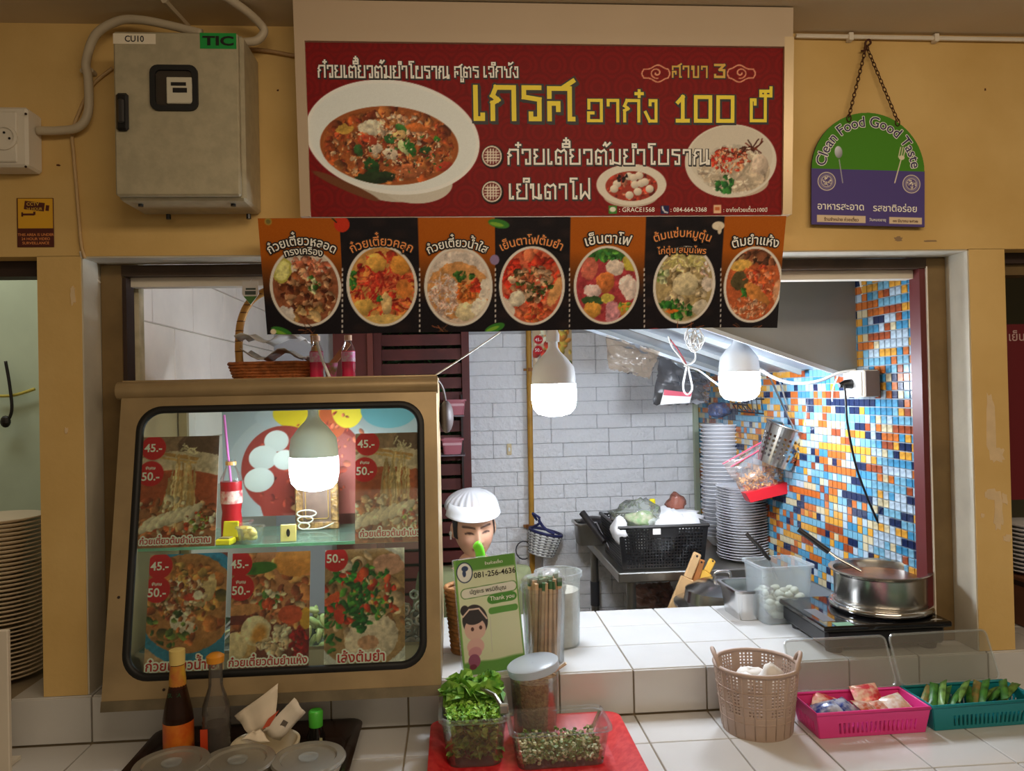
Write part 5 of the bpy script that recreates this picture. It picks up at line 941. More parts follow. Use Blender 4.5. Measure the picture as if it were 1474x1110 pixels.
crumple('clear_bag', 'crinkled clear bag with green print in the black crate', (cxx-.085, 1.20, zc+.03), (.095, .08, .065), clear('crinkle_bag', (244, 247, 244), .14, (226, 230, 220), .1, .9), 5, 'bag', 22, 12, .3)
crumple('bean_sprouts', 'pale bean sprouts inside the clear bag in the crate', (cxx-.07, 1.20, zc+.012), (.06, .05, .035), mat('sprouts', (226, 220, 186), .6, col2=(150, 190, 120), vs=40), 6, 'vegetables', 18, 10, .35)
crumple('red_bag', 'small clear bag of red chillies beside the bowl stack', (cxx+cw/2-.012, 1.42, zc+.04), (.045, .04, .05), clear('redbag', (240, 200, 186), .28, (206, 130, 110), .1, .8), 7, 'bag', 16, 10, .3)
q = at(939, 735, 1.35); t = thing('plastic_bottle', 'small clear bottle with yellow cap standing in the black crate', 'bottle', (q.x, 1.35, TZ+.006)); MB().lathe([(.022, 0), (.022, .17), (.010, .205), (.010, .22)], 14).build('bottle', CLEARP, t, smooth=True); MB().lathe([(.014, .215), (.014, .24), (.010, .245)], 12).build('cap', YEL, t)
# pan and grill tongs left of the crate
q = at(845, 779, 1.62); t = thing('steel_pan', 'deep steel pan at the back left corner of the steel table', 'pan', (q.x+.04, 1.68, TZ+.001)); tub(MB(), .17, .14, .105, .02, .9, .002, .010).build('pan', STEEL, t, smooth=True); MB().ell((0, 0, .10), (.07, .055, .03), 16, 8).build('dark_lid', mat('dark_lid', (60, 56, 56), .3, .5), t, smooth='all')
q = at(838, 738, 1.45); qe = at(870, 780, 1.35); t = thing('griddle_tool', 'dark metal tongs leaning against the black crate', 'tongs'); MB().tube([q, qe], [.016, .014], 10).build('handle', mat('dark_metal', (66, 62, 62), .35, .6), t, smooth=True); MB().tube([q.lerp(qe, .5)+Vector((.02, .02, .015)), qe+Vector((.02, .02, -.02)), qe+Vector((.035, 0, -.05))], .009, 8).build('jaw', mat('dark_metal', (66, 62, 62)), t, smooth=True)
# bowls and plates
def stack(name, label, group, base, n, prof, pitch, rim_m, body_m, cat, seed=0, seg=28, rimprof=None, jit=.002):
    rn = random.Random(seed); pm = MB().lathe(prof, seg); me = bpy.data.meshes.new(name); me.from_pydata(pm.v, [], pm.f); me.materials.append(body_m); me.polygons.foreach_set('use_smooth', [True]*len(me.polygons)); me.set_sharp_from_angle(angle=R(50))
    if rimprof: r_ = MB().lathe(rimprof, seg, cap0=False, cap1=False); mr = bpy.data.meshes.new('rim'); mr.from_pydata(r_.v, [], r_.f); mr.materials.append(rim_m); mr.polygons.foreach_set('use_smooth', [True]*len(mr.polygons))
    for k in range(n):
        o = thing(name, label, cat, (base[0]+rn.uniform(-jit, jit), base[1]+rn.uniform(-jit, jit), base[2]+k*pitch), rn.uniform(0, 6), group); link('dish', me, o)
        if rimprof: link('rim', mr, o)
MELA = mat('white_melamine', (238, 238, 242), .3); 
q = at(1041, 790, 1.52); zb = TZ+.002; top = at(1041, 606, 1.52).z; n = 30; pt = (top-zb-.05)/n
stack('white_bowl', 'white melamine bowl in the tall stack on the steel table', 'tall stack of white bowls', (q.x, 1.52, zb), n, [(.045, 0), (.05, .004), (.085, .045), (.0945, .050), (.0945, .054), (.088, .053), (.048, .008)], pt, None, MELA, 'bowl', 1)
q = at(1070, 805, 1.20); zb = TZ+.002; top = at(1070, 695, 1.20).z; n = 27; pt = (top-zb-.018)/n
stack('rimmed_plate', 'white plate with dark rim in the stack beside the black crate', 'stack of dark rimmed plates', (q.x, 1.20, zb), n, [(.055, 0), (.06, .003), (.1075, .017), (.1085, .019), (.1075, .0195), (.058, .006)], pt, mat('dark_rim', (40, 40, 62), .4), MELA, 'plate', 2, rimprof=[(.1084, .0168), (.1089, .0173), (.1089, .0178)])
# zip bag, strainer, wire rack, hanging from the hood
q = at(1125, 640, .92); M_ = Matrix.Translation(q) @ Matrix.Rotation(R(18), 4, 'Y') @ Matrix.Rotation(R(10), 4, 'X') @ Matrix.Scale(1.3, 4)
t = thing('noodle_strainer', 'perforated steel noodle strainer hanging by a wire handle on the mosaic', 'strainer', M=M_)
mb = MB(); rows = [(.052+.010*k/16, -.062+.118*k/16) for k in range(17)]; mb.lathe(rows, 48, cap0=True, cap1=False, drop=lambda i, j: i % 2 == 1 and j % 2 == 1 and 1 < j < 12).build('basket', STEELB, t, solid=.0015); MB().tube([(.063*math.cos(a_), .063*math.sin(a_), .058) for a_ in np.linspace(0, 6.283, 33)[:-1]], .004, 6, closed=True).build('rim', STEELB, t, smooth='all')
hh = [(at(1104, 534, .92), (-.0, -.04, .06)), (at(1122, 548, .92), (.03, .03, .06))]
inv = M_.inverted()
for h_, l_ in hh: MB().tube(bez([inv @ h_, (inv @ h_)*.5+Vector(l_)*.5, l_]), .0032, 6).build('handle_wire', STEELB, t)
zq = [(1040, 668), (1112, 625), (1145, 700), (1075, 718)]
t = bag('zip_bag', 'clear zip bag of crisp golden noodles hanging with a red base', [(1040, 668), (1108, 628), (1148, 700), (1078, 722)], 1.00, .035, clear('zip_film', (246, 240, 238), .16, (236, 226, 222), .1, .8), 12)
mb = MB(); rn = random.Random(7)
for k in range(260):
    s, v = rn.uniform(.1, .93), rn.uniform(.48, .86); c = [at(px, py, 1.0) for px, py in zq]; p = (c[0]*(1-s)+c[1]*s)*(1-v)+(c[3]*(1-s)+c[2]*s)*v; mb.ell(p+Vector((0, rn.uniform(-.022, .022)*math.sin(3.14*s), 0)), (.009, .004, .004), 6, 4, Matrix.Rotation(rn.uniform(0, 6), 3, 'Y') @ Matrix.Rotation(rn.uniform(0, 6), 3, 'Z'))
stuff(mb.build('crisp_noodles', mat('crisp_gold', (226, 176, 104), .6, col2=(196, 136, 70), vs=60), t, smooth='all'))
REDP = mat('red_plastic', (206, 30, 44), .4); c = [at(px, py, .972) for px, py in ((1072, 710), (1146, 690), (1148, 706), (1079, 723))]; MB().loft([[p+Vector((0, s_, 0)) for p in c] for s_ in (-.012, .045)]).build('red_base', REDP, t)
for A_, B_ in (((1040, 668), (1108, 630)), ((1052, 672), (1102, 643))): MB().tube([at(*A_, .975), at(*B_, .975)], .003, 6).build('zip_line', mat('zip_red', (206, 60, 90), .4), t)
t = thing('wire_rack', 'black wire dish rack hanging behind the bulb and bowl stack', 'rack'); mb = MB(); WR = mat('rack_black', (30, 30, 34), .4)
fr_ = [at(1062, 592, 1.25), at(1122, 598, 1.10), at(1118, 575, 1.10), at(1062, 574, 1.25)]
for k in range(2): MB().tube([p+Vector((.02*k, .12*k, .03*k)) for p in fr_], .0035, 6, closed=True).build('frame_wire', WR, t)
for k in range(9):
    s = k/8; a = fr_[0].lerp(fr_[1], s); b = fr_[3].lerp(fr_[2], s); MB().tube([a+Vector((.02, .12, .03)), a, b+Vector((-.004, 0, .012))], .0022, 5).build('cross_wire', WR, t)
crumple('clear_bag', 'bluish crinkled plastic bag between the bowl stack and the bulb', at(1036, 590, 1.45), (.05, .05, .035), clear('blue_bag', (206, 214, 236), .2, (150, 160, 200), .1, .8), 9, 'bag', 16, 10, .3)
# ---- pot, boards and knife behind the counter
q = at(1040, 845, .80); t = thing('stock_pot', 'large steel stock pot with domed lid behind the counter', 'pot', (q.x, .80, 0)); R_ = .165; zl = at(1040, 858, .80).z
MB().lathe([(R_*.98, .40), (R_, .42), (R_, zl-.03), (R_+.008, zl-.025)], 40).build('body', STEEL, t, smooth=True); MB().lathe([(R_+.014, zl-.028), (R_+.014, zl-.020), (R_*.86, zl-.012), (R_*.82, zl+.028), (R_*.55, zl+.052), (R_*.2, zl+.060), (.001, zl+.061)], 44, cap1=False).build('lid', STEELB, t, smooth=True); MB().tube(bez([(-.03, 0, zl+.058), (-.025, 0, zl+.088), (.025, 0, zl+.088), (.03, 0, zl+.058)]), .006, 8).build('lid_handle', STEELB, t, smooth='all')
t_ = thing('pot_stand', 'low steel stand under the large stock pot', 'stand', (q.x, .80, 0)); MB().lathe([(.17, .38), (.17, .40)], 30).build('top', STEEL, t_)
for k in range(4): MB().box((.11*math.cos(k*1.571+.78), .11*math.sin(k*1.571+.78), .19), (.03, .03, .38)).build('leg', STEEL, t_)
BRD = mat('board_wood', (206, 166, 116), .6, var=.2, vs=14); BRD2 = mat('board_orange', (190, 120, 60), .6, var=.25, vs=14)
def board(label, px0, py0, px1, py1, y0, y1, w, m, cat='utensil', name='wooden_board'):
    a = at(px0, py0, y0); b = at(px1, py1, y1); d = (a-b); t = thing(name, label, cat); e = d.cross(Vector((0, 1, 0))).normalized(); n = e.cross(d).normalized()
    M_ = Matrix(((e.x, n.x, d.normalized().x, b.x), (e.y, n.y, d.normalized().y, b.y), (e.z, n.z, d.normalized().z, b.z), (0, 0, 0, 1))); L_ = d.length
    MB().bev((0, 0, L_*.30), (w*1.6, .014, L_*.60), .004).build('blade', m, t, M=M_); MB().bev((0, 0, L_*.8), (w, .013, L_*.42), .005).build('handle', m, t, M=M_); MB().lathe([(w*.14, -.0075), (w*.14, .0075)], 10, M=Matrix.Rotation(R(90), 3, 'X'), c=(0, 0, L_*.96)).build('hang_hole', DARK, t, M=M_); return t
board('pale wooden paddle leaning by the stock pot, leftmost of three', 1004, 797, 968, 885, .98, .96, .035, BRD)
board('orange brown wooden board leaning between two paddles', 1010, 806, 985, 885, 1.01, .99, .03, BRD2)
board('short yellow wooden paddle leaning nearest the stock pot', 1026, 806, 1004, 850, 1.03, 1.0, .03, mat('board_yellow', (226, 176, 70), .6))
# ---- shelf and things behind the cabinet, beside the screen
t = thing('wall_shelf', 'dark wire shelf with pink items behind the food cabinet', 'shelf', (0, 0, 0)); a = at(628, 598, 1.82); b = at(668, 598, 1.82)
for z in (a.z, a.z-.19): MB().bx(a.x-.02, b.x, 1.72, 1.90, z-.006, z).build('shelf_board', mat('grey_shelf', (120, 110, 116), .5), t)
for x in (a.x-.015, b.x-.01): MB().bx(x-.005, x+.005, 1.88, 1.898, a.z-.4, a.z+.1).build('upright', DARK, t)
PKB = mat('pink_basket', (190, 110, 120), .5)
for lab, px, z in (('pink plastic basket on the upper wire shelf by the screen', 655, a.z), ('pink plastic basket on the lower wire shelf by the screen', 650, a.z-.19)):
    q = at(px, 590, 1.80); o = thing('pink_basket', lab, 'basket', (q.x, 1.81, z+.001)); tub(MB(), .10, .12, .075, .015, .85).build('body', PKB, o, smooth=True); MB().box((0, -.064, .05), (.09, .003, .012)).build('label_strip', mat('pale_pink', (220, 170, 176), .5), o)
q = at(639, 600, .60); t = thing('cloth_bag', 'grey brown cloth bag hanging at the right side of the food cabinet', 'bag', (-.026, .36, at(639, 600, .36).z)); mb = MB(); mb.ell((0, 0, 0), (.022, .05, .05), 14, 9); mb.build('bag', mat('taupe_cloth', (58, 48, 46), .6, var=.3), t, smooth='all'); MB().tube(bez([(0, 0, .04), (-.01, -.03, .09), (-.03, -.06, .12)]), .004, 6).build('strap', DARK, t)
# ---- woven basket beside the seller
q = onz(645, 950, ZU); t = thing('rattan_basket', 'tall brown rattan basket on the counter behind the payment card', 'basket', (.020, .20, ZU)); RT = mat('rattan', (176, 120, 66), .6, var=.4, vs=50, bump=.5, bs=120)
for k in range(15): z = .006+k*.0125; r_ = .040+.0012*k; MB().tube([(r_*math.cos(a_), r_*math.sin(a_), z) for a_ in np.linspace(0, 6.283, 21)[:-1]], .0068, 6, closed=True).build('woven_band', RT, t, smooth='all')
MB().lathe([(.04, 0), (.04, .004)], 18).build('bottom', RT, t)
# ================================================================== the seated seller
HC = Vector((.060, .86, 1.155))
ps = thing('person', 'seated person in white net cap and olive shirt looking down behind the card', 'person', (HC.x, .86, 0))
def skin_mesh(verts, edges, radii, sub=2):
    me = bpy.data.meshes.new('sk'); me.from_pydata(verts, edges, []); o = bpy.data.objects.new('sk', me); COL.objects.link(o)
    md = o.modifiers.new('s', 'SKIN'); md.use_smooth_shade = True
    for i, r in enumerate(radii): sv = me.skin_vertices[0].data[i]; sv.radius = r if hasattr(r, '__len__') else (r, r); sv.use_root = (i == 0)
    sd = o.modifiers.new('d', 'SUBSURF'); sd.levels = sub; sd.render_levels = sub
    dg = bpy.context.evaluated_depsgraph_get(); ev = o.evaluated_get(dg); m2 = ev.to_mesh(); v = [tuple(x.co) for x in m2.vertices]; f = [tuple(p.vertices) for p in m2.polygons]; ev.to_mesh_clear(); bpy.data.objects.remove(o); bpy.data.meshes.remove(me); return v, f
J = {'pel': (0, .02, .50), 'wst': (0, .01, .66), 'chs': (0, 0, .84), 'upc': (0, .0, .95), 'nck': (0, -.005, 1.02), 'nk2': (.0, -.01, 1.07),
     'sl': (-.155, .0, .95), 'el': (-.19, -.06, .70), 'wl': (-.10, -.16, .66), 'sr': (.155, 0, .95), 'er': (.19, -.06, .70), 'wr': (.10, -.16, .66),
     'hl': (-.09, 0, .49), 'kl': (-.13, -.19, .47), 'al': (-.13, -.12, .10), 'tl': (-.13, -.20, .035), 'hr': (.09, 0, .49), 'kr': (.13, -.19, .47), 'ar': (.13, -.12, .10), 'tr': (.13, -.20, .035)}
names = list(J); ix = {k: i for i, k in enumerate(names)}
ED = [('pel','wst'),('wst','chs'),('chs','upc'),('upc','nck'),('nck','nk2'),('upc','sl'),('sl','el'),('el','wl'),('upc','sr'),('sr','er'),('er','wr'),('pel','hl'),('hl','kl'),('kl','al'),('al','tl'),('pel','hr'),('hr','kr'),('kr','ar'),('ar','tr')]
RAD = {'pel': (.14, .11), 'wst': (.13, .10), 'chs': (.145, .105), 'upc': (.12, .08), 'nck': .055, 'nk2': .052, 'sl': .05, 'sr': .05, 'el': .042, 'er': .042, 'wl': .027, 'wr': .027, 'hl': .085, 'hr': .085, 'kl': .06, 'kr': .06, 'al': .04, 'ar': .04, 'tl': .035, 'tr': .035}
bv, bf = skin_mesh([J[k] for k in names], [(ix[a], ix[b]) for a, b in ED], [RAD[k] for k in names])
body = MB(); body.add(bv, bf); SK = (222, 172, 142); cols = [SK]*len(body.v)
for sx in (-1, 1):                                   # hands: palm and five bent fingers, resting in the lap
    w = Vector((sx*.10, -.16, .66)); n0 = len(body.v); body.ell(w+Vector((-sx*.012, -.045, -.006)), (.036, .046, .014), 12, 8)
    for k, (dx, ln) in enumerate(((-.026, .062), (-.009, .072), (.009, .068), (.025, .052))): s = w+Vector((dx-sx*.012, -.078, -.004)); body.tube([s, s+Vector((0, -ln*.45, .004)), s+Vector((0, -ln*.8, -.008)), s+Vector((0, -ln, -.024))], [.0085, .0082, .0075, .006], 8)
    s = w+Vector((-sx*.044, -.03, 0)); body.tube([s, s+Vector((-sx*.02, -.022, -.002)), s+Vector((-sx*.026, -.046, -.006))], [.010, .009, .007], 8); cols += [SK]*(len(body.v)-n0)
gs = lambda d, s: math.exp(-(d/s)**2)
hm = Matrix.Translation(Vector((0, -.012, HC.z))) @ Matrix.Rotation(R(9), 4, 'Z') @ Matrix.Rotation(R(7), 4, 'X') @ Matrix.Rotation(R(-3), 4, 'Y')
NI, NJ = 128, 110; rings = []; hc = []
for j in range(NJ+1):
    th = math.pi*j/NJ; ring = []
    for i in range(NI):
        ph = 2*math.pi*i/NI; x = .074*math.sin(th)*math.cos(ph); y = -.093*math.sin(th)*math.sin(ph); z = -.118*math.cos(th)          # face towards -y
        if z < 0: k = -z/.118; x *= 1-.26*k**1.6; y = y*(1-.06*k) if y < 0 else y*(1-.45*k)
        fr_ = max(0, -y/.093)**.5 if y < 0 else 0
        d = 0
        if y < 0:
            d += .020*gs(x, .011)*gs(z+.022, .016)+.010*gs(x, .009)*gs(z-.004, .022)+.006*(gs(x-.012, .006)+gs(x+.012, .006))*gs(z+.028, .007)
            d -= .007*(gs(x-.030, .015)+gs(x+.030, .015))*gs(z-.008, .013); d += .0035*(gs(x-.030, .02)+gs(x+.030, .02))*gs(z-.028, .008); d += .003*(gs(x-.030, .011)+gs(x+.030, .011))*gs(z-.006, .007)
            d += .006*gs(x, .018)*gs(z+.052, .005)+.0055*gs(x, .015)*gs(z+.062, .005)-.003*gs(x, .02)*gs(z+.0565, .002); d += .006*gs(x, .02)*gs(z+.098, .014); d += .005*(gs(x-.042, .02)+gs(x+.042, .02))*gs(z+.03, .025)
        y -= d*fr_; ring.append(hm @ Vector((x, y, z)))
        c = np.array(SK, float)
        if y < -.03:
            for sx in (-1, 1):
                u = sx*x; bz = .026+.004*math.sin((u-.012)/.036*2.2); c = c+(np.array((60, 40, 34))-c)*.85*max(0, min(1, 1.6-abs(z-bz)/.0032))*(1 if .011 < u < .050 else max(0, 1-min(abs(u-.011), abs(u-.05))/.004))
                ez = .006-.003*((u-.030)/.014)**2+.002; c = c+(np.array((44, 30, 28))-c)*.9*max(0, min(1, 1.6-abs(z-ez)/.0026))*max(0, min(1, (.0165-abs(u-.030))/.003)); c = c+(np.array((40, 26, 24))-c)*.6*gs(u-.029, .007)*gs(z-.0045, .003)
                c = c+(np.array((110, 70, 60))-c)*.8*gs(u-.009, .004)*gs(z+.034, .0025)
            c = c+(np.array((186, 104, 96))-c)*.8*max(0, min(1, (.024-abs(x))/.006))*gs(z+.057, .0075); c = c+(np.array((110, 56, 54))-c)*.85*max(0, min(1, (.024-abs(x))/.005))*gs(z+.0565+.002*math.cos(x*90), .0018); c = c+(np.array((226, 150, 130))-c)*.35*(gs(x-.042, .018)+gs(x+.042, .018))*gs(z+.03, .018)
        hc.append(tuple(c))
    rings.append(ring)
body.loft(rings, True, True); cols += hc
for sx in (-1, 1):
    n0 = len(body.v); body.ell((0, 0, 0), (.012, .018, .030), 12, 8); body.v[n0:] = [tuple(hm @ (Vector(v)+Vector((sx*.074, .006, -.002)))) for v in body.v[n0:]]; cols += [SK]*(len(body.v)-n0)
bo = body.build('body', attr_mat('skin', .5), ps, smooth='all'); cl_ = bo.data.color_attributes.new('Col', 'FLOAT_COLOR', 'POINT'); cl_.data.foreach_set('color', np.array([lin(c) for c in cols], np.float32).ravel())
kk = ['pel', 'wst', 'chs', 'upc', 'nck', 'sl', 'el', 'sr', 'er']; i2 = {k: i for i, k in enumerate(kk)}; SJ = dict(J); SJ['nck'] = (0, -.004, 1.005); SR = {'pel': (.16, .13), 'wst': (.15, .12), 'chs': (.17, .13), 'upc': (.15, .11), 'nck': (.075, .075), 'sl': .085, 'sr': .085, 'el': .06, 'er': .06}
sv, sf = skin_mesh([SJ[k] for k in kk], [(i2[a], i2[b]) for a, b in ED if a in i2 and b in i2], [SR[k] for k in kk]); m_ = MB(); m_.add(sv, sf); m_.build('shirt', mat('olive_shirt', (118, 122, 84), .8, var=.2, vs=14, bump=.2), ps, smooth='all')
kk = ['pel', 'hl', 'kl', 'al', 'hr', 'kr', 'ar']; i2 = {k: i for i, k in enumerate(kk)}; TR = {'pel': (.15, .12), 'hl': .10, 'hr': .10, 'kl': .075, 'kr': .075, 'al': .06, 'ar': .06}
sv, sf = skin_mesh([J[k] for k in kk], [(i2[a], i2[b]) for a, b in ED if a in i2 and b in i2], [TR[k] for k in kk]); m_ = MB(); m_.add(sv, sf); m_.build('trousers', mat('dark_trousers', (44, 44, 52), .8), ps, smooth='all')
hr = MB(); rr = []
for j in range(25):
    th = math.pi*j/24; rr.append([hm @ Vector((.079*math.sin(th)*math.cos(2*math.pi*i/48), .004-.094*math.sin(th)*math.sin(2*math.pi*i/48), -.02*0-.120*math.cos(th)*(1 if math.cos(th) < 0 else .75))) for i in range(48)])
hr.loft(rr, False, True, drop=lambda i, j: (-.094*math.sin(math.pi*(j+.5)/24)*math.sin(2*math.pi*(i+.5)/48) < -.048 and math.cos(math.pi*(j+.5)/24) > -.55) or math.cos(math.pi*(j+.5)/24) > .55 or (abs(math.cos(2*math.pi*(i+.5)/48)) > .75 and math.cos(math.pi*(j+.5)/24) > .22)); hr.build('hair', mat('black_hair', (28, 22, 22), .5), ps, smooth='all')
capn = MB(); NET = clear('net_cap', (232, 234, 236), .62, (236, 236, 240), .5, .1); rr = []
for j in range(15):
    t_ = j/14*1.5; rr.append([hm @ (Vector((.098*math.cos(t_*1.02)*math.cos(a_)*(1+.07*math.sin(22*a_)*math.cos(t_)*(.3+j/14)), .020+.100*math.cos(t_*1.02)*math.sin(a_)*(1+.07*math.sin(22*a_)*math.cos(t_)), .078+.066*math.sin(t_)))) for a_ in np.linspace(0, 2*math.pi, 89)[:-1]])
capn.loft(rr, False, True); cp_ = capn.build('cap', NET, ps, smooth='all')
pan = MB(); A_ = np.linspace(R(-176), R(-4), 29); f_ = lambda a_, r1, r2, z: hm @ Vector((r1*math.cos(a_), .006+r2*math.sin(a_), z+.002*(1-abs(math.sin(a_)))))
pan.loft([[f_(a_, .101, .136, .058) for a_ in A_], [f_(a_, .099, .120, .064) for a_ in A_], [f_(a_, .096, .110, .080) for a_ in A_], [f_(a_, .086, .098, .104) for a_ in A_]], False, False, False); pan.build('visor_band', mat('visor_white', (244, 246, 250), .5), cp_, smooth='all', solid=.002)
e_ = hm @ Vector((-.086, -.002, -.010)); m_ = MB(); m_.ell(e_, (.006, .007, .009), 10, 6).tube([e_, e_+Vector((0, -.004, -.022))], .003, 6); m_.build('earbud', WHITE, ps, smooth='all')
st_ = thing('stool', 'round stool under the seated person', 'stool', (HC.x, .88, 0)); MB().lathe([(.15, .32), (.155, .33), (.155, .345), (.14, .35)], 24).build('seat', mat('stool_red', (150, 40, 40), .5), st_, smooth=True)
for k in range(4): a_ = k*math.pi/2+.78; MB().tube([(.12*math.cos(a_), .12*math.sin(a_), .325), (.15*math.cos(a_), .15*math.sin(a_), 0)], .014, 8).build('leg', STEEL, st_)
# ================================================================== payment card and tubs on the upper counter
BL, BR_, TL = at(668, 975, .005), at(757, 959, .040), at(653, 808, .035)
PY = Plane(BL, BR_-BL, TL-BL); br = PY.uv(757, 959); tl_ = PY.uv(653, 808); cw_, ch_ = br[0], tl_[1]
t = thing('payment_card', 'green payment card with phone number in a clear stand on the counter', 'sign', M=PY.mat())
MB().bev((cw_/2, ch_/2, -.004), (cw_+.006, ch_+.006, .005), .002).build('acrylic_back', MILKY, t); MB().bev((cw_/2, .004, -.045), (cw_, .004, .08), .002).build('foot', MILKY, t)
c = Print(PY, 0, cw_, 0, ch_, .0013, (222, 228, 206), 4); X0, Y0 = 640, 790; k_ = 130/740
z_ = lambda x, y: (X0+x*k_, Y0+y*k_)
UG, VG = c.X/c.w, c.Y/c.h
g1 = np.array((96, 150, 70.)); c.a[:] = np.array((214, 222, 190.)); c.a += np.clip((VG-.88)/.02, 0, 1)[..., None]*(g1-c.a); c.a += np.clip((.12-VG)/.02+.3*np.sin(UG*9), 0, 1)[..., None]*(np.array((104, 160, 80.))-c.a); c.a += (np.clip((.035-UG)/.01, 0, 1)+np.clip((UG-.965)/.01, 0, 1))[..., None]*(np.array((120, 170, 90.))-c.a)
for (x, y, r1, r2, col) in ((163, 197, 64, 78, (40, 60, 90)), (163, 197, 56, 70, (226, 230, 226))): c.E(*z_(x, y), r1*k_, r2*k_, col)
for (x, y, r1, r2, col) in ((165, 165, 26, 20, (60, 76, 110)), (160, 205, 14, 26, (60, 76, 110))): c.E(*z_(x, y), r1*k_, r2*k_, col)
for d in np.linspace(0, 1, 40): c.E(*z_(170+d*385, 372-d*70), 38*k_, 40*k_, (90, 140, 70))
for d in np.linspace(0, 1, 40): c.E(*z_(172+d*380, 372-d*70), 33*k_, 34*k_, (226, 226, 214))
for d in np.linspace(0, 1, 30): c.E(*z_(390+d*160, 415-d*30), 40*k_, 34*k_, (84, 146, 66))
for d in np.linspace(0, 1, 40): c.E(*z_(380+d*200, 510-d*35), 20*k_, 24*k_, (100, 160, 80))
# simple figure: hair, face, folded arms, dress
for x, y, r1, r2, col, ro in ((165, 510, 34, 40, (60, 56, 60), 0), (250, 590, 98, 120, (66, 62, 66), .1), (250, 660, 82, 82, (222, 186, 176), .1), (245, 565, 78, 50, (66, 62, 66), .15), (255, 800, 66, 60, (222, 180, 176), .1), (250, 850, 52, 40, (206, 150, 160), .1), (245, 920, 46, 50, (150, 90, 120), .05), (235, 970, 28, 20, (120, 60, 80), 0)): c.E(*z_(x, y), r1*k_, r2*k_, col, ro)
c.L([z_(150, 560), z_(200, 500), z_(280, 490), z_(345, 570)], 2, (226, 200, 190))
for x, y in ((228, 660), (295, 645)): c.E(*z_(x, y), 12*k_, 15*k_, (90, 60, 60))
for i in range(4): c.L([z_(372+0*i, 560), z_(390, 845)], 1.0, (206, 210, 190))
p_ = c.build('print', PRM, t, h=.0005)
def ct(s_, x, y, w, m, off=.01, rot=8):
    q = PY.uv(*z_(x, y)); fit_text('lettering', s_, m, t, Matrix.Translation((q[0], q[1], .0016)) @ Matrix.Rotation(R(rot-8), 4, 'Z'), w=w*k_*.00187, off=off)
ct('081-256-4636', 410, 195, 350, INKK, .012); ct('นัฏยะร พรมิถีบุญ', 355, 338, 300, INKK, .01); ct('Thank you', 470, 400, 205, INKW, .004); ct('ร้านก๋วยเตี๋ยว', 400, 105, 150, INKW, .01)
q = at(689, 800, .16); tag(MB().tube(bez([Vector((q.x+.01, .16, ZU+.004)), Vector((q.x+.01, .16, q.z-.10)), Vector((q.x+.006, .16, q.z-.01)), Vector((q.x, .16, q.z+.022)), Vector((q.x-.010, .16, q.z+.036))]), [.0135]*28+[.0132, .0125, .011, .008, .003], 10).build('green_utensil', mat('lime_plastic', (110, 214, 40), .35), smooth='all'), 'bright lime green curved handle rising behind the payment card', 'utensil')
# tub of chopsticks
q = at(784, 935, .095); cxp = q.x; t = thing('chopstick_tub', 'clear tall round tub holding wrapped chopsticks on the counter', 'container', (cxp, .095, ZU)); hT = at(784, 848, .095).z-ZU
MB().lathe([(.052, 0), (.060, hT), (.063, hT), (.063, hT+.012), (.0585, hT+.010), (.0505, .003)], 32).build('tub', CLEARP, t, smooth=True)
rn = random.Random(6); CH = mat('chopstick_paper', (216, 180, 140), .6, var=.25, vs=30); CHG = mat('chopstick_tip', (70, 110, 70), .6); cm = MB().box((0, 0, .1), (.0125, .008, .2)); me = bpy.data.meshes.new('stick'); me.from_pydata(cm.v, [], cm.f); me.materials.append(CH); cm = MB().box((0, 0, .195), (.0129, .0084, .02)); me2 = bpy.data.meshes.new('printed_end'); me2.from_pydata(cm.v, [], cm.f); me2.materials.append(CHG)
for k in range(34):
    a_ = k*2.4; r_ = .050*math.sqrt((k+.5)/34); o = thing('chopsticks', 'paper wrapped chopsticks standing in the clear round tub', 'chopsticks', (cxp+r_*.8*math.cos(a_), .095+r_*.8*math.sin(a_), ZU+.005), 0, 'wrapped chopsticks in the tub'); o.rotation_euler = (-.05*math.sin(a_)*r_/.046, .05*math.cos(a_)*r_/.046, rn.uniform(0, 3)); o.scale = (1, 1, (hT+.020+rn.uniform(0, .012))/.205)
    link('stick', me, o); 
    if k % 3: link('printed_end', me2, o)
crumple('plastic_wrap', 'crinkled clear wrap on top of the chopsticks', (cxp+.006, .10, ZU+hT+.030), (.046, .042, .020), clear('wrap_film', (246, 246, 246), .22, (240, 236, 234), .15, .5), 11, 'wrap', 26, 13, .45)
q = at(805, 900, .225); t = thing('milky_tub', 'milky round tub of white food behind the chopstick tub', 'container', (q.x, .225, ZU)); hT2 = at(805, 822, .225).z-ZU
MB().lathe([(.058, 0), (.064, hT2-.012), (.070, hT2-.012), (.070, hT2), (.0635, hT2), (.0565, .003)], 32).build('tub', MILKY, t, smooth=True); MB().lathe([(.054, .004), (.058, hT2*.75)], 20).build('contents', mat('pale_food', (216, 206, 190), .6, var=.2, vs=40), t, smooth=True)
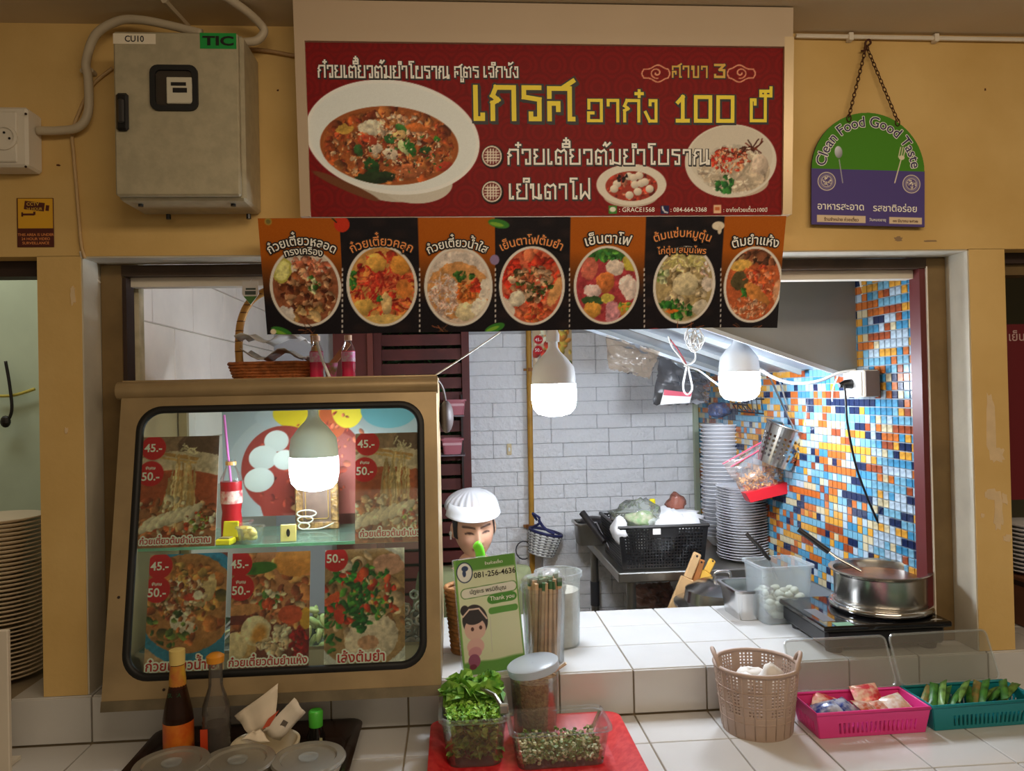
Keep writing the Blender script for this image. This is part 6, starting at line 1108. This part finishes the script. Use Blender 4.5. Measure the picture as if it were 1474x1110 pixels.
# ================================================================== lower ledge, right group
BEI = mat('taupe_plastic', (176, 152, 136), .5); t = thing('laundry_basket', 'taupe woven-look plastic basket with two loop handles on the ledge', 'basket', (.735, -.122, ZL+.001)); rb, rt, hb_ = .083, .101, .160
rows = [(rb+(rt-rb)*(k/40), hb_*k/40) for k in range(41)]
mb = MB(); mb.lathe(rows[:15], 132, cap0=True, cap1=False); mb.build('lower_wall', BEI, t, smooth=True, solid=.002)
mb = MB(); mb.lathe(rows[14:], 132, cap0=False, cap1=False, drop=lambda i, j: i % 2 == 1 and j % 2 == 1 and j < 24 and i % 12 != 11 and i % 12 != 1); mb.build('mesh_wall', BEI, t, solid=.002)
mb = MB()
for k in range(22): a_ = k*2*math.pi/22; mb.tube([((rb+.001)*math.cos(a_), (rb+.001)*math.sin(a_), .003), ((rt+.001)*math.cos(a_), (rt+.001)*math.sin(a_), hb_)], .0016, 5)
for f in (.25, .5, .72): r_ = rb+(rt-rb)*f+.001; mb.tube([(r_*math.cos(a_), r_*math.sin(a_), hb_*f) for a_ in np.linspace(0, 6.283, 41)[:-1]], .0016, 5, closed=True)
mb.build('weave_ribs', BEI, t, smooth='all'); MB().tube([(rt*math.cos(a_), rt*math.sin(a_), hb_) for a_ in np.linspace(0, 6.283, 49)[:-1]], .005, 8, closed=True).build('rim', BEI, t, smooth='all')
for a0 in (R(168), R(-22)): MB().tube(bez([((rt+.004*math.sin(math.pi*s))*math.cos(a0+(s-.5)*.85), (rt+.004*math.sin(math.pi*s))*math.sin(a0+(s-.5)*.85), hb_-.004+.036*math.sin(math.pi*s)**.7) for s in np.linspace(0, 1, 9)], 3), .0055, 8).build('loop_handle', BEI, t, smooth='all')
rn = random.Random(14)
for k, lab in enumerate(('tall folded white tissue at the right in the taupe basket', 'crumpled white tissue at the left in the taupe basket', 'white tissue lying lowest at the back of the taupe basket')):
    x, y, z, rx, ry, rz_ = ((.03, -.02, .128, .035, .02, .03), (-.035, -.015, .122, .03, .025, .02), (0, .035, .115, .045, .025, .02))[k]; crumple('tissue', lab, (.735+x, -.122+y, ZL+z), (rx, ry, rz_), PAPER, 20+k, 'tissue', 12, 8, .4)
def tray_basket(name, label, cx, cy, rz, m, lidpts):
    w, d, h = .286, .128, .060; t = thing(name, label, 'basket', (cx, cy, ZL+.001), rz); q = lambda sx, sy, z: Vector((sx*(w/2-.010+.010*z/h), sy*(d/2-.008+.008*z/h), z))
    MB().bx(-w/2+.012, w/2-.012, -d/2+.010, d/2-.010, 0, .004).build('bottom', m, t)
    for A, B, nx, nm in (((-1, -1), (1, -1), 49, 'front_wall'), ((1, 1), (-1, 1), 49, 'rear_wall'), ((-1, 1), (-1, -1), 19, 'side_wall'), ((1, -1), (1, 1), 19, 'side_wall')):
        P0, P1, P2, P3 = q(*A, 0), q(*B, 0), q(*B, h), q(*A, h); zs_ = (0, .14, .60, 1); g = [[(P0.lerp(P1, i/nx)).lerp(P3.lerp(P2, i/nx), zz) for i in range(nx+1)] for zz in zs_]
        mb = MB(); mb.loft(g, False, False, False, drop=lambda i, j: j == 1 and i % 2 == 1 and nx*.15 < i < nx*.88); mb.build(nm, m, t, solid=.0035)
    MB().tube([q(-1, -1, h), q(1, -1, h), q(1, 1, h), q(-1, 1, h)], .0045, 6, closed=True).build('rim', m, t, smooth='all'); 
    # opened clear lid leaning back from the rear rim
    lh = .125; M_ = Matrix.Translation((0, d/2+.004, h+.004)) @ Matrix.Rotation(R(66), 4, 'X'); lid = MB().loft([[Vector((p[0], p[1]+lh/2, z)) for p in rrect(w*.97, lh, .014)] for z in (0, .0018)]).build('lid', clear('lid_clear', (240, 242, 240), .12, (214, 210, 204), .2, .5), t, M=M_); MB().tube([(p[0], p[1]+lh/2, .001) for p in rrect(w*.97, lh, .014)], .0032, 6, closed=True).build('lid_rim', MILKY, lid)
    return t
tray_basket('snack_basket', 'pink slotted plastic basket of snack sachets with open clear lid', .990, -.142, R(1), mat('pink_plastic', (226, 62, 142), .4), None)
tray_basket('snack_basket', 'teal slotted plastic basket of green packets with open clear lid', 1.283, -.132, R(2), mat('teal_plastic', (20, 128, 136), .4), None)
rn = random.Random(31)
def sachet(name, label, c, w, h, th, m, rot, group, cat):
    mb = MB(); N_ = 8
    for sd in (-1, 1):
        mb.loft([[Vector((w*(i/N_-.5), h*(j/N_-.5), sd*th*(math.sin(math.pi*i/N_)*math.sin(math.pi*j/N_))**.6+rn.uniform(-.0008, .0008))) for i in range(N_+1)] for j in range(N_+1)], False, False, False)
    o = mb.build(name, m, None, smooth='all'); o.matrix_world = Matrix.Translation(c) @ Matrix.Rotation(rot[2], 4, 'Z') @ Matrix.Rotation(rot[0], 4, 'X') @ Matrix.Rotation(rot[1], 4, 'Y'); return tag(o, label, cat, group)
FOIL = [mat('foil_a', (210, 214, 226), .2, .5, col2=(60, 80, 160), vs=50), mat('foil_b', (226, 210, 190), .25, .3, col2=(190, 90, 60), vs=50), mat('foil_c', (206, 170, 140), .3, .1, col2=(226, 220, 214), vs=60), mat('foil_d', (200, 50, 60), .3, .1, col2=(226, 190, 160), vs=50)]
NM = ('silver and blue snack sachet at the left end of the pink basket', 'second snack sachet from the left in the pink basket', 'tan snack sachet lying at the front middle of the pink basket', 'red snack sachet sticking up at the back of the pink basket', 'clear brown snack sachet at the right end of the pink basket', 'low snack sachet under the others at the back left of the pink basket', 'snack sachet wedged between tan and right end packs in the pink basket')
for k, (dx, dy, dz, mi) in enumerate(((-.09, -.01, .05, 0), (-.045, -.012, .05, 0), (.01, -.02, .048, 1), (.035, .03, .062, 3), (.085, -.01, .052, 2), (-.07, .035, .042, 3), (.05, -.005, .045, 1))): sachet('snack_sachet', NM[k], Vector((.990+dx, -.142+dy, ZL+dz)), .066, .06, .012, FOIL[mi], (R(rn.uniform(10, 40)), R(rn.uniform(-20, 20)), rn.uniform(-.6, .6)), 'sachets in the pink basket', 'snack')
LEAF = [mat('leaf_pack_a', (70, 130, 50), .4, col2=(30, 76, 30), vs=40), mat('leaf_pack_b', (110, 150, 70), .4, col2=(60, 90, 40), vs=50), mat('leaf_pack_c', (150, 120, 70), .4, col2=(70, 110, 50), vs=40)]
ORD = ('first', 'second', 'third', 'fourth', 'fifth', 'sixth', 'seventh', 'eighth', 'ninth')
ORD += ('tenth', 'eleventh', 'twelfth', 'thirteenth')
for k in range(13): sachet('leaf_packet', 'slanting green leaf packet, %s from the left in the teal basket' % ORD[k], Vector((1.283-.112+k*.0185, -.132+rn.uniform(-.012, .012), ZL+.054+.007*(k % 3))), .021, .10, .008, LEAF[(2, 0, 1, 0, 0, 1, 0, 2, 0, 1, 0, 0, 1)[k]], (R(14+rn.uniform(-6, 6)), R(rn.uniform(-40, 30)), R(-48+rn.uniform(-16, 16))), 'packets in the teal basket', 'packet')
# ================================================================== upper counter, right group
ZI = 1.0; t = thing('induction_cooker', 'black glass induction cooker on the counter by the right jamb', 'cooker', (1.163, .165, ZU)); cwid, cdep = .362, .30
MB().bev((0, 0, .072), (cwid, cdep, .016), .004).build('glass_top', mat('black_glass', (14, 14, 16), .06, coat=.5), t); MB().bev((0, .006, .040), (cwid*.94, cdep*.93, .050), .008).build('body', mat('cooker_body', (30, 30, 34), .35), t)
for sx in (-1, 1):
    for sy in (-1, 1): MB().lathe([(.022, 0), (.026, .016)], 14).build('foot', BLACK, t, M=(sx*.135, sy*.105, .001))
MB().bx(-.160, -.125, -.10, .02, .0801, .0804).build('marking', mat('panel_grey', (90, 92, 96), .3), t); MB().bx(-.145, -.095, -.145, -.115, .0801, .0804).build('label_strip', mat('panel_green', (110, 150, 120), .4), t)
MB().prism([(.13, -.13), (.165, -.13), (.15, -.118)], .0801, .0804).build('logo_mark', mat('panel_white', (206, 206, 206), .4), t)
pc = at(1265, 820, .175); px_ = pc.x; t = thing('chrome_ring', 'polished chrome ring stand on the induction cooker under the pot', 'ring', (px_, .172, ZI+.001)); MB().tube([(.131*math.cos(a_), .131*math.sin(a_), .011) for a_ in np.linspace(0, 6.283, 49)[:-1]], .0105, 10, closed=True).build('ring', CHROME, t, smooth='all')
t = thing('soup_pot', 'stainless soup pot of dark broth on the induction cooker', 'pot', (px_, .172, ZI+.002)); hp_ = at(1265, 820, .172).z-ZI; Rp = .128
MB().lathe([(Rp*.93, 0), (Rp*.97, .008), (Rp*.98, hp_-.012), (Rp*1.02, hp_-.004), (Rp*1.085, hp_), (Rp*1.085, hp_+.003), (Rp*.985, hp_), (Rp*.965, hp_-.01), (Rp*.96, .01), (.001, .006)], 56, cap1=False).build('pot', mat('pot_steel', (196, 192, 184), .25, 1.0, var=.08, vs=9), t, smooth=True)
MB().lathe([(.001, hp_-.022), (Rp*.957, hp_-.022), (Rp*.957, hp_-.04)], 40, cap0=False).build('broth', mat('dark_broth', (74, 36, 18), .3, col2=(104, 58, 34), vs=40), t, smooth=True)
t = thing('ladle', 'ladle with black handle resting in the soup pot', 'ladle'); a = at(1149, 762, .26); b = at(1205, 803, .20); d = at(1240, 822, .16); MB().tube([a, a.lerp(b, .8)], [.0085, .0095], 8).build('handle', BLACK, t, smooth=True); MB().tube([a.lerp(b, .78), b, d], .0045, 8).build('shaft', STEELB, t, smooth=True)
q = onz(1142, 905, ZU); t = thing('storage_tub', 'translucent square tub half full of pale balls on the counter', 'container', (q.x+.002, .375, ZU+.001), R(4)); hs = .178; tub(MB(), .168, .15, hs, .022, .88, .003, .006).build('tub', clear('frosted', (244, 248, 250), .27, (228, 236, 240), .25, .4), t, smooth=True); mb = MB(); rn = random.Random(17)
for k in range(130): mb.ell((rn.uniform(-.057, .057), rn.uniform(-.05, .05), rn.uniform(.016, .088)), (.014, .013, .011), 8, 5)
stuff(mb.build('pale_balls', mat('pale_dumpling', (216, 214, 190), .5, var=.15, vs=50), t, smooth='all'))
q = onz(1084, 886, ZU); t = thing('gastro_pan', 'small empty stainless pan beside the translucent tub', 'pan', (q.x-.018, .43, ZU+.001), R(3)); tub(MB(), .115, .16, .095, .025, .86, .0015, .008).build('pan', STEELB, t, smooth=True)
a = at(1074, 768, .43); b = at(1108, 806, .40); t = thing('black_utensil', 'black handled utensil leaning on the translucent tub', 'utensil'); MB().tube([a, a.lerp(b, .5)+Vector((0, 0, .004)), b], [.0062, .0075, .006], 8).build('handle', BLACK, t, smooth=True); MB().tube([b, b+Vector((.02, -.01, -.06))], .004, 6).build('shaft', STEELB, t)
t = thing('lidded_box', 'clear lidded box of meat behind the soup pot', 'container', (at(1250, 795, .50).x, .47, ZU+.001)); tub(MB(), .17, .11, .12, .02, .9).build('box', MILKY, t, smooth=True); MB().bev((0, 0, .124), (.18, .12, .008), .003).build('lid', MILKY, t); MB().ell((0, 0, .06), (.06, .035, .04), 14, 8).build('meat', mat('meat_pink', (206, 130, 110), .5, var=.3, vs=30), t, smooth='all')
# ================================================================== lower ledge, middle group
a = onz(630, 1043, ZL+.025); b = onz(887, 1041, ZL+.025); tw = b.x-a.x; tcx = (a.x+b.x)/2; t = thing('red_tray', 'red serving tray under the three food tubs on the ledge', 'tray', (tcx, a.y-.16, ZL+.001)); rloft(MB(), [(tw*.86, .26, 0), (tw+.02, .335, .026), (tw+.034, .349, .026), (tw+.034, .349, .029), (tw+.012, .327, .029), (tw*.85, .25, .005)], .035, 6).build('tray', mat('red_tray_m', (196, 24, 34), .3, col2=(216, 60, 60), vs=60, coat=.3), t, smooth=True)
TZ2 = ZL+.0065
q = at(683, 1040, -.285); sqx = q.x; t = thing('herb_tub', 'clear square tub heaped with green lettuce and chopped herbs', 'container', (sqx, -.165, TZ2)); hq = at(683, 1040, -.285).z-TZ2; tub(MB(), .148, .215, hq, .03, .84, .002, .007).build('tub', CLEARP, t, smooth=True)
rn = random.Random(23); mb = MB()
def leaflet(mb, c, l, w, rn, cup=.3):
    q = Matrix.Rotation(rn.uniform(0, 6.28), 3, 'Z') @ Matrix.Rotation(rn.uniform(-.9, .9), 3, 'X') @ Matrix.Rotation(rn.uniform(-.9, .9), 3, 'Y'); mb.add([Vector(c)+q @ Vector(p) for p in ((-l, 0, 0), (-l*.3, -w, l*cup), (l*.5, -w*.8, l*cup*.6), (l, 0, -l*.2), (l*.5, w*.8, l*cup), (-l*.3, w, l*cup*.4), (0, 0, 0))], [(0, 1, 6), (1, 2, 6), (2, 3, 6), (3, 4, 6), (4, 5, 6), (5, 0, 6)])
for k in range(900): y_ = rn.uniform(-.088, .088); leaflet(mb, (rn.uniform(-.058, .058), y_, rn.uniform(.012, hq-.012)), rn.uniform(.007, .014), rn.uniform(.004, .009), rn)
stuff(mb.build('packed_herbs', mat('herb_mid', (150, 176, 70), .5, col2=(96, 130, 50), vs=50), t)); mb = MB()
for k in range(420): leaflet(mb, (rn.uniform(-.062, .062), rn.uniform(-.092, .02), hq-.012+rn.uniform(0, .016)), rn.uniform(.004, .009), rn.uniform(.003, .006), rn)
stuff(mb.build('chopped_herbs', mat('herb_bright', (170, 214, 90), .5, col2=(110, 170, 60), vs=60), t)); mb = MB()
for k in range(110): leaflet(mb, (rn.uniform(-.06, .06), rn.uniform(.0, .085), hq-.005+rn.uniform(0, .034)), rn.uniform(.018, .034), rn.uniform(.012, .022), rn, .5)
stuff(mb.build('lettuce', mat('lettuce_green', (150, 196, 80), .5, col2=(84, 146, 52), vs=40), t)); t2 = thing('tongs', 'small dark steel tongs lying on the herbs in the square tub', 'tongs'); q = Vector((sqx+.05, -.22, TZ2+hq+.004)); MB().tube([q+Vector((-.03, .06, .022)), q+Vector((.0, .02, .02)), q+Vector((.016, -.01, .002))], .005, 6).build('arm', STEEL, t2); MB().bev(q+Vector((.018, -.018, .004)), (.022, .014, .022), .003).build('end_clip', STEEL, t2)
q = at(808, 1052, -.288); t = thing('scallion_tub', 'clear rectangular tub with a layer of chopped spring onion', 'container', (q.x, -.225, TZ2), R(2)); hr_ = q.z-TZ2; tub(MB(), .222, .128, hr_, .022, .88, .002, .006).build('tub', CLEARP, t, smooth=True); mb = MB(); mb2 = MB()
for k in range(1100): c = (rn.uniform(-.093, .093), rn.uniform(-.05, .05), rn.uniform(.008, hr_*.42+.012*math.sin(k))); (mb2 if k % 3 == 0 else mb).box(c, (.0065, .0065, .004), Matrix.Rotation(rn.uniform(0, 3), 3, Vector((rn.uniform(-1, 1), rn.uniform(-1, 1), 1)).normalized()))
stuff(mb.build('green_onion', mat('onion_green', (86, 120, 50), .5, col2=(120, 140, 70), vs=60), t)); stuff(mb2.build('white_onion', mat('onion_white', (206, 206, 160), .5), t)); MB().tube([(.08, .03, .03), (.098, -.02, hr_+.024)], .005, 8).build('spoon_handle', MILKY, t)
q = at(769, 1000, -.082); t = thing('garlic_tub', 'clear round tub of fried garlic with a tilted lid on the tray', 'container', (q.x, -.088, TZ2)); hg = at(769, 968, -.088).z-TZ2
MB().lathe([(.052, 0), (.0605, hg), (.0585, hg), (.0505, .003)], 32).build('tub', CLEARP, t, smooth=True); MB().lathe([(.050, .004), (.0575, hg-.012)], 28).build('fried_garlic', mat('fried_garlic', (156, 104, 58), .7, col2=(196, 150, 92), vs=120, bump=1.0, bs=140), t, smooth=True)
MB().lathe([(.064, 0), (.065, .018), (.061, .021), (.001, .019)], 36, cap1=False, cap0=True).build('lid', clear('milky_lid', (236, 242, 246), .5, (214, 222, 228), .2, .5), t, smooth=True, M=Matrix.Translation((0, 0, hg+.006)) @ Matrix.Rotation(R(-10), 4, 'Y')); MB().tube([(.05, -.01, hg+.004), (.078, -.02, hg+.026)], .004, 6).build('spoon_handle', mat('bone', (226, 206, 180), .5), t)
# ================================================================== lower ledge, left group
a = onz(231, 1053, ZL+.03); b = onz(520, 1033, ZL+.03); tw = b.x-a.x; tcx = (a.x+b.x)/2; t = thing('dark_tray', 'dark brown serving tray holding sauces and lidded bowls', 'tray', (tcx, -.225, ZL+.001)); rloft(MB(), [(tw*.90, .34, 0), (tw, .40, .028), (tw+.016, .416, .028), (tw+.016, .416, .032), (tw-.008, .39, .032), (tw*.89, .33, .005)], .035, 6).build('tray', mat('tray_dark', (48, 34, 28), .2, coat=.4), t, smooth=True)
TZ3 = ZL+.0065
q = at(256, 1000, -.175); hB = at(259, 935, -.175).z-TZ3; t = thing('sauce_bottle', 'brown glass sauce bottle with orange label and yellow cap', 'bottle', (q.x, -.175, TZ3)); AMB = clear('amber_glass', (150, 90, 40), .35, (70, 36, 16), .05, .8)
MB().lathe([(.030, 0), (.033, .006), (.033, .115), (.030, .135), (.016, .20), (.015, hB-.03)], 22).build('glass', AMB, t, smooth=True); MB().lathe([(.0305, .004), (.0308, .128), (.02, .15)], 20).build('sauce', mat('dark_sauce', (30, 14, 8), .2), t, smooth=True)
MB().lathe([(.0335, .02), (.0335, .108)], 22, cap0=False, cap1=False).build('label_band', mat('label_orange', (206, 84, 24), .4, col2=(226, 130, 40), vs=25), t, smooth=True); MB().lathe([(.0185, .182), (.0185, .20), (.0155, hB-.034)], 18, cap0=False, cap1=False).build('neck_label', mat('label_yellow', (206, 160, 50), .4, col2=(196, 110, 50), vs=40), t, smooth=True); MB().lathe([(.017, hB-.032), (.0175, hB), (.012, hB+.002)], 16).build('cap', mat('cap_cream', (226, 200, 120), .4), t, smooth=True)
fit_text('lettering', 'SURA', mat('ink_dkgreen', (30, 60, 30), .5), t, Matrix.Translation((0, -.0215, .172)) @ Matrix.Rotation(R(80), 4, 'X'), w=.03, off=.03)
q = at(311, 1010, -.185); hB = at(316, 940, -.185).z-TZ3; t = thing('fish_sauce_bottle', 'clear ribbed plastic bottle of dark sauce with orange cap', 'bottle', (q.x, -.185, TZ3)); mb = MB(); pr_ = [(.028, 0), (.031, .006)]
for k in range(10): z = .012+k*.0105; pr_ += [(.0315, z), (.0295, z+.005)]
pr_ += [(.031, .125), (.029, .145), (.016, .185), (.0145, hB-.02)]; MB().lathe(pr_, 24).build('bottle', clear('pet', (236, 232, 224), .10, (210, 204, 196), .06, .9), t, smooth=True); MB().lathe([(.0275, .003), (.0285, .10)], 20).build('sauce', mat('dark_sauce2', (46, 22, 12), .2), t, smooth=True); MB().lathe([(.019, hB-.02), (.020, hB-.006), (.012, hB)], 18).build('cap', mat('cap_orange', (226, 150, 40), .4), t, smooth=True)
MB().bx(-.026, -.010, -.033, -.031, .02, .10).build('label_strip', mat('label_redor', (206, 70, 34), .4), t)
q = at(382, 1055, -.185); t = thing('napkin_bowl', 'white ribbed bowl filled with napkins and sachets', 'bowl', (q.x, -.185, TZ3)); hN = at(382, 1068, -.185).z-TZ3; hN = max(hN, .045)
MB().lathe([(.045, 0), (.05, .004), (.070, hN-.008), (.076, hN-.008), (.077, hN), (.071, hN), (.046, .006)], 60, rad=lambda i, z: 1-(.02 if i % 2 and .003 < z < hN-.01 else 0)).build('bowl', mat('bowl_cream', (226, 214, 186), .4), t, smooth=True)
def sheet(name, label, pts, y0, y1, m, cat, extra=None):
    P_ = [at(px, py, y0+(y1-y0)*s_) for (px, py), s_ in zip(pts, (0, 0, 1, 1))]; g = [[(P_[0].lerp(P_[1], i/6)).lerp(P_[3].lerp(P_[2], i/6), j/6)+Vector((0, .004*math.sin(i*1.3)+.003*math.cos(j*1.7), 0)) for i in range(7)] for j in range(7)]; o = MB().loft(g, False, False, False).build(name, m, None, smooth='all', solid=.0012); return tag(o, label, cat)
sheet('napkin', 'large white paper napkin standing at the left in the ribbed bowl', [(360, 1060), (396, 1042), (400, 984), (338, 1030)], -.185, -.165, mat('napkin', (232, 218, 196), .8), 'napkin')
s1 = sheet('paper_sachet', 'white paper sachet with small red print leaning right in the bowl', [(376, 1055), (402, 1068), (440, 1026), (424, 1004)], -.20, -.185, mat('sachet_white', (226, 216, 200), .6), 'sachet')
P3 = [at(px, py, -.1985) for px, py in ((377, 1050), (388, 1045), (402, 1022), (386, 1035))]; MB().quad(*P3).build('red_print', mat('print_salmon', (206, 90, 60), .5), s1, solid=.0008)
P3 = [at(px, py, -.1985) for px, py in ((403, 1044), (410, 1048), (415, 1040), (408, 1036))]; MB().quad(*P3).build('code_print', mat('print_grey', (110, 100, 90), .5), s1, solid=.0008)
sheet('napkin', 'small white napkin folded over the front rim of the bowl', [(346, 1066), (388, 1070), (374, 1050), (362, 1053)], -.225, -.205, mat('napkin', (232, 218, 196)), 'napkin')
q = at(455, 1060, -.11); hG = at(455, 1022, -.11).z-TZ3; t = thing('small_bottle', 'small dark sauce bottle with bright green cap', 'bottle', (q.x, -.11, TZ3)); MB().lathe([(.020, 0), (.022, .005), (.022, hG-.06), (.013, hG-.038), (.013, hG-.03)], 18).build('bottle', mat('dark_bottle', (26, 24, 22), .12, coat=.4), t, smooth=True); MB().lathe([(.0165, hG-.038), (.0175, hG-.004), (.014, hG)], 18).build('cap', mat('cap_green', (80, 190, 60), .35), t, smooth=True); MB().bx(.012, .018, -.0225, -.018, .01, hG-.06).build('label_edge', mat('label_pale', (206, 206, 160), .5), t)
CERA = mat('ceramic_white', (226, 216, 194), .3)
for px, py, lab, cc_ in ((247, 1096, 'lidded white bowl at the left front of the dark tray', (206, 190, 150)), (342, 1092, 'lidded white bowl in the middle front of the dark tray', (150, 120, 80)), (444, 1088, 'lidded white bowl with red chilli, right front of the dark tray', (190, 60, 40))):
    y_ = -.315; p_ = at(px, py, y_); hz = p_.z-TZ3; t = thing('lidded_bowl', lab, 'bowl', (p_.x, y_, TZ3), 0, 'lidded condiment bowls'); h0 = hz-.012
    MB().lathe([(.045, 0), (.050, .004), (.072, h0-.004), (.0745, h0), (.071, h0), (.046, .006)], 60, rad=lambda i, z: 1-(.018 if i % 2 and .003 < z < .9 else 0)).build('bowl', CERA, t, smooth=True); MB().lathe([(.001, h0-.012), (.068, h0-.012)], 24, cap0=False, cap1=False).build('condiment', mat('condiment_%d' % px, cc_, .5, var=.4, vs=60), t)
    MB().lathe([(.077, h0), (.079, h0+.005), (.076, h0+.010), (.060, h0+.010), (.056, h0+.006), (.001, h0+.007)], 40, cap0=True, cap1=False).build('lid', clear('lid_film', (226, 226, 218), .38, (196, 190, 176), .15, .9), t, smooth=True); MB().lathe([(.020, h0+.0075), (.021, h0+.011), (.016, h0+.011), (.015, h0+.008)], 24).build('lid_valve', MILKY, t, smooth=True)
# ================================================================== neighbouring stalls
q = at(63, 860, .17); PEACH = mat('peach_melamine', (222, 206, 180), .35); zt_ = at(40, 735, .17).z; n = 38; stack('beige_plate', 'beige plate in the tall stack in the left neighbouring stall', 'stack of beige plates', (q.x-.112, .17, ZU+.001), n, [(.06, 0), (.066, .003), (.108, .014), (.1095, .017), (.108, .018), (.062, .006)], (zt_-ZU-.02)/n, None, PEACH, 'plate', 3, jit=.003)
t = thing('white_board', 'white board standing on the ledge at the left edge', 'board', (-1.13, -.14, ZL+.001), R(-3)); MB().bev((0, 0, .165), (.20, .012, .325), .002).build('panel', mat('foam_board', (226, 216, 200), .6), t); MB().bx(-.08, .08, .0, .07, 0, .008).build('foot', OFFW, t)
t = thing('loose_cable', 'black cord and plug hanging on the mint wall of the left stall', 'cord'); MB().tube(bez([at(8, 520, .9), at(14, 555, .9), at(17, 590, .9), at(10, 608, .9)]), .006, 6).build('cord', BLACK, t, smooth='all'); MB().ell(at(8, 607, .9), (.018, .014, .022), 10, 7).build('plug', BLACK, t)
run('yellow_cable', 'yellow cable stretched across the mint wall of the left stall', [(-6, 570, .92), (20, 569, .92), (50, 560, .92)], .006, mat('yellow_cable', (200, 190, 90), .5), 'cable', 6)
a = at(49, 500, .28); t = thing('blue_folder', 'dark blue folder hung on the left stall post', 'folder', (-1.046, .272, a.z)); MB().bev((0, 0, .01), (.012, .05, .18), .002).build('folder', mat('navy_folder', (50, 60, 110), .5), t); MB().bx(-.02, .01, -.03, .03, -.10, -.08).build('bracket', DARK, t)
PN = Plane(at(1446, 720, .25), (1, 0, 0), (0, 0, 1)); t = thing('red_sign', 'dark red menu sign at the right edge in the next stall', 'sign', M=PN.mat()); MB().bx(0, .5, 0, .54, -.006, 0).build('board', mat('maroon_sign', (110, 20, 30), .5), t); q = PN.uv(1452, 488); fit_text('lettering', 'เย็นตาโฟ', mat('ink_rose', (206, 170, 166), .5), t, Matrix.Translation((q[0], q[1]+.01, .001)), w=.13, off=.01, al='l')
q = at(1466, 800, .22); stack('white_plate', 'white plate in the short stack in the right neighbouring stall', 'plates in the right stall', (q.x+.055, .22, ZU+.15), 12, [(.05, 0), (.055, .003), (.085, .012), (.087, .015), (.085, .016), (.052, .006)], .0125, None, MELA, 'plate', 5)
t = thing('wooden_box', 'low wooden box under the plates in the right stall', 'box', (q.x+.055, .22, ZU+.001)); MB().bev((0, 0, .074), (.16, .18, .148), .004).build('box', mat('box_brown', (130, 84, 60), .6, var=.3), t); MB().bx(-.081, .081, -.091, .091, .12, .135).build('band', DARK, t)
